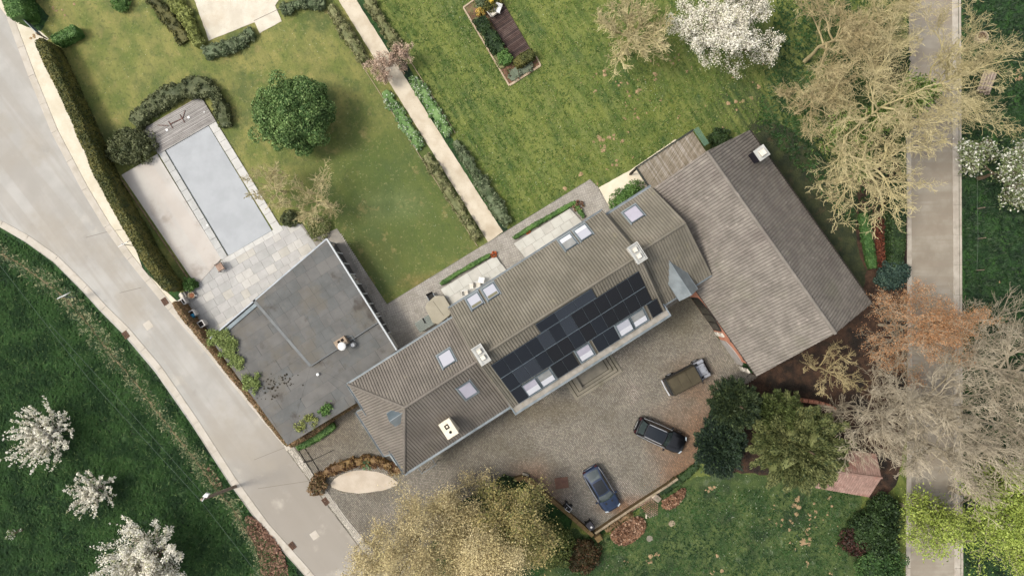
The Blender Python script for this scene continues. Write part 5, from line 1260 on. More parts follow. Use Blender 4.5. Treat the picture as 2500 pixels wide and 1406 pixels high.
# ================================================================== HEDGES
h_olive = leafmat('hedge_olive', C(74, 80, 32), C(108, 104, 46), C(50, 62, 30), .25, .8)
h_green = leafmat('hedge_green', C(62, 98, 40), C(92, 128, 56), C(120, 150, 80), .12, .8)
h_bush = leafmat('hedge_bush', C(100, 106, 62), C(130, 130, 84), C(156, 150, 108), .14, 1.3)
h_bushg = leafmat('hedge_bush_grey', C(80, 96, 62), C(106, 118, 84), C(140, 148, 112), .14, 1.3)
h_dark = leafmat('shrub_dark', C(66, 76, 44), C(96, 102, 64), C(128, 132, 92), .15, 1.1)
h_bright = leafmat('hedge_bright', C(96, 132, 66), C(122, 154, 88), C(196, 206, 180), .22, .9)
h_yell = leafmat('shrub_yellowgreen', C(126, 134, 60), C(150, 156, 84), C(96, 104, 46), .2, .9)
h_brown = leafmat('hedge_brown', C(118, 92, 62), C(144, 116, 80), C(96, 92, 52), .25, .9)
h_ivy = leafmat('ivy_bright', C(124, 140, 72), C(146, 160, 88), C(96, 116, 56), .2, .9)
h_deep = leafmat('hedge_deep', C(32, 52, 26), C(52, 74, 36), C(76, 100, 50), .15, .8)
h_pink = leafmat('pink_blossom', C(182, 156, 136), C(200, 174, 152), C(150, 124, 100), .2, 1.0, k=1.7)
hedge('tall clipped olive hedge running along the sandy verge of the left road', [(90, 95), (112, 140), (140, 200), (170, 265), (205, 345), (240, 425), (280, 500), (312, 555), (345, 615), (385, 675), (412, 706)], 1.0, 2.5, h_olive, dens=110, leaf=.14, lumpy=.06)
hedge('clipped green hedge at the top left corner beside the road', [(15, -80), (20, -20), (36, 38)], 1.7, 2.3, h_green, dens=120)
hedge('short clipped bright green hedge near the top left corner', [(125, 98), (182, 68)], 1.0, 1.3, h_green, dens=130)
hedge('brown clipped hedge between the road and the flat roofed annex', [(424, 738), (456, 784), (484, 818), (508, 846), (556, 906), (620, 985), (665, 1040), (702, 1088)], .55, 1.9, h_brown, dens=130, leaf=.11, lumpy=.1)
hedge('brown and green clipped hedge between annex and cobbled entrance', [(705, 1090), (760, 1056), (820, 1014), (868, 985)], .6, 2.0, h_brown, dens=130, leaf=.11)
hedge('low green shoots along the foot of the hedge at the cobbled entrance', [(722, 1092), (770, 1068), (815, 1038)], .7, .6, h_green, name='ground_shrubs', cat='shrubs', dens=110)
HB = [(802, 10), (828, 50), (858, 100), (886, 146)]
hedge('bushy green hedge left of the gravel path, upper stretch', HB, 1.05, .9, h_bush, dens=120, lumpy=.35, rounded=.6)
hedge('bushy green hedge curving round the lower right of the gravel court', [(682, 22), (712, 8), (745, 2), (790, 2)], 1.25, .9, h_bushg, dens=120, lumpy=.35, rounded=.6)
hedge('bushy green hedge right of the gravel path, upper stretch', [(892, -10), (916, 28), (944, 72), (968, 110)], 1.05, .9, h_bush, dens=120, lumpy=.35, rounded=.6)
hedge('bushy hedge left of the gravel path near the paved terrace', [(1038, 378), (1073, 432), (1116, 502), (1166, 580)], 1.0, .8, h_bush, dens=120, lumpy=.35, rounded=.6)
hedge('bushy hedge right of the gravel path near the paved terrace', [(1110, 342), (1144, 395), (1189, 467), (1240, 543)], 1.05, .9, h_bushg, dens=120, lumpy=.35, rounded=.6)
hedge('pale flowering bed left of the gravel path below the pink tree', [(938, 222), (970, 272), (1003, 324), (1026, 358)], 1.0, .55, h_bright, name='flower_bed', cat='flower bed', dens=150, lumpy=.3)
hedge('pale flowering bed right of the gravel path below the pink tree', [(1008, 188), (1043, 243), (1076, 296), (1094, 326)], 1.15, .55, h_bright, name='flower_bed', cat='flower bed', dens=150, lumpy=.3)
hedge('dark green hedge along the lower edge of the gravel court', [(492, 122), (530, 118), (575, 98), (612, 72)], 1.35, 1.0, h_bushg, dens=120, lumpy=.3, rounded=.6)
hedge('yellow green hedge down the left side of the gravel court', [(415, -10), (436, 22), (460, 62), (480, 105)], 1.4, 1.2, h_yell, dens=120, lumpy=.35, rounded=.6)
hedge('dark planting bed left of the yellow green hedge', [(365, -10), (395, 30), (425, 62), (450, 100)], 1.6, .5, leafmat('bed_dark', C(66, 70, 32), C(94, 92, 42), C(48, 58, 28), .3, .9), name='planting_bed', cat='planting bed', dens=80, lumpy=.3)
shrub('small green bush at the top edge of the pool lawn', 292, 3, .9, .9, h_green, n=1200)
hedge('dark arching shrub mass wrapped round the timber pool deck', [(318, 300), (350, 262), (395, 232), (440, 214), (480, 206), (515, 220), (534, 258), (544, 305)], 1.5, 1.2, h_dark, name='shrub_border', cat='shrubs', dens=110, lumpy=.35, rounded=.6)
shrub('wide dark shrub left of the timber pool deck', 318, 355, 1.8, 1.5, h_dark, ry=1.6, n=5200, n_cl=40, leaf=.15)
shrub('small round bright bush where cream terrace meets the tall hedge', 462, 694, .62, 1.0, h_green, n=1100)
shrub('dark shrub under the pale bare trees at the terrace corner', 706, 535, .75, .8, h_dark, n=1300)
shrub('low tangled shrub under the right hand pale bare tree', 778, 556, 1.1, .6, h_bush, n=900, core=0)
shrub('rounded clipped green shrub pressed against the right wing eave', 1534, 480, 1.7, 1.6, h_green, ry=.9, rot=R(32), n=3000)
shrub('dark green shrub between veranda and barn roof', 1757, 338, 1.0, 1.4, h_deep, n=1800)
hedge('narrow clipped strip along the platform with white furniture', [(1075, 694), (1110, 671), (1150, 648), (1196, 622)], .42, .45, h_green, dens=160, leaf=.09)
hedge('narrow clipped strip along the empty stone platform', [(1253, 582), (1300, 552), (1350, 524), (1402, 494), (1426, 530)], .42, .45, h_green, dens=160, leaf=.09)
m_orange = leafmat('orange_flowers', C(196, 96, 44), C(210, 120, 60), C(150, 84, 44), .3, 2)
shrub('orange flowering tuft at the end of the furniture platform strip', 1205, 622, .3, .4, m_orange, name='flower_tuft', cat='flowers', n=300, n_cl=8, core=0)
shrub('orange flowering tuft in the strip by the empty platform', 1289, 566, .22, .35, m_orange, name='flower_tuft', cat='flowers', n=200, n_cl=8, core=0)
shrub('pink brown flowering tuft at the corner of the empty platform', 1412, 504, .5, .4, leafmat('dusky_flowers', C(128, 92, 70), C(150, 112, 90), C(84, 84, 48), .3, 2), name='flower_tuft', cat='flowers', n=500, n_cl=10, core=0)
hedge('brown and yellow planted bank curving over the sand bed', [(768, 1176), (800, 1152), (845, 1134), (895, 1126), (940, 1134), (975, 1156)], .95, .8, leafmat('bank_brown', C(110, 82, 50), C(140, 112, 62), C(84, 56, 38), .3, 1.2), name='planted_bank', cat='planted bank', dens=110, lumpy=.3)
shrub('ragged brown shrub at the road end of the planted bank', 774, 1186, .85, 1.0, h_brown, n=1500, core=.6)
shrub('small grey green plant in the middle of the planted bank', 893, 1134, .45, .9, leafmat('sage', C(96, 124, 84), C(124, 148, 104), C(70, 96, 60), .2, 1), name='plant', cat='plant', n=420, n_cl=10, core=0)
# ivy on the annex roof
def creeper(label, lst, z, m, n, size=.15):
    P = []
    for px, py, r_ in lst:
        x, y = W(px, py, z); k = int(n * r_ * r_ / 7)
        for q in range(7): P.append(np.array([x, y, z]) + np.append(rng.normal(0, r_ / PPM * .42, 2), 0) + rng.normal(0, 1, (k, 3)) * np.array([r_ / PPM * .2, r_ / PPM * .2, .08]))
    P = np.vstack(P); P[:, 2] = np.maximum(P[:, 2], z - .12); V, F = leafcards(P, size, 1.0); o = fast('creeper', V, F, m); tag(o, label, 'creeper'); return o
creeper('bright green creeper growing over the road side edge of the annex roof', [(530, 822, 22), (550, 832, 24), (560, 850, 22), (572, 868, 22), (580, 880, 14), (556, 868, 16)], 3.25, h_ivy, 3.4, .11)
creeper('smaller bright creeper patch lower on the annex roof', [(604, 925, 16), (616, 940, 18), (626, 950, 10)], 3.25, h_ivy, 3.4, .11)
creeper('bright creeper tuft at the lower edge of the annex roof', [(798, 995, 15), (788, 1004, 10)], 3.2, h_green, 2.4, .12)
creeper('thin yellowish creeper spreading along the lower annex roof edge', [(748, 1030, 20), (730, 1045, 14), (765, 1022, 12)], 3.15, h_yell, .9, .12)
# right hand side planting
hedge('bright green ivy strip between barn and right lane', [(2110, 520), (2118, 560), (2126, 610), (2135, 655)], .8, .7, leafmat('strip_ivy', C(50, 86, 36), C(72, 108, 50), C(96, 128, 66), .15, .9), name='ivy_strip', cat='ivy', dens=120, leaf=.14)
leaf_pile('fallen_leaves_by_lane', smoothpoly([(2128, 530), (2160, 530), (2162, 600), (2160, 676), (2144, 676), (2140, 620)]), 2200, .12, leafmat('rust_leaf_litter', C(92, 50, 34), C(124, 68, 46), C(60, 34, 26), .3, 1), 21, .16)
hedge('dark green clipped hedge beside the right lane', [(2196, 430), (2196, 500), (2196, 560), (2194, 640), (2194, 660)], 1.3, 1.3, h_deep, dens=100, leaf=.15)
shrub('blue green conifer bush at the lower end of the dark lane hedge', 2182, 672, 1.5, 1.8, leafmat('blue_conifer', C(44, 66, 58), C(60, 84, 72), C(84, 108, 90), .15, 1), ry=1.0, rot=R(28), n=3200, leaf=.16, n_cl=36)
shrub('dark evergreen bush at the upper tangle beside the right lane', 2178, 150, 1.5, 2.5, h_deep, n=2500, leaf=.16)
for lab, px, py, r_, h_, m_, n_ in (('dark green bush mass beside the lane below the shed', 2140, 1300, 2.1, 2.6, h_deep, 5200), ('lower dark bush at the bottom edge beside the lane', 2150, 1385, 2.0, 2.4, leafmat('mid_bush', C(44, 74, 34), C(66, 98, 46), C(90, 120, 60), .2, .9), 4600),
                                   ('maroon dark bush left of the lane side bushes', 2092, 1325, 1.2, 1.7, leafmat('maroon_bush', C(60, 36, 30), C(80, 50, 40), C(40, 40, 26), .3, .9), 2200), ('dark bush close under the shed corner', 2160, 1245, 1.4, 2.0, h_deep, 2600)):
    shrub(lab, px, py, r_, h_, m_, n=n_, n_cl=50, leaf=.17)

# ================================================================== SUNKEN BED WITH SLATTED DECK (top middle)
bed = thing('garden_bed', 'stone edged garden bed with dark slatted deck in the upper lawn', 'garden bed', (0, 0, 0))
m_edge = mat('bed_edging', C(170, 150, 124), C(190, 170, 144), 2, 6, bump=(14, .4, .01))
def bp(a, b): return Vector(W(1120 + a / 6.39, b / 6.39))
slabs(bed, bp(72, 125), bp(790, 1345), .14, 1.2, .1, m_edge, 'edging_stone', th=.14)
slabs(bed, bp(795, 1335), bp(1278, 1025), .2, 1.2, .1, m_edge, 'edging_stone', th=.14)
slabs(bed, bp(1278, 1025), bp(1205, 885), .12, .8, .1, m_edge, 'edging_stone', th=.14)
slabs(bed, bp(72, 125), bp(330, -60), .14, 1.2, .1, m_edge, 'edging_stone', th=.14)
mb = MB(); mb.prism([tuple(bp(*p)) for p in ((72, 125), (790, 1335), (1270, 1025), (1190, 870), (880, 940), (450, 250), (640, -40), (330, -40))], -.05, .03); obj('soil', mb, mat('bed_soil', C(130, 96, 74), C(96, 70, 52), 2, 8, patches=[(C(104, 120, 70), .8, .48, .66, .6)], bump=(14, .8, .04)), bed)
m_slat = [mat('dark_slat_%d' % k, C(*a), C(*b), 2, 6, rough=.8) for k, (a, b) in enumerate([((70, 52, 46), (92, 72, 64)), ((84, 66, 60), (104, 86, 78)), ((58, 44, 40), (76, 60, 54))])]
a0, a1, b0, b1 = bp(445, 240), bp(870, 950), bp(700, 60), bp(1110, 790)
nS = 34; ms_ = {}
for k in range(nS):
    f = (k + .5) / nS; P, Q = a0 + (a1 - a0) * f, b0 + (b1 - b0) * f
    d = Q - P; w = (a1 - a0).length / nS; L = d.length; mi = random.randrange(3); key = mi
    if key not in ms_: mb = MB(); mb.cham(-L / 2, L / 2, -w / 2 + .012, w / 2 - .012, -.05, 0, .006); o = obj('slat', mb, m_slat[mi], bed); ms_[key] = o.data
    else: o = link('slat', ms_[key], bed)
    c = (P + Q) / 2; o.location = (c.x, c.y, .14 + random.uniform(-.003, .003)); o.rotation_euler = (0, 0, math.atan2(d.y, d.x))
mb = MB(); mb.prism([tuple(a0), tuple(a1), tuple(b1), tuple(b0)], .02, .075); obj('deck_base', mb, m_dark, bed)
def bpx(a, b): return (1120 + a / 6.39, b / 6.39)
hedge('tall dark green hedge along the left side of the slatted deck', [bpx(300, 250), bpx(420, 430), bpx(540, 620), bpx(660, 760)], 1.25, 1.3, h_deep, dens=120, leaf=.13, lumpy=.25)
hedge('lighter green hedge end beside the slatted deck', [bpx(660, 760), bpx(720, 860), bpx(760, 960)], 1.3, 1.25, h_green, dens=120, leaf=.13, lumpy=.3)
hedge('low green planting along the stone edge of the garden bed', [bpx(260, 270), bpx(420, 560), bpx(560, 800), bpx(680, 1060)], .6, .3, h_bush, name='ground_cover', cat='ground cover', dens=100)
hedge('dark clipped olive hedge at the lower end of the slatted deck', [bpx(880, 985), bpx(1000, 900), bpx(1110, 840), bpx(1170, 800)], .95, 1.2, h_olive, dens=120)
hedge('grey green plants in the lower end of the garden bed', [bpx(800, 1230), bpx(880, 1140), bpx(1000, 1060), bpx(1140, 970)], .8, .35, leafmat('grey_sage', C(92, 104, 84), C(114, 124, 100), C(120, 84, 64), .25, 1.2), name='low_plants', cat='plants', dens=60, lumpy=.4)
shrub('clipped olive hedge block at the head of the slatted deck', *bpx(530, 60), .95, 1.0, h_olive, ry=.6, rot=R(35), n=1400)
shrub('grey green bush at the top corner of the garden bed', *bpx(370, 30), .6, .7, h_bushg, n=800)
shrub('small bush with bright yellow flowers beside the slatted deck', *bpx(335, 175), .42, .7, leafmat('yellow_flowers', C(206, 170, 70), C(220, 190, 100), C(120, 120, 50), .2, 2), name='flower_bush', cat='flower bush', n=500, n_cl=12, core=.5)

# ================================================================== FURNITURE
m_wood = mat('bare_timber', C(150, 122, 104), C(172, 146, 128), 3, 5, rough=.8)
def chair(name, lab, px, py, rot, m_seat, m_leg, w=.55, d=.55, slats=0, z0=0.06, group=None, backh=.85, cat='chair'):
    x, y = W(px, py, z0 + .45); t = thing(name, lab, cat, (x, y, z0), rot, group)
    mb = MB(); mb.cham(-w / 2, w / 2, -d / 2, d / 2, .42, .47, .015); obj('seat', mb, m_seat, t)
    if slats:
        for k in range(slats): mb = MB(); mb.cham(-w / 2 + .04, w / 2 - .04, 0, .035, .5 + .11 * k, .57 + .11 * k, .005, M=Matrix.Translation((0, d / 2 + .012 * k, 0))); obj('slat', mb, m_seat, t)
    else:
        mb = MB(); mb.hexa([(-w / 2, d / 2 - .03, .45), (w / 2, d / 2 - .03, .45), (w / 2, d / 2 + .02, .45), (-w / 2, d / 2 + .02, .45)], [(-w / 2, d / 2 + .12, backh), (w / 2, d / 2 + .12, backh), (w / 2, d / 2 + .16, backh), (-w / 2, d / 2 + .16, backh)]); obj('backrest', mb, m_seat, t)
    for sx in (-1, 1):
        for sy in (-1, 1): mb = MB(); mb.box(sx * (w / 2 - .04) - .02, sx * (w / 2 - .04) + .02, sy * (d / 2 - .04) - .02, sy * (d / 2 - .04) + .02, 0, .42); obj('leg', mb, m_leg, t)
        mb = MB(); mb.box(sx * (w / 2) - .025, sx * (w / 2) + .025, -d / 2, d / 2, .6, .64); obj('armrest', mb, m_leg, t)
    return t
chair('garden_chair', 'white cushioned chair standing apart at the head of the slatted deck', *bpx(608, 152), R(-20), m_white, m_dark, .62, .55, z0=.14)
chair('garden_chair', 'pinkish white chair turned diagonally on the slatted deck', *bpx(530, 205), R(130), m_pot, m_dark, .6, .55, z0=.14)
x, y = W(*bpx(500, 155)); t = thing('side_table', 'narrow white side table leaning by the diagonal chair on the slatted deck', 'table', (x, y, .14), R(-60))
mb = MB(); mb.cham(-.3, .3, -.12, .12, .4, .44, .01); obj('tabletop', mb, m_white, t)
for sx in (-.25, .25): mb = MB(); mb.box(sx - .02, sx + .02, -.1, .1, 0, .4); obj('leg', mb, m_dark, t)
x, y = W(*bpx(498, 70)); mb = MB(); mb.cham(-.16, .16, -.35, .35, 0, .5, .03); tag(obj('cushion_box', mb, mat('mustard', C(190, 160, 40), C(206, 176, 60), 2, 4), loc=(x, y, .9), rotz=R(35)), 'mustard yellow cushion on the olive hedge block by the slatted deck', 'cushion')
x, y = W(*bpx(600, 88)); mb = MB(); mb.cham(-.26, .26, -.12, .12, 0, .18, .04); tag(obj('orange_cushion', mb, mat('orange_cloth', C(214, 140, 96), C(224, 154, 110), 2, 4), loc=(x, y, .55), rotz=R(8)), 'orange cushion behind the white chair on the slatted deck', 'cushion')
# slatted lounge chair on the pool terrace corner
chair('timber_armchair', 'brown slatted timber armchair at the pool terrace corner', 537, 652, R(-58), m_wood, m_dark, .72, .62, slats=3, z0=.1, cat='armchair')
# white furniture on the platform
PZ = .25
x, y = W(1175, 684, 1.0); t = thing('side_table', 'bright white square table on the stone platform', 'table', (x, y, PZ), R(-12))
mb = MB(); mb.cham(-.26, .26, -.26, .26, .68, .72, .01); obj('tabletop', mb, m_white, t); mb = MB(); mb.box(-.05, .05, -.05, .05, .02, .68); obj('leg', mb, m_white, t); mb = MB(); mb.cham(-.2, .2, -.2, .2, 0, .03, .01); obj('base', mb, m_white, t)
chair('patio_chair', 'pale chair with tan seat behind the white square table', 1166, 696, R(90), m_pot, m_white, .5, .5, z0=PZ)
chair('patio_chair', 'pale slatted chair left of the tan seated chair', 1152, 698, R(-80), m_pot, m_white, .4, .42, slats=2, z0=PZ)
chair('patio_chair', 'pale slatted chair nearest the gutter on the stone platform', 1136, 716, R(100), m_pot, m_white, .5, .5, slats=3, z0=PZ)
# covered dining table, dark chairs, glass table
m_tcov = mat('beige_cover', C(160, 153, 134), C(172, 165, 146), 1.0, 6, patches=[(C(160, 152, 132), 1.4, .55, .72, .5)], bump=(6, .3, .03), rough=.85)
ct_ = thing('covered_table', 'large beige covered octagonal garden table beside the house corner', 'table', (0, 0, 0))
oct_ = [(1040, 742), (1062, 722), (1084, 722), (1102, 752), (1098, 770), (1070, 792), (1056, 788), (1038, 752)]
mb = MB(); mb.prism([W(x, y, .8) for x, y in oct_], .3, .8); obj('cover', mb, m_tcov, ct_, bevel=.05)
mb = MB(); c_ = W(1068, 757, .5); mb.box(c_[0] - .3, c_[0] + .3, c_[1] - .3, c_[1] + .3, .0, .3); obj('pedestal', mb, m_dark, ct_)
mb = MB(); mb.tube([P3(1057, 735, .81), P3(1083, 770, .81)], .012, 4); obj('seam', mb, m_dark, ct_)
m_blk = mat('black_mesh', C(40, 38, 36), C(52, 50, 48), 3, 4)
chair('black_chair', 'black chair with two dark bands above the beige covered table', 1053, 725, R(28), m_blk, m_gut, .62, .5)
chair('black_chair', 'black chair half hidden between covered table and house gutter', 1088, 786, R(212), m_blk, m_gut, .62, .5)
chair('black_chair', 'black chair at the left flank of the beige covered table', 1045, 778, R(118), m_blk, m_gut, .5, .5)
gtb = thing('glass_table', 'grey green glass topped table between dark chair and house eave', 'table', (*W(1036, 790, .7), .06), R(32))
mb = MB(); mb.cham(-.75, .75, -.5, .5, .68, .7, .005); obj('tabletop', mb, mat('table_glass', C(136, 144, 134), rough=.1, spec=.5, alpha=.6), gtb)
for sx in (-.68, .68): mb = MB(); mb.box(sx - .02, sx + .02, -.45, .45, 0, .68); obj('leg', mb, m_blk, gtb)

# planters by the annex
m_pl = mat('planter_white', C(206, 202, 196), C(218, 214, 208), 2, 5, patches=[(C(178, 172, 162), 1.4, .56, .74, .5)], rough=.7); m_soil = mat('planter_soil', C(30, 24, 22), C(46, 38, 32), 8, 5, rough=1)
def planter(lab, px, py):
    zt = 1.05; x, y = W(px, py, zt); t = thing('planter', lab, 'planter', (x, y, .07), R(32), 'tall white planters by the annex')
    k = .19; q = [(-k, -k), (k, -k), (k, k), (-k, k)]; K = .3; Q = [(-K, -K), (K, -K), (K, K), (-K, K)]
    mb = MB(); mb.hexa([(a, b, 0) for a, b in q], [(a, b, zt - .12) for a, b in Q]); obj('body', mb, m_pl, t)
    mb = MB()
    for a in (-1, 1): mb.cham(min(a * .3, a * .21), max(a * .3, a * .21), -.3, .3, zt - .12, zt - .0, .01); mb.cham(-.21, .21, min(a * .3, a * .21), max(a * .3, a * .21), zt - .12, zt - .002, .01)
    obj('rim', mb, m_pl, t); mb = MB(); mb.box(-.21, .21, -.21, .21, zt - .12, zt - .09); obj('soil', mb, m_soil, t); return t
p1 = planter('white square planter nearest the tall hedge end, a bar across its dark opening', 445, 737); mb = MB(); mb.box(-.025, .025, -.21, .21, .94, 1.03); obj('divider', mb, m_pl, p1)
p2 = planter('white square planter with a blue cloth hanging over its corner', 468, 766)
p3 = planter('white square planter closest to the annex wall with plain dark opening', 491, 791)
x, y = W(470, 770, 1.1); mb = MB(); mb.add([(-.2, -.12, .05), (0, -.2, .03), (.2, -.02, .06), (.16, .16, .07), (-.02, .15, .1), (-.16, .06, .08), (.0, 0, .12), (-.22, -.14, -.25), (.02, -.24, -.3), (.22, -.05, -.2)], [(0, 1, 6), (1, 2, 6), (2, 3, 6), (3, 4, 6), (4, 5, 6), (5, 0, 6), (0, 7, 8, 1), (1, 8, 9, 2)])
tag(obj('blue_cloth', mb, mat('blue_cloth', C(30, 118, 156), C(46, 136, 172), 3, 4), loc=(x, y, 1.08)), 'crumpled blue cloth lying over the rim of the middle white planter', 'cloth')
rail = thing('low_rail', 'thin white rail linking the white planters along the brown hedge', 'rail', (0, 0, 0))
mb = MB(); mb.tube([P3(447, 742, .8), P3(508, 822, .8)], .035, 5); obj('top_rail', mb, m_white, rail)
for a in ((452, 748), (505, 818)): mb = MB(); x, y = W(*a, .8); mb.box(x - .03, x + .03, y - .03, y + .03, 0, .8); obj('post', mb, m_white, rail)
x, y = W(445, 722, .5); t = thing('stone_pot', 'grey weathered stone tub behind the first white planter', 'pot', (x, y, .06), R(30))
mb = MB(); mb.cham(-.3, .3, -.26, .26, 0, .4, .04); obj('tub', mb, m_stone, t); mb = MB(); mb.cham(-.12, .12, -.18, .3, .4, .6, .04); obj('ornament', mb, m_pot, t)
x, y = W(469, 721, .2); t = thing('round_pot', 'shallow round terracotta fire bowl with a pale rim on the terrace', 'bowl', (x, y, .075))
mb = MB(); mb.lathe([(.2, 0), (.3, .18), (.33, .3), (.28, .3), (.2, .16), (0, .12)], 20); obj('bowl', mb, mat('bowl_stone', C(160, 140, 116), C(178, 158, 132), 2, 4), t, smooth=True); mb = MB(); mb.tube([(.3, 0, .28), (.52, -.03, .28)], .03, 6); obj('handle', mb, m_white, t)
mb = MB(); mb.lathe([(.21, .2), (0, .21)], 16); obj('embers', mb, mat('rust_fill', C(150, 96, 66), C(120, 76, 52), 3, 4), t)

# ================================================================== VEHICLES
m_tyre = mat('tyre_rubber', C(30, 30, 30), rough=.9); m_rim = mat('wheel_rim', C(150, 150, 150), rough=.35, metal=.7)
m_cglass = mat('car_glass', C(22, 28, 34), rough=.05, spec=.7); m_wind = mat('windscreen_glass', C(56, 66, 66), C(80, 90, 90), 1.1, 5, rough=.08, spec=.7, obj=True, lo=.45, hi=.58)
m_chrome = mat('chrome_trim', C(214, 216, 218), rough=.35, metal=.3); m_lampc = mat('headlamp_lens', C(190, 200, 206), rough=.1, spec=.6); m_red = mat('tail_lamp', C(60, 12, 12), rough=.15)
m_black_trim = mat('black_trim', C(20, 20, 22), rough=.5)
def grid(fn, nu, nv, flip=False):
    mb = MB(); vs = [Vector(fn(i / nu, j / nv)) for j in range(nv + 1) for i in range(nu + 1)]; fs = []
    for j in range(nv):
        for i in range(nu):
            a = j * (nu + 1) + i; q = (a, a + 1, a + nu + 2, a + nu + 1); fs.append(q[::-1] if flip else q)
    mb.add(vs, fs); return mb
def car(name, lab, px, py, head, L, Wd, H, paint, roofm, fast_=False, rails=True, cabin=(-.44, .16), topc=(-.34, .04), hood=.9):
    x, y = W(px, py, 1.0); t = thing(name, lab, 'car', (x, y, .06), head)
    hw = Wd / 2
    st = [(-.5, .66, .62), (-.485, .8, .76), (-.44, .92, hood), (-.34, .985, hood + .04), (-.15, 1, hood + .02), (.08, .99, hood), (.2, .985, hood - .02), (.33, .95, hood - .07), (.42, .88, hood - .14), (.47, .78, hood - .24), (.492, .64, hood - .36), (.5, .5, hood - .46)]
    mb = MB(); rings = []
    for fx, w, z in st:
        X = fx * L; w *= hw; zb = .24
        pr = [(0, z + .035), (.45 * w, z + .028), (.8 * w, z), (.93 * w, z - .05), (w, z - .17), (w * 1.0, (z + zb) / 2 - .05), (w * .95, zb), (0, zb)]
        rings.append([(X, yy, zz) for yy, zz in pr] + [(X, -yy, zz) for yy, zz in pr[-2:0:-1]])
    k = len(rings[0]); vs = [p for r_ in rings for p in r_]; fs = []
    for i in range(len(rings) - 1):
        for j in range(k): fs.append((i * k + j, i * k + (j + 1) % k, (i + 1) * k + (j + 1) % k, (i + 1) * k + j))
    fs += [tuple(range(k)), tuple(range(len(rings) * k - 1, (len(rings) - 1) * k - 1, -1))]
    mb.add(vs, fs); obj('body', mb, paint, t, smooth=True, subsurf=1)
    zb = hood - .02; zt = H; b0_, b1_ = cabin[0] * L, cabin[1] * L; t0, t1 = topc[0] * L, topc[1] * L; wb, wt0, wt1 = hw * .86, hw * .64, hw * .66
    bul = .16
    def wf(v, u): # windscreen, v 0 bottom 1 top, u across 0..1
        yy = (u - .5) * 2; w = wb * (1 - v) + wt1 * v; return (b1_ + (t1 - b1_) * v + bul * (1 - yy * yy) * (1 - .5 * v), yy * w, zb + (zt - .03 - zb) * (v ** .85) + .02 * (1 - yy * yy))
    def wr(v, u):
        yy = (u - .5) * 2; w = wb * .93 * (1 - v) + wt0 * v; return (b0_ + (t0 - b0_) * v - .08 * (1 - yy * yy) * (1 - .5 * v), yy * w, zb + (zt - .03 - zb) * v + .02 * (1 - yy * yy))
    def roof(a, u, dz=0, ins=0.0):
        yy = (u - .5) * 2 * (1 - ins); X0, X1 = wr(1, u)[0] + ins * .3, wf(1, u)[0] - ins * .3; w = wt0 + (wt1 - wt0) * a
        return (X0 + (X1 - X0) * a, yy * w, zt - .03 + .05 * math.sin(math.pi * min(1, max(0, a * .9 + .05))) + .02 * (1 - yy * yy) + dz)
    # closed cabin shell in paint
    body2 = MB()
    for fn in (lambda u, v: wf(v, u), lambda u, v: wr(v, 1 - u), lambda u, v: roof(u, v)):
        g_ = grid(fn, 8, 8); body2.add([Vector(p) for p in g_.v], g_.f)
    for sg in (0, 1):
        g_ = grid(lambda a, v: tuple(np.array(wr(v, sg)) * (1 - a) + np.array(wf(v, sg)) * a + np.array([0, (1 if sg else -1) * .05 * math.sin(math.pi * a) * (1 - v), 0])), 8, 4); body2.add([Vector(p) for p in g_.v], g_.f)
    obj('cabin', body2, paint, t, smooth=True)
    def lift(fn, d):
        def g_(u, v):
            p = np.array(fn(u, v)); e = 1e-3; n = np.cross(np.array(fn(min(1, u + e), v)) - np.array(fn(max(0, u - e), v)), np.array(fn(u, min(1, v + e))) - np.array(fn(u, max(0, v - e)))); n /= np.linalg.norm(n) + 1e-12
            c = np.array([(t0 + t1) / 2, 0, zb]);
            if np.dot(n, p - c) < 0: n = -n
            return tuple(p + n * d)
        return g_
    s_ = lambda a, b, v: a + (b - a) * v
    obj('windscreen', grid(lift(lambda u, v: wf(s_(.06, .93, v), s_(.05, .95, u)), .014), 8, 6), m_wind, t, smooth=True)
    obj('rear_window', grid(lift(lambda u, v: wr(s_(.12, .9, v), s_(.1, .9, u)), .014), 8, 6), m_wind, t, smooth=True)
    if roofm: obj('roof_panel', grid(lift(lambda u, v: roof(s_(.05, .95, u), s_(.1, .9, v)), .014), 8, 6), roofm, t, smooth=True)
    for sg in (0, 1):
        fn = lambda a, v: tuple(np.array(wr(v, sg)) * (1 - a) + np.array(wf(v, sg)) * a + np.array([0, (1 if sg else -1) * .05 * math.sin(math.pi * a) * (1 - v), 0]))
        obj('side_window', grid(lift(lambda u, v: fn(s_(.08, .93, u), s_(.12, .86, v)), .014), 8, 3), m_cglass, t, smooth=True)
        ys = 1 if sg else -1
        mb = MB(); mb.tube([np.array(fn(a, .03)) + np.array([0, ys * .03, .015]) for a in np.linspace(.0, .97, 9)], .018, 5); obj('window_trim', mb, m_chrome, t)
        if rails:
            mb = MB(); mb.tube([np.array(roof(a, sg * .94 + .03)) + np.array([0, 0, .06]) for a in np.linspace(.04, .94, 7)], .026, 5); obj('roof_rail', mb, m_chrome, t)
        mb = MB(); mx = b1_ - .12; mb.cham(mx - .09, mx + .07, min(ys * (hw - .02), ys * (hw + .17)), max(ys * (hw - .02), ys * (hw + .17)), hood - .02, hood + .12, .04); obj('mirror', mb, paint, t)
        mb = MB(); mb.hexa([(.455 * L, ys * hw * .52, hood - .32), (.492 * L, ys * hw * .5, hood - .34), (.46 * L, ys * hw * .84, hood - .34), (.425 * L, ys * hw * .86, hood - .3)][::ys], [(.45 * L, ys * hw * .54, hood - .17), (.484 * L, ys * hw * .52, hood - .24), (.452 * L, ys * hw * .83, hood - .2), (.42 * L, ys * hw * .84, hood - .14)][::ys]); obj('headlight', mb, m_lampc, t)
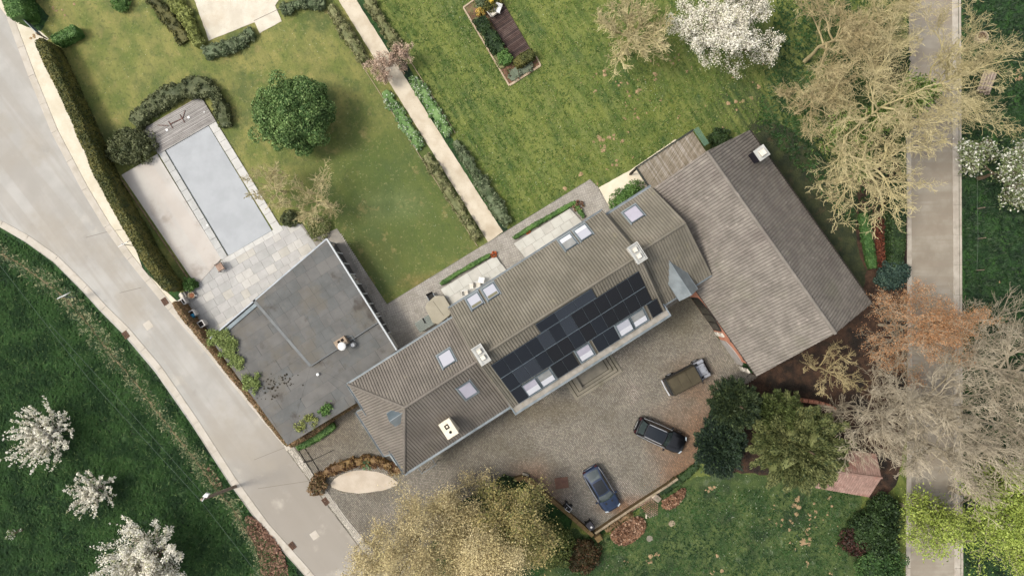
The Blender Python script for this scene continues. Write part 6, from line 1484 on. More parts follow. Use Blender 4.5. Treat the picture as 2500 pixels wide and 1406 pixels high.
        mb = MB(); mb.box(-.496 * L, -.47 * L, min(ys * hw * .5, ys * hw * .8), max(ys * hw * .5, ys * hw * .8), hood - .2, hood - .08); obj('tail_light', mb, m_red, t)
        for fx in (-.3, .31):
            w_ = MB(); w_.tube([(fx * L, ys * (hw - .24), .33), (fx * L, ys * (hw - .01), .33)], .33, 20); wo = obj('wheel', w_, m_tyre, t)
            r_ = MB(); r_.tube([(fx * L, ys * (hw - .01), .33), (fx * L, ys * (hw + .005), .33)], .21, 16); obj('rim', r_, m_rim, wo)
    mb = MB()
    for ys in (-1, 1):
        mb.tube([(.2 * L, ys * hw * .52, hood + .005), (.33 * L, ys * hw * .5, hood - .045), (.43 * L, ys * hw * .4, hood - .13)], .012, 4)
    obj('bonnet_crease', mb, paint, t)
    mb = MB()
    for ys in (-1, 1): mb.cham(.27 * L, .31 * L, min(ys * hw * .24, ys * hw * .42), max(ys * hw * .24, ys * hw * .42), hood - .03, hood + .012, .006)
    if fast_: obj('bonnet_vent', mb, m_black_trim, t)
    mb = MB(); mb.tube([(b1_ + bul * .6, -wb * .6, zb + .05), (b1_ + bul, .1, zb + .045)], .012, 4); mb.tube([(b1_ + bul * .9, -wb * .05, zb + .05), (b1_ + bul * .5, wb * .62, zb + .045)], .012, 4); obj('wiper', mb, m_black_trim, t)
    mb = MB(); mb.box(-.5 * L - .004, -.49 * L, -.26, .26, .5, .61); obj('number_plate', mb, m_white, t)
    return t
pb = mat('black_paint', C(9, 9, 13), rough=.3, coat=.4, spec=.35); pblue = mat('blue_paint', C(16, 38, 68), C(20, 44, 76), 1, 3, rough=.3, coat=.4, spec=.5, metal=.25)
m_roofd = mat('dark_roof_glass', C(20, 26, 33), C(24, 30, 36), 1, 3, rough=.15, spec=.4); m_roofb = mat('tinted_roof_glass', C(26, 30, 34), C(30, 34, 40), 1, 3, rough=.15, spec=.4)
car('parked_suv', 'black estate car with silver roof rails parked near the dark conifer', 1615, 1064, math.atan2(-57, 120) + R(1), 4.75, 1.92, 1.62, pb, m_roofd, hood=.98)
car('parked_hatchback', 'dark blue coupe like car with glass roof parked by the low wall', 1470, 1196, math.atan2(-102, 68) + R(-3), 4.35, 1.84, 1.42, pblue, m_roofb, fast_=True, rails=False, cabin=(-.45, .2), topc=(-.24, .04), hood=.9)
# old pick-up with canvas top
x, y = W(1678, 922, 1.2); lr = thing('offroad_pickup', 'old silver off road vehicle with olive canvas top on the cobbles', 'car', (x, y, .06), math.atan2(47, 78) + R(-3))
m_silver = mat('silver_paint', C(160, 164, 172), C(172, 176, 184), 1, 3, rough=.35, metal=.3); m_canvas = mat('olive_canvas', C(70, 63, 46), C(84, 76, 57), 1.2, 6, patches=[(C(72, 66, 48), 1.0, .5, .7, .5)], bump=(8, .3, .02), rough=.9)
mb = MB(); mb.cham(-1.95, 1.05, -.8, .8, .45, 1.12, .04); obj('body', mb, mat('dark_paint', C(40, 40, 38), rough=.4), lr, bevel=.02)
mb = MB(); mb.cham(1.0, 1.9, -.52, .52, .5, 1.2, .05); obj('bonnet', mb, m_silver, lr, bevel=.03)
for ys in (-1, 1):
    mb = MB(); mb.cham(.95, 1.98, min(ys * .53, ys * .84), max(ys * .53, ys * .84), .6, 1.08, .05); obj('wing', mb, m_silver, lr, bevel=.02)
    mb = MB(); mb.cham(1.02, 1.35, min(ys * .56, ys * .74), max(ys * .56, ys * .74), 1.08, 1.1, .01); obj('wing_vent', mb, m_black_trim, lr)
    for fx in (-1.2, 1.4): w_ = MB(); w_.tube([(fx, ys * .62, .38), (fx, ys * .86, .38)], .38, 20); wo = obj('wheel', w_, m_tyre, lr); r_ = MB(); r_.tube([(fx, ys * .86, .38), (fx, ys * .88, .38)], .22, 14); obj('rim', r_, m_silver, wo)
    mb = MB(); mb.tube([(2.0, ys * .66, .85), (2.02, ys * .66, .85)], .1, 12); obj('headlight', mb, m_lampc, lr)
    mb = MB(); mb.box(-1.98, -1.95, ys * .68 - .06, ys * .68 + .06, .7, .85); obj('tail_light', mb, m_red, lr)
    mb = MB(); mb.tube([(.98, ys * .8, 1.2), (1.0, ys * 1.0, 1.35)], .02, 5); mb.cham(.94, 1.0, ys * 1.0 - .07, ys * 1.0 + .07, 1.28, 1.5, .01); obj('mirror', mb, m_black_trim, lr)
    mb = MB(); mb.tube([(1.05, ys * .55, 1.13), (1.85, ys * .16, 1.235)], .02, 4); obj('bonnet_strap', mb, m_black_trim, lr)
mb = MB(); mb.cham(1.2, 1.75, -.33, .33, 1.2, 1.27, .03); obj('spare_carrier', mb, m_silver, lr, bevel=.02)
mb = MB(); mb.cham(.9, 1.02, -.8, .8, 1.1, 1.8, .02); obj('windscreen', mb, m_cglass, lr)
mb = MB(); pr = [(-.8, 1.1), (.8, 1.1), (.76, 1.78), (.66, 1.88), (0, 1.93), (-.66, 1.88), (-.76, 1.78)]; a, b = -1.75, .9
mb.add([(a - (.0 if z < 1.5 else 0), y_, z) for y_, z in pr] + [(b, y_, z) for y_, z in pr], [tuple(range(6, -1, -1)), tuple(range(7, 14))] + [(i, (i + 1) % 7, 7 + (i + 1) % 7, 7 + i) for i in range(7)]); obj('canvas_top', mb, m_canvas, lr, bevel=.03)
mb = MB()
for q in (-1.75, -.9, -.05, .85): mb.tube([(q, -.79, 1.2), (q, -.77, 1.79), (q, -.66, 1.9), (q, 0, 1.945), (q, .66, 1.9), (q, .77, 1.79), (q, .79, 1.2)], .016, 4)
obj('canvas_seam', mb, m_canvas, lr)
for ys in (-1, 1): mb = MB(); mb.box(-1.8, .95, ys * .83 - .05, ys * .83 + .05, 1.0, 1.16); obj('side_rail', mb, m_black_trim, lr)
mb = MB(); mb.tube([(-2.05, -.78, .62), (-2.1, 0, .62), (-2.05, .78, .62)], .06, 6); obj('bumper', mb, m_chrome, lr)
mb = MB(); mb.tube([(2.1, -.78, .62), (2.1, .78, .62)], .07, 6); obj('bumper', mb, m_black_trim, lr)

# ================================================================== COURT WALLS, BINS, TROUGHS
m_cop3 = mat('mossy_coping', C(140, 124, 102), C(160, 144, 120), 1.5, 7, patches=[(C(120, 112, 70), 1, .5, .7, .6)], bump=(14, .5, .02)); m_moss = mat('moss_ochre', C(98, 78, 46), C(118, 96, 60), 1.2, 8, patches=[(C(90, 84, 36), .8, .5, .68, .6)], bump=(12, .8, .04), rough=.95)
def lowwall(lab, px, h, w, m, step=.6, name='low_wall'):
    t = thing(name, lab, 'wall', (0, 0, 0)); q = [Vector(W(x, y, h)) for x, y in px]
    for i in range(len(q) - 1):
        a, b = q[i], q[i + 1]; o = beam((a.x, a.y, h / 2 - .03), (b.x, b.y, h / 2 - .03), w * .85, h - .06); obj('wall', o, m_moss, t)
        slabs(t, a, b, w, step, h, m, 'coping_stone', th=.07, jit=.008)
lowwall('low retaining wall with pale coping on the lower right of the court', [(1453, 1302), (1500, 1270), (1545, 1240), (1588, 1212), (1630, 1186), (1655, 1168)], .75, .2, m_cop3)
lowwall('ochre mossy wall from the court corner up to its left end', [(1448, 1308), (1410, 1275), (1370, 1240), (1330, 1208), (1300, 1178), (1278, 1166), (1255, 1172)], .85, .34, m_moss)
x, y = W(1462, 1314, .9); mb = MB(); mb.cham(-.3, .3, -.26, .26, 0, 1.0, .05); tag(obj('gate_pillar', mb, m_moss, loc=(x, y, 0), rotz=R(35)), 'square ochre mossy pillar outside the lower corner of the court', 'pillar')
hedge('dark clipped hedge behind the pale coping near the conifer', [(1612, 1206), (1645, 1182), (1680, 1158), (1702, 1138)], .7, .5, h_deep, dens=110)
hedge('brown ivy and leaves heaped behind the court wall', [(1478, 1296), (1510, 1276), (1540, 1256)], .8, .5, h_brown, name='ivy_heap', cat='ivy', dens=80, lumpy=.4)
ap_ = thing('paved_apron', 'small rounded cobbled apron outside the gap in the court wall', 'paved apron', (0, 0, 0))
paver_field('setts', [(1560, 1228), (1590, 1208), (1602, 1222), (1608, 1240), (1604, 1256), (1592, 1264), (1582, 1264), (1572, 1248)], R(-35), .2, .15, 0, .07, m_cob, gap=.03, seed=31, parent=ap_)
x, y = W(1604, 1216, .5); t = thing('stone_trough', 'grey rectangular stone trough with a pale block at the wall gap', 'trough', (x, y, 0), R(-40))
mb = MB(); mb.cham(-.36, .36, -.26, .26, 0, .5, .04); obj('trough', mb, mat('trough_stone', C(128, 116, 100), C(150, 136, 120), 2, 6, bump=(12, .5, .02)), t); mb = MB(); mb.cham(-.55, -.3, -.22, .2, .1, .62, .05); obj('block', mb, mat('pale_stone', C(206, 186, 160), C(216, 198, 172), 2, 4), t)
mb = MB(); mb.cham(-.1, .12, -.1, .1, .5, .53, .01); obj('plug', mb, m_stp, t)
x, y = W(1577, 1261, .2); mb = MB(); mb.tube([(0, .2, .12), (.08, .1, .12), (.02, -.02, .12), (.07, -.16, .12)], .06, 8); tag(obj('pale_stone', mb, mat('white_stone', C(220, 206, 184), rough=.8), loc=(x, y, .0)), 'pale crooked stone at the foot of the cobbled apron', 'stone')
for px, py, lab in ((1640, 1277, 'pale stepping stone in the lower lawn, the one farther right'), (1586, 1314, 'grey brown stepping stone in the lower lawn nearer the leaf drift')):
    x, y = W(px, py); mb = MB(); mb.prism([(-.32, -.06), (-.1, -.3), (.08, -.22), (.3, -.1), (.26, .14), (.06, .3), (-.2, .24)], 0, .06); tag(obj('stepping_stone', mb, m_cop3 if px > 1600 else m_stp, loc=(x, y, 0)), lab, 'stepping stone')
x, y = W(1283, 1160, .3); mb = MB(); mb.cham(-.3, .3, -.2, .2, 0, .35, .08); tag(obj('boulder', mb, m_stp, loc=(x, y, .05), rotz=R(-20), bevel=.05), 'grey boulder at the upper end of the ochre wall', 'boulder')
# barrow and bin
x, y = W(1385, 1237, .5); t = thing('lawn_mower', 'black garden machine with white handle bars beside the ochre wall', 'mower', (x, y, .05), R(-35))
mb = MB(); mb.cham(-.34, .34, -.26, .26, .18, .48, .06); obj('deck', mb, m_black_trim, t, bevel=.03); mb = MB(); mb.cham(-.12, .16, -.14, .14, .48, .68, .04); obj('engine', mb, m_blk, t)
for sx in (-.28, .28):
    for sy in (-.3, .3): mb = MB(); mb.tube([(sx, sy - .04, .14), (sx, sy + .04, .14)], .14, 12); obj('wheel', mb, m_tyre, t)
mb = MB(); mb.tube([(-.25, -.2, .5), (-.1, -.22, .78), (.32, -.18, .9), (.34, .18, .9), (-.1, .22, .78), (-.25, .2, .5)], .025, 5); mb.tube([(-.1, -.22, .78), (-.1, .05, .8)], .025, 5); obj('handle', mb, m_chrome, t)
x, y = W(1441, 1283, 1.0); t = thing('wheelie_bin', 'dark wheeled bin with a small white label in the court corner', 'bin', (x, y, .05), R(-50))
mb = MB(); mb.hexa([(-.24, -.22, .05), (.24, -.22, .05), (.24, .22, .05), (-.24, .22, .05)], [(-.32, -.28, .98), (.32, -.28, .98), (.32, .28, .98), (-.32, .28, .98)]); obj('body', mb, m_blk, t)
mb = MB(); mb.cham(-.35, .37, -.3, .3, .98, 1.06, .04); obj('lid', mb, mat('bin_lid', C(48, 46, 52), rough=.5), t, bevel=.02); mb = MB(); mb.box(.05, .2, -.08, .08, 1.06, 1.067); obj('label', mb, m_white, t)
mb = MB(); mb.tube([(-.38, -.24, 1.0), (-.38, .24, 1.0)], .025, 6); obj('handle', mb, m_black_trim, t)
for sy in (-.24, .24): mb = MB(); mb.tube([(-.26, sy - .03, .1), (-.26, sy + .03, .1)], .1, 12); obj('wheel', mb, m_tyre, t)

# ================================================================== POLE, WIRES, SIGNS, FIELD THINGS
m_pole = mat('grey_timber_pole', C(134, 118, 102), C(154, 138, 120), 3, 6, rough=.9)
bx, by = W(575, 1187); tx, ty = W(492, 1219, 6.6)
pole = thing('utility_pole', 'leaning grey timber utility pole with a white lamp head at the field edge', 'utility pole', (bx, by, 0))
mb = MB(); mb.tube([(0, 0, 0), ((tx - bx), (ty - by), 6.6)], [.16, .11], 10); obj('pole', mb, m_pole, pole)
lx, ly = W(503, 1208, 6.4)
mb = MB(); mb.hexa([(lx - bx - .32, ly - by - .12, 6.3), (lx - bx + .1, ly - by - .22, 6.3), (lx - bx + .32, ly - by + .12, 6.3), (lx - bx - .02, ly - by + .2, 6.3)], [(lx - bx - .26, ly - by - .1, 6.5), (lx - bx + .1, ly - by - .18, 6.52), (lx - bx + .28, ly - by + .1, 6.52), (lx - bx, ly - by + .16, 6.5)]); obj('lamp_head', mb, m_white, pole)
mb = MB(); mb.tube([(tx - bx, ty - by, 6.5), (tx - bx + .1, ty - by - .1, 6.7), (lx - bx, ly - by, 6.42)], .04, 5); obj('bracket', mb, m_white, pole)
m_wire = mat('cable_grey', C(96, 112, 96), rough=.6)
for i, (pts, lab) in enumerate((([(-30, 610, 7.6), (218, 926, 6.9), (490, 1222, 6.6)], 'thin overhead cable crossing the dark field from upper left to the pole'), ([(120, 790, 7.4), (300, 985, 6.7), (498, 1208, 6.4)], 'second thin overhead cable running beside the first above the dark field'), ([(492, 1224, 6.6), (560, 1312, 6.4), (660, 1440, 6.6)], 'thin overhead cable from the pole down to the bottom edge'))):
    q = [P3(*p) for p in pts]; c = []
    for k in range(13): f = k / 12; c.append(q[0] * (1 - f) ** 2 + q[1] * 2 * f * (1 - f) * 1.0 + q[2] * f * f if False else (q[0].lerp(q[1], f * 2) if f < .5 else q[1].lerp(q[2], f * 2 - 1)))
    mb = MB(); mb.tube(c, .013, 4); tag(obj('overhead_cable', mb, m_wire), lab, 'cable', 'overhead cables over the dark field')
def sign(lab, px, py, bx_, by_, ang):
    x, y = W(bx_, by_); tx_, ty_ = W(px, py, 2.3); t = thing('road_sign', lab, 'road sign', (x, y, 0)); d = Vector((tx_ - x, ty_ - y, 0)) * 1.0
    mb = MB(); mb.tube([(0, 0, 0), (d.x * .3, d.y * .3, 2.3)], .035, 8); obj('post', mb, m_gut, t)
    M = Matrix.Translation((d.x * .6, d.y * .6, 2.0)) @ Matrix.Rotation(ang, 4, 'Z') @ Matrix.Rotation(R(18), 4, 'X'); mb = MB(); mb.cham(-.45, .45, -.025, .025, -.35, .4, .005, M=M); obj('sign_plate', mb, m_white, t)
sign('white road sign on a thin post at the foot of the tall hedge', 302, 592, 330, 601, R(28)); sign('white road sign on a thin post in the straw bank of the dark field', 155, 718, 184, 726, R(24))
x, y = W(2400, 90, .5); t = thing('round_trough', 'round pale concrete trough filled with brown leaves in the right field', 'trough', (x, y, 0))
mb = MB(); mb.lathe([(.5, 0), (.52, .5), (.44, .5), (.42, .3)], 28); obj('rim', mb, mat('trough_concrete', C(150, 134, 116), C(170, 154, 134), 2, 5), t, smooth=False); mb = MB(); mb.lathe([(.43, .34), (0, .38)], 20); obj('leaf_fill', mb, m_moss if False else mat('dead_leaves', C(104, 80, 60), C(84, 62, 46), 6, 6, bump=(20, 1, .03)), t)
x, y = W(2410, 352, .5); t = thing('feed_crate', 'brown timber crates stacked in the right field by the blossom tree', 'crate', (x, y, 0), R(8))
mb = MB(); mb.cham(-.2, .42, -.2, .34, 0, .62, .02); obj('crate', mb, mat('crate_wood', C(110, 90, 82), C(128, 108, 98), 2, 6, wave=(0, .1, C(86, 68, 62), .6)), t); mb = MB(); mb.cham(-.5, -.2, -.3, .2, 0, .4, .02); obj('crate', mb, m_wood, t)
mb = MB(); mb.box(-.5, .3, -.4, -.3, .1, .16); obj('board', mb, mat('red_board', C(120, 66, 52), rough=.8), t)
t = thing('log_stack', 'stack of weathered logs under branches in the right field', 'log stack', (*W(2417, 200, .6), 0), R(70)); _lm = None
for k in range(14):
    if _lm is None: mb = MB(); mb.tube([(-.9, 0, 0), (.9, 0, 0)], .11, 8); o = obj('log', mb, mat('log_grey', C(150, 132, 116), C(172, 154, 138), 2, 6), t); _lm = o.data
    else: o = link('log', _lm, t)
    r_ = k // 5; o.location = (random.uniform(-.15, .15), (k % 5) * .24 - .5 + r_ * .12, .11 + r_ * .2)
for k, (px, py) in enumerate([(2390, 420), (2386, 440), (2385, 510), (2387, 583), (2383, 660)]):
    x, y = W(px, py); mb = MB(); mb.tube([(0, 0, 0), (.04, .02, 1.0)], .045, 6); tag(obj('fence_post', mb, m_pole, loc=(x, y, 0)), ('topmost of the thin posts in the right field, level with the blossom tree', 'second thin post from the top in the right field', 'middle thin post of the five in the right field', 'fourth thin post from the top in the right field', 'lowest thin post in the right field, above the grey bare tree')[k], 'fence post', 'thin fence posts along the right field')
mb = MB(); pf = [(2383, 395), (2386, 440), (2386, 510), (2388, 583), (2385, 660)]
for z_ in (.5, .9): mb.tube([P3(px, py, z_) for px, py in pf], .008, 3)
tag(obj('fence_wire', mb, m_wire), 'thin wires strung between the right field fence posts', 'fence wire')
x, y = W(2208, 888, 3.0); t = thing('lane_lamp', 'small white box lamp on a thin post by the lane under the bare branches', 'lamp', (*W(2195, 886, 0), 0))
mb = MB(); dx, dy = x - t.location.x, y - t.location.y; mb.cham(dx - .14, dx + .14, dy - .14, dy + .14, 2.8, 3.1, .03); obj('lamp_head', mb, m_white, t); mb = MB(); mb.tube([(0, 0, 0), (dx, dy, 2.8)], .04, 6); obj('post', mb, m_gut, t)
# small gate at the top left
t = thing('garden_gate', 'narrow grey metal gate between the two hedges at the top left', 'gate', (0, 0, 0)); mb = beam(P3(60, 48, .9), P3(98, 86, .9), .05, .9); obj('gate_leaf', mb, m_gut, t)
for q in ((59, 47), (99, 87)): x, y = W(*q, .8); mb = MB(); mb.box(x - .05, x + .05, y - .05, y + .05, 0, 1.4); obj('post', mb, m_pole, t)
# thin metal edging of the path beds
for lab, a, b in (('thin pale metal edging along the pool side of the path beds', (800, 28), (1166, 602)), ('thin pale metal edging along the meadow side of the path beds', (908, 0), (1112, 326))):
    t = thing('lawn_edging', lab, 'edging', (0, 0, 0)); slabs(t, Vector(W(*a)), Vector(W(*b)), .05, 3.0, .09, m_edge, 'edging_strip', th=.1)

# ================================================================== TREES
bk_pale = mat('bark_pale', C(192, 178, 126), C(208, 194, 146), .8, 6, patches=[(C(140, 126, 84), .5, .5, .7, .6)], rough=.9)
bk_tan = mat('bark_tan', C(178, 160, 114), C(196, 180, 134), .8, 6, patches=[(C(130, 120, 76), .4, .5, .7, .6)], rough=.9)
bk_grey = mat('bark_grey', C(168, 155, 130), C(192, 180, 155), .8, 6, patches=[(C(120, 108, 80), .4, .5, .7, .6)], rough=.9)
bk_dark = mat('bark_dark', C(96, 82, 64), C(120, 104, 80), .8, 6, rough=.9)
l_white = leafmat('blossom_white', C(214, 208, 190), C(228, 224, 210), C(160, 162, 116), .12, 1.0, .1, k=1.6)
l_whiteg = leafmat('blossom_and_leaf', C(96, 112, 66), C(130, 140, 92), C(222, 222, 206), .3, .9, .15)
l_budy = leafmat('bud_yellow', C(196, 180, 122), C(206, 190, 142), C(150, 132, 92), .22, .5, .1, k=1.5)
l_budg = leafmat('bud_olive', C(136, 130, 70), C(172, 156, 96), C(104, 110, 56), .25, .6, .2, k=1.4)
l_orange = leafmat('beech_orange', C(178, 132, 88), C(196, 150, 104), C(146, 100, 64), .25, .8, .2)
l_lime = leafmat('young_lime', C(146, 164, 58), C(168, 182, 80), C(116, 136, 48), .2, .6, .22, k=1.35)
l_ivy = leafmat('tree_ivy', C(96, 122, 50), C(124, 148, 66), C(70, 96, 40), .25, .8, .2)
l_round = leafmat('round_tree_leaf', C(62, 90, 42), C(90, 116, 58), C(120, 142, 80), .2, .7, .32, k=1.75)
l_yew = leafmat('yew_needles', C(94, 102, 54), C(124, 128, 76), C(58, 72, 38), .25, .5, .22)
l_yewd = leafmat('dark_needles', C(42, 58, 38), C(62, 76, 46), C(84, 98, 56), .15, .6, .22)

# the dense round tree
def roundtree(label, px, py, rx, ry, H, z0, m, n, ncl, rcl, seed, leaf=.16, name='round_tree', zc=.55, core=.82, bark=bk_dark, flat=1.0, cat='tree'):
    c = P3(px, py, z0 + (H - z0) * .5); root = thing(name, label, cat, (c.x, c.y, 0)); g = np.random.default_rng(seed)
    tp = np.array([[0, 0, -.1], [.05, 0, z0 * .6], [0, .05, z0 + .5], [0, 0, H * .6]]); V, F = tubes(tp[None], np.array([.26, .2, .16, .08])[None] * H / 6, 8); fast('trunk', V, F, bark, root, True)
    P, u = clumps((0, 0, z0 + (H - z0) * .45), rx, ry, (H - z0) * .55, ncl, rcl, n, low=-.5, seed=seed, sink=.88)
    V, F = joinarr([leafcards(P, leaf, .15, Nrm=u), lump((0, 0, z0 + (H - z0) * .42), rx * core, ry * core, (H - z0) * .52 * core, 20, 11, .14, seed)])
    V[:, 2] = np.maximum(V[:, 2], .3); o = fast('crown', V, F, m, root); o['kind'] = 'stuff'; return root
roundtree('dense dark green round tree alone on the pool lawn', 720, 278, 3.1, 2.95, 5.6, .9, l_round, 42000, 170, .6, 5, leaf=.16)
# yew group
def feathery(label, px, py, rx, ry, H, m, n, seed, name='conifer', sprays=170, leaf=.2, core=.74):
    c = P3(px, py, H * .5); root = thing(name, label, 'tree', (c.x, c.y, 0)); g = np.random.default_rng(seed)
    tp = np.array([[0, 0, -.1], [.05, 0, H * .3], [0, .05, H * .6], [0, 0, H * .9]]); V, F = tubes(tp[None], np.array([.35, .28, .18, .06])[None], 8); fast('trunk', V, F, bk_dark, root, True)
    S = sprays; i = np.arange(S) + .5; zz = 1 - 1.35 * i / S; ph = i * 2.39996 + g.uniform(0, 6); q = np.sqrt(np.clip(1 - zz ** 2, 0, 1))
    d = np.stack([q * np.cos(ph), q * np.sin(ph), zz * .8 + .25], 1) + g.normal(0, .16, (S, 3)); d = norm(d)
    E = np.array([rx, ry, H * .5]); c0 = np.array([0, 0, H * .45]); L = g.uniform(.74, 1.12, S)[:, None]
    tips = c0 + d * E * L; st = c0 + d * E * .45; st[:, 2] -= .1 * H * .3
    w = g.integers(0, S, n); f = g.uniform(0, 1, n)[:, None] ** .45; P = st[w] * (1 - f) + tips[w] * f; P[:, 2] += .35 * np.sin(f[:, 0] * 3.14)
    rad = (.44 * (1 - f[:, 0]) + .15)[:, None]; P = P + g.normal(0, 1, (n, 3)) * rad * np.array([.62, .62, .4])
    a = norm(norm(tips[w] - st[w]) + g.normal(0, .35, (n, 3))); b = norm(np.cross(a, g.normal(size=(n, 3)) * .5 + np.array([0, 0, 1.]))); s = leaf * g.uniform(.6, 1.3, n)[:, None]
    V = np.stack([P - a * s * .7, P + b * s * .22, P + a * s * .7, P - b * s * .22], 1).reshape(-1, 3); F = np.arange(n * 4).reshape(n, 4)
    V, F = joinarr([(V, F), lump((0, 0, H * .4), rx * core, ry * core, H * .5 * core, 18, 10, .16, seed)]); V[:, 2] = np.maximum(V[:, 2], .2)
    o = fast('crown', V, F, m, root); o['kind'] = 'stuff'; return root
feathery('large sunlit olive green conifer beside the pink roofed shed', 1945, 1085, 4.1, 4.0, 8.5, l_yew, 52000, 3, sprays=170)
feathery('dark conifer between the barn corner and the black car', 1792, 985, 2.3, 2.1, 6.0, l_yewd, 20000, 4, sprays=110)
feathery('dark low conifer at the right edge of the cobbled court', 1756, 1090, 2.1, 2.5, 5.0, leafmat('deep_green_needles', C(34, 50, 40), C(50, 68, 48), C(70, 90, 54), .15, .6, .2), 20000, 6, sprays=110)  # needles of a deeper green than the neighbouring conifers
feathery('olive conifer branch mass behind the larger conifer top', 1890, 1010, 2.2, 1.8, 6.5, leafmat('olive_needles', C(80, 94, 46), C(104, 116, 60), C(60, 74, 38), .2, .6, .2), 17000, 9, sprays=90)

P7 = PPM
# bare and blossoming trees: label, crown px, height, spread
tree('pale bare tree overhanging the pool corner', 672, 462, 4.2, 2.9, bk_pale, seed=11, n_main=10, kids=(6, 6, 5), crook=1.1, rmin=.013, trunk=.18, elev=(10, 55), r0=.1)
tree('pale bare tree right of its twin at the terrace corner', 772, 492, 4.4, 3.0, bk_pale, seed=12, n_main=10, kids=(6, 6, 5), crook=1.1, rmin=.014, trunk=.15, elev=(10, 60), r0=.1)
tree('bare pale tree standing in the upper lawn left of the white blossom', 1540, 92, 7.0, 4.0, bk_pale, seed=13, n_main=13, kids=(8, 6, 5), crook=.9, rmin=.017, trunk=.25, elev=(8, 62), r0=.17)
tree('white blossoming tree in the upper lawn', 1758, 78, 6.5, 4.4, bk_dark, name='blossom_tree', seed=14, n_main=11, kids=(7, 6, 5), leaf=.1, leafm=l_white, nleaf=38000, clump=.15, leafname='blossom', rmin=.014, trunk=.25, lowlev=1)
BIG = dict(kids=(8, 8, 7), rmin=.0095, crook=1.35, wig=.18)
tree('huge bare tree at the upper left of the lane side tangle', 2030, 100, 9.5, 6.4, bk_tan, seed=21, n_main=11, trunk=.35, elev=(5, 60), r0=.16, **BIG)
tree('huge bare tree spreading over the lane near the round trough', 2270, 215, 11, 6.2, bk_pale, seed=22, n_main=11, trunk=.35, elev=(5, 60), r0=.16, **BIG)
t_ = tree('ivy clad bare tree in the middle of the lane side tangle', 2110, 285, 11, 7.2, bk_pale, seed=23, n_main=12, trunk=.35, elev=(5, 60), r0=.18, **BIG)
tree('bare tree with drooping crooked branches at the lower end of the tangle', 2105, 420, 9, 5.4, bk_pale, seed=24, n_main=10, trunk=.4, elev=(-5, 50), r0=.22, up=.03, kids=(7, 7, 5), rmin=.013, crook=1.5)
def ivy(label, lst, n, m=l_ivy, size=.2):
    P = []
    for px, py, z, r_ in lst: c = np.array([*W(px, py, z), z]); P.append(c + rng.normal(0, 1, (int(n * r_ * r_), 3)) * np.array([r_, r_, .8]) * .45)
    P = np.vstack(P); V, F = leafcards(P, size, .5); o = fast('climbing_ivy', V, F, m); tag(o, label, 'ivy')
ivy('bright green ivy clothing the limbs of the lane side trees', [(2070, 300, 6, 1.2), (2060, 335, 6, 1.3), (2085, 350, 6, 1.2), (2100, 375, 5.5, 1.0), (2102, 400, 5, .9), (2110, 420, 5, .8), (2035, 340, 6, .9), (2145, 300, 6.5, 1.0), (2175, 285, 7, 1.0), (2210, 265, 7, 1.1), (2240, 245, 7.5, 1.1), (2270, 225, 7.5, .9), (2235, 215, 7, 1.1), (2140, 270, 6, .8)], 620)
tree('small pink blossoming tree left of the gravel path', 930, 172, 2.8, 1.35, bk_dark, name='blossom_tree', seed=31, n_main=9, kids=(6, 5, 4), leaf=.08, leafm=h_pink, nleaf=3400, clump=.1, leafname='blossom', r0=.06, rmin=.01, trunk=.2)
tree('small pink blossoming tree right of the gravel path', 978, 142, 2.8, 1.35, bk_dark, name='blossom_tree', seed=32, n_main=9, kids=(6, 5, 4), leaf=.08, leafm=h_pink, nleaf=3400, clump=.1, leafname='blossom', r0=.06, rmin=.01, trunk=.2)
tree('bare twiggy tree at the left fringe of the tangle above the barn', 1985, 250, 7, 4.2, bk_tan, seed=25, n_main=10, trunk=.3, elev=(5, 60), r0=.11, **BIG)
tree('bare twiggy tree at the top edge right beside the lane', 2140, 60, 9, 5.0, bk_pale, seed=26, n_main=10, trunk=.3, elev=(5, 60), r0=.12, **BIG)
# orchard trees of the dark field
def orchard(label, px, py, H, r_, n, seed, nm, el=(0, 58), kids=(4,), clump=.06, m=l_white, leaf=.12, lowlev=2):
    return tree(label, px, py, H, r_, bk_dark, name='blossom_tree', seed=seed, n_main=nm, kids=kids, leaf=leaf, leafm=m, nleaf=n, clump=clump, leafname='blossom', rmin=.012, trunk=.22, elev=el, r0=.1, crook=.35, split=(10, 28), lowlev=lowlev, group='white blossoming trees in the dark field')
orchard('spiky white blossoming tree, uppermost in the dark left field', 115, 1062, 2.9, 3.3, 9500, 41, 60)
orchard('smallest white blossoming tree of the dark left field', 233, 1196, 2.4, 2.4, 4600, 42, 32)
orchard('broad white blossoming tree at the bottom of the dark left field', 372, 1362, 4.0, 4.4, 19000, 43, 60, kids=(5, 3), clump=.1, lowlev=2, leaf=.13)
orchard('tiny sapling with pale leaves in the dark left field', 36, 1302, 1.6, .75, 160, 44, 6, kids=(2,), m=l_whiteg, lowlev=1)
tree('green tree with scattered white blossom in the right field', 2462, 418, 7, 4.2, bk_dark, name='blossom_tree', seed=45, n_main=12, kids=(8, 6, 5), leaf=.18, leafm=l_whiteg, nleaf=26000, clump=.22, leafname='foliage', rmin=.014, trunk=.3, lowlev=1)
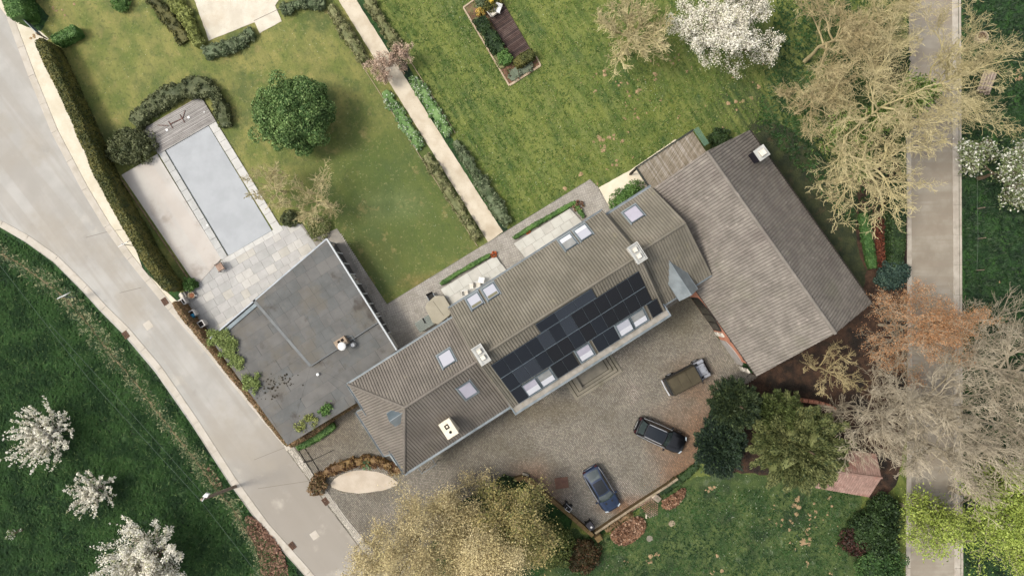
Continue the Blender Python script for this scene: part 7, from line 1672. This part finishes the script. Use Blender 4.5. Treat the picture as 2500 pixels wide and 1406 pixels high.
# lower right: orange beech, bare trees, lime green tree
tree('orange leaved beech spreading over the right lane', 2225, 800, 9, 5.2, bk_grey, name='beech_tree', seed=51, n_main=12, kids=(8, 7, 5), leaf=.075, leafm=l_orange, nleaf=32000, clump=.15, rmin=.011, trunk=.3, r0=.13, ell=(1.1, .8))
GREY = dict(kids=(8, 7, 6), rmin=.012, crook=.95, wig=.15)
tree('grey bare tree over the lane below the orange beech', 2235, 985, 12, 7.0, bk_grey, seed=52, n_main=12, trunk=.35, elev=(5, 60), r0=.2, **GREY)
tree('grey bare tree on the field side of the lane', 2420, 900, 12, 7.2, bk_grey, seed=53, n_main=12, trunk=.35, elev=(5, 60), r0=.2, **GREY)
tree('grey bare tree spreading over the lane right of the brown litter', 2130, 1010, 9, 5.0, bk_grey, seed=58, n_main=11, trunk=.35, elev=(5, 60), r0=.14, **GREY)
tree('grey bare tree at the right picture edge below the beech', 2440, 1040, 10, 5.6, bk_grey, seed=59, n_main=11, trunk=.35, elev=(5, 60), r0=.15, **GREY)
tree('grey bare tree reaching down towards the lime green tree', 2290, 1100, 11, 6.0, bk_grey, seed=54, n_main=11, trunk=.35, elev=(5, 60), r0=.18, **GREY)
tree('small thin bare tree beside the lower barn corner', 2020, 905, 6, 3.0, bk_tan, seed=55, n_main=8, kids=(6, 5, 4), rmin=.013, r0=.1, elev=(5, 60))
tree('lime green young leaved tree at the lower right beside the lane', 2412, 1235, 9, 4.9, bk_grey, name='leafy_tree', seed=56, n_main=12, kids=(7, 6, 5), leaf=.14, leafm=l_lime, nleaf=60000, clump=.34, rmin=.014, trunk=.3, lowlev=1)
tree('smaller lime green tree leaning over the lane', 2262, 1266, 7, 2.4, bk_grey, name='leafy_tree', seed=57, n_main=9, kids=(6, 5, 4), leaf=.13, leafm=l_lime, nleaf=8000, clump=.3, rmin=.014, trunk=.35, lowlev=1)
# yellow budding trees at the bottom
YL = dict(crook=1.7, leafup=1.4, rmin=.012, trunk=.25, lowlev=1, name='budding_tree')
tree('yellow budding tree at the bottom between road and court', 1010, 1330, 9, 5.6, bk_tan, seed=61, n_main=13, kids=(8, 7, 6), leaf=.075, leafm=l_budy, nleaf=15000, clump=.4, **YL)
tree('dense golden budding tree at the bottom centre', 1185, 1350, 8.5, 5.4, bk_tan, seed=62, n_main=14, kids=(8, 7, 6), leaf=.09, leafm=l_budy, nleaf=42000, clump=.42, **YL)
tree('olive and gold budding tree left of the ochre wall', 1270, 1262, 6.5, 4.0, bk_tan, seed=63, n_main=12, kids=(8, 7, 5), leaf=.12, leafm=l_budg, nleaf=27000, clump=.4, **YL)
tree('thin pale yellow tree beside the lower house corner', 1105, 1225, 6, 3.6, bk_tan, seed=64, n_main=10, kids=(7, 6, 5), leaf=.085, leafm=l_budy, nleaf=6500, clump=.3, **YL)
tree('sparse yellow tree over the pavement at the road bottom', 905, 1370, 6.5, 3.2, bk_tan, seed=65, n_main=10, kids=(7, 6, 5), leaf=.085, leafm=l_budy, nleaf=6500, clump=.3, **YL)
shrub('green bush under the budding trees by the ochre wall', 1345, 1330, 2.0, 2.2, leafmat('moss_bush', C(84, 96, 40), C(108, 116, 54), C(60, 76, 34), .2, .8), n=5200, n_cl=46, leaf=.16)
shrub('dark undergrowth bush between golden tree and leaf drift', 1425, 1358, 1.5, 1.3, leafmat('under_bush', C(50, 50, 26), C(76, 64, 34), C(96, 64, 40), .25, .8), n=3000, n_cl=40, leaf=.15)
shrub('dark green bush at the top of the ochre wall', 1232, 1190, 1.1, 1.5, h_deep, n=1800)
shrub('broad underbrush below the golden budding tree', 1190, 1345, 2.9, 1.6, leafmat('gold_under', C(96, 92, 56), C(122, 114, 70), C(74, 80, 44), .25, .6), ry=2.6, n=8000, n_cl=110, leaf=.16, core=.86)
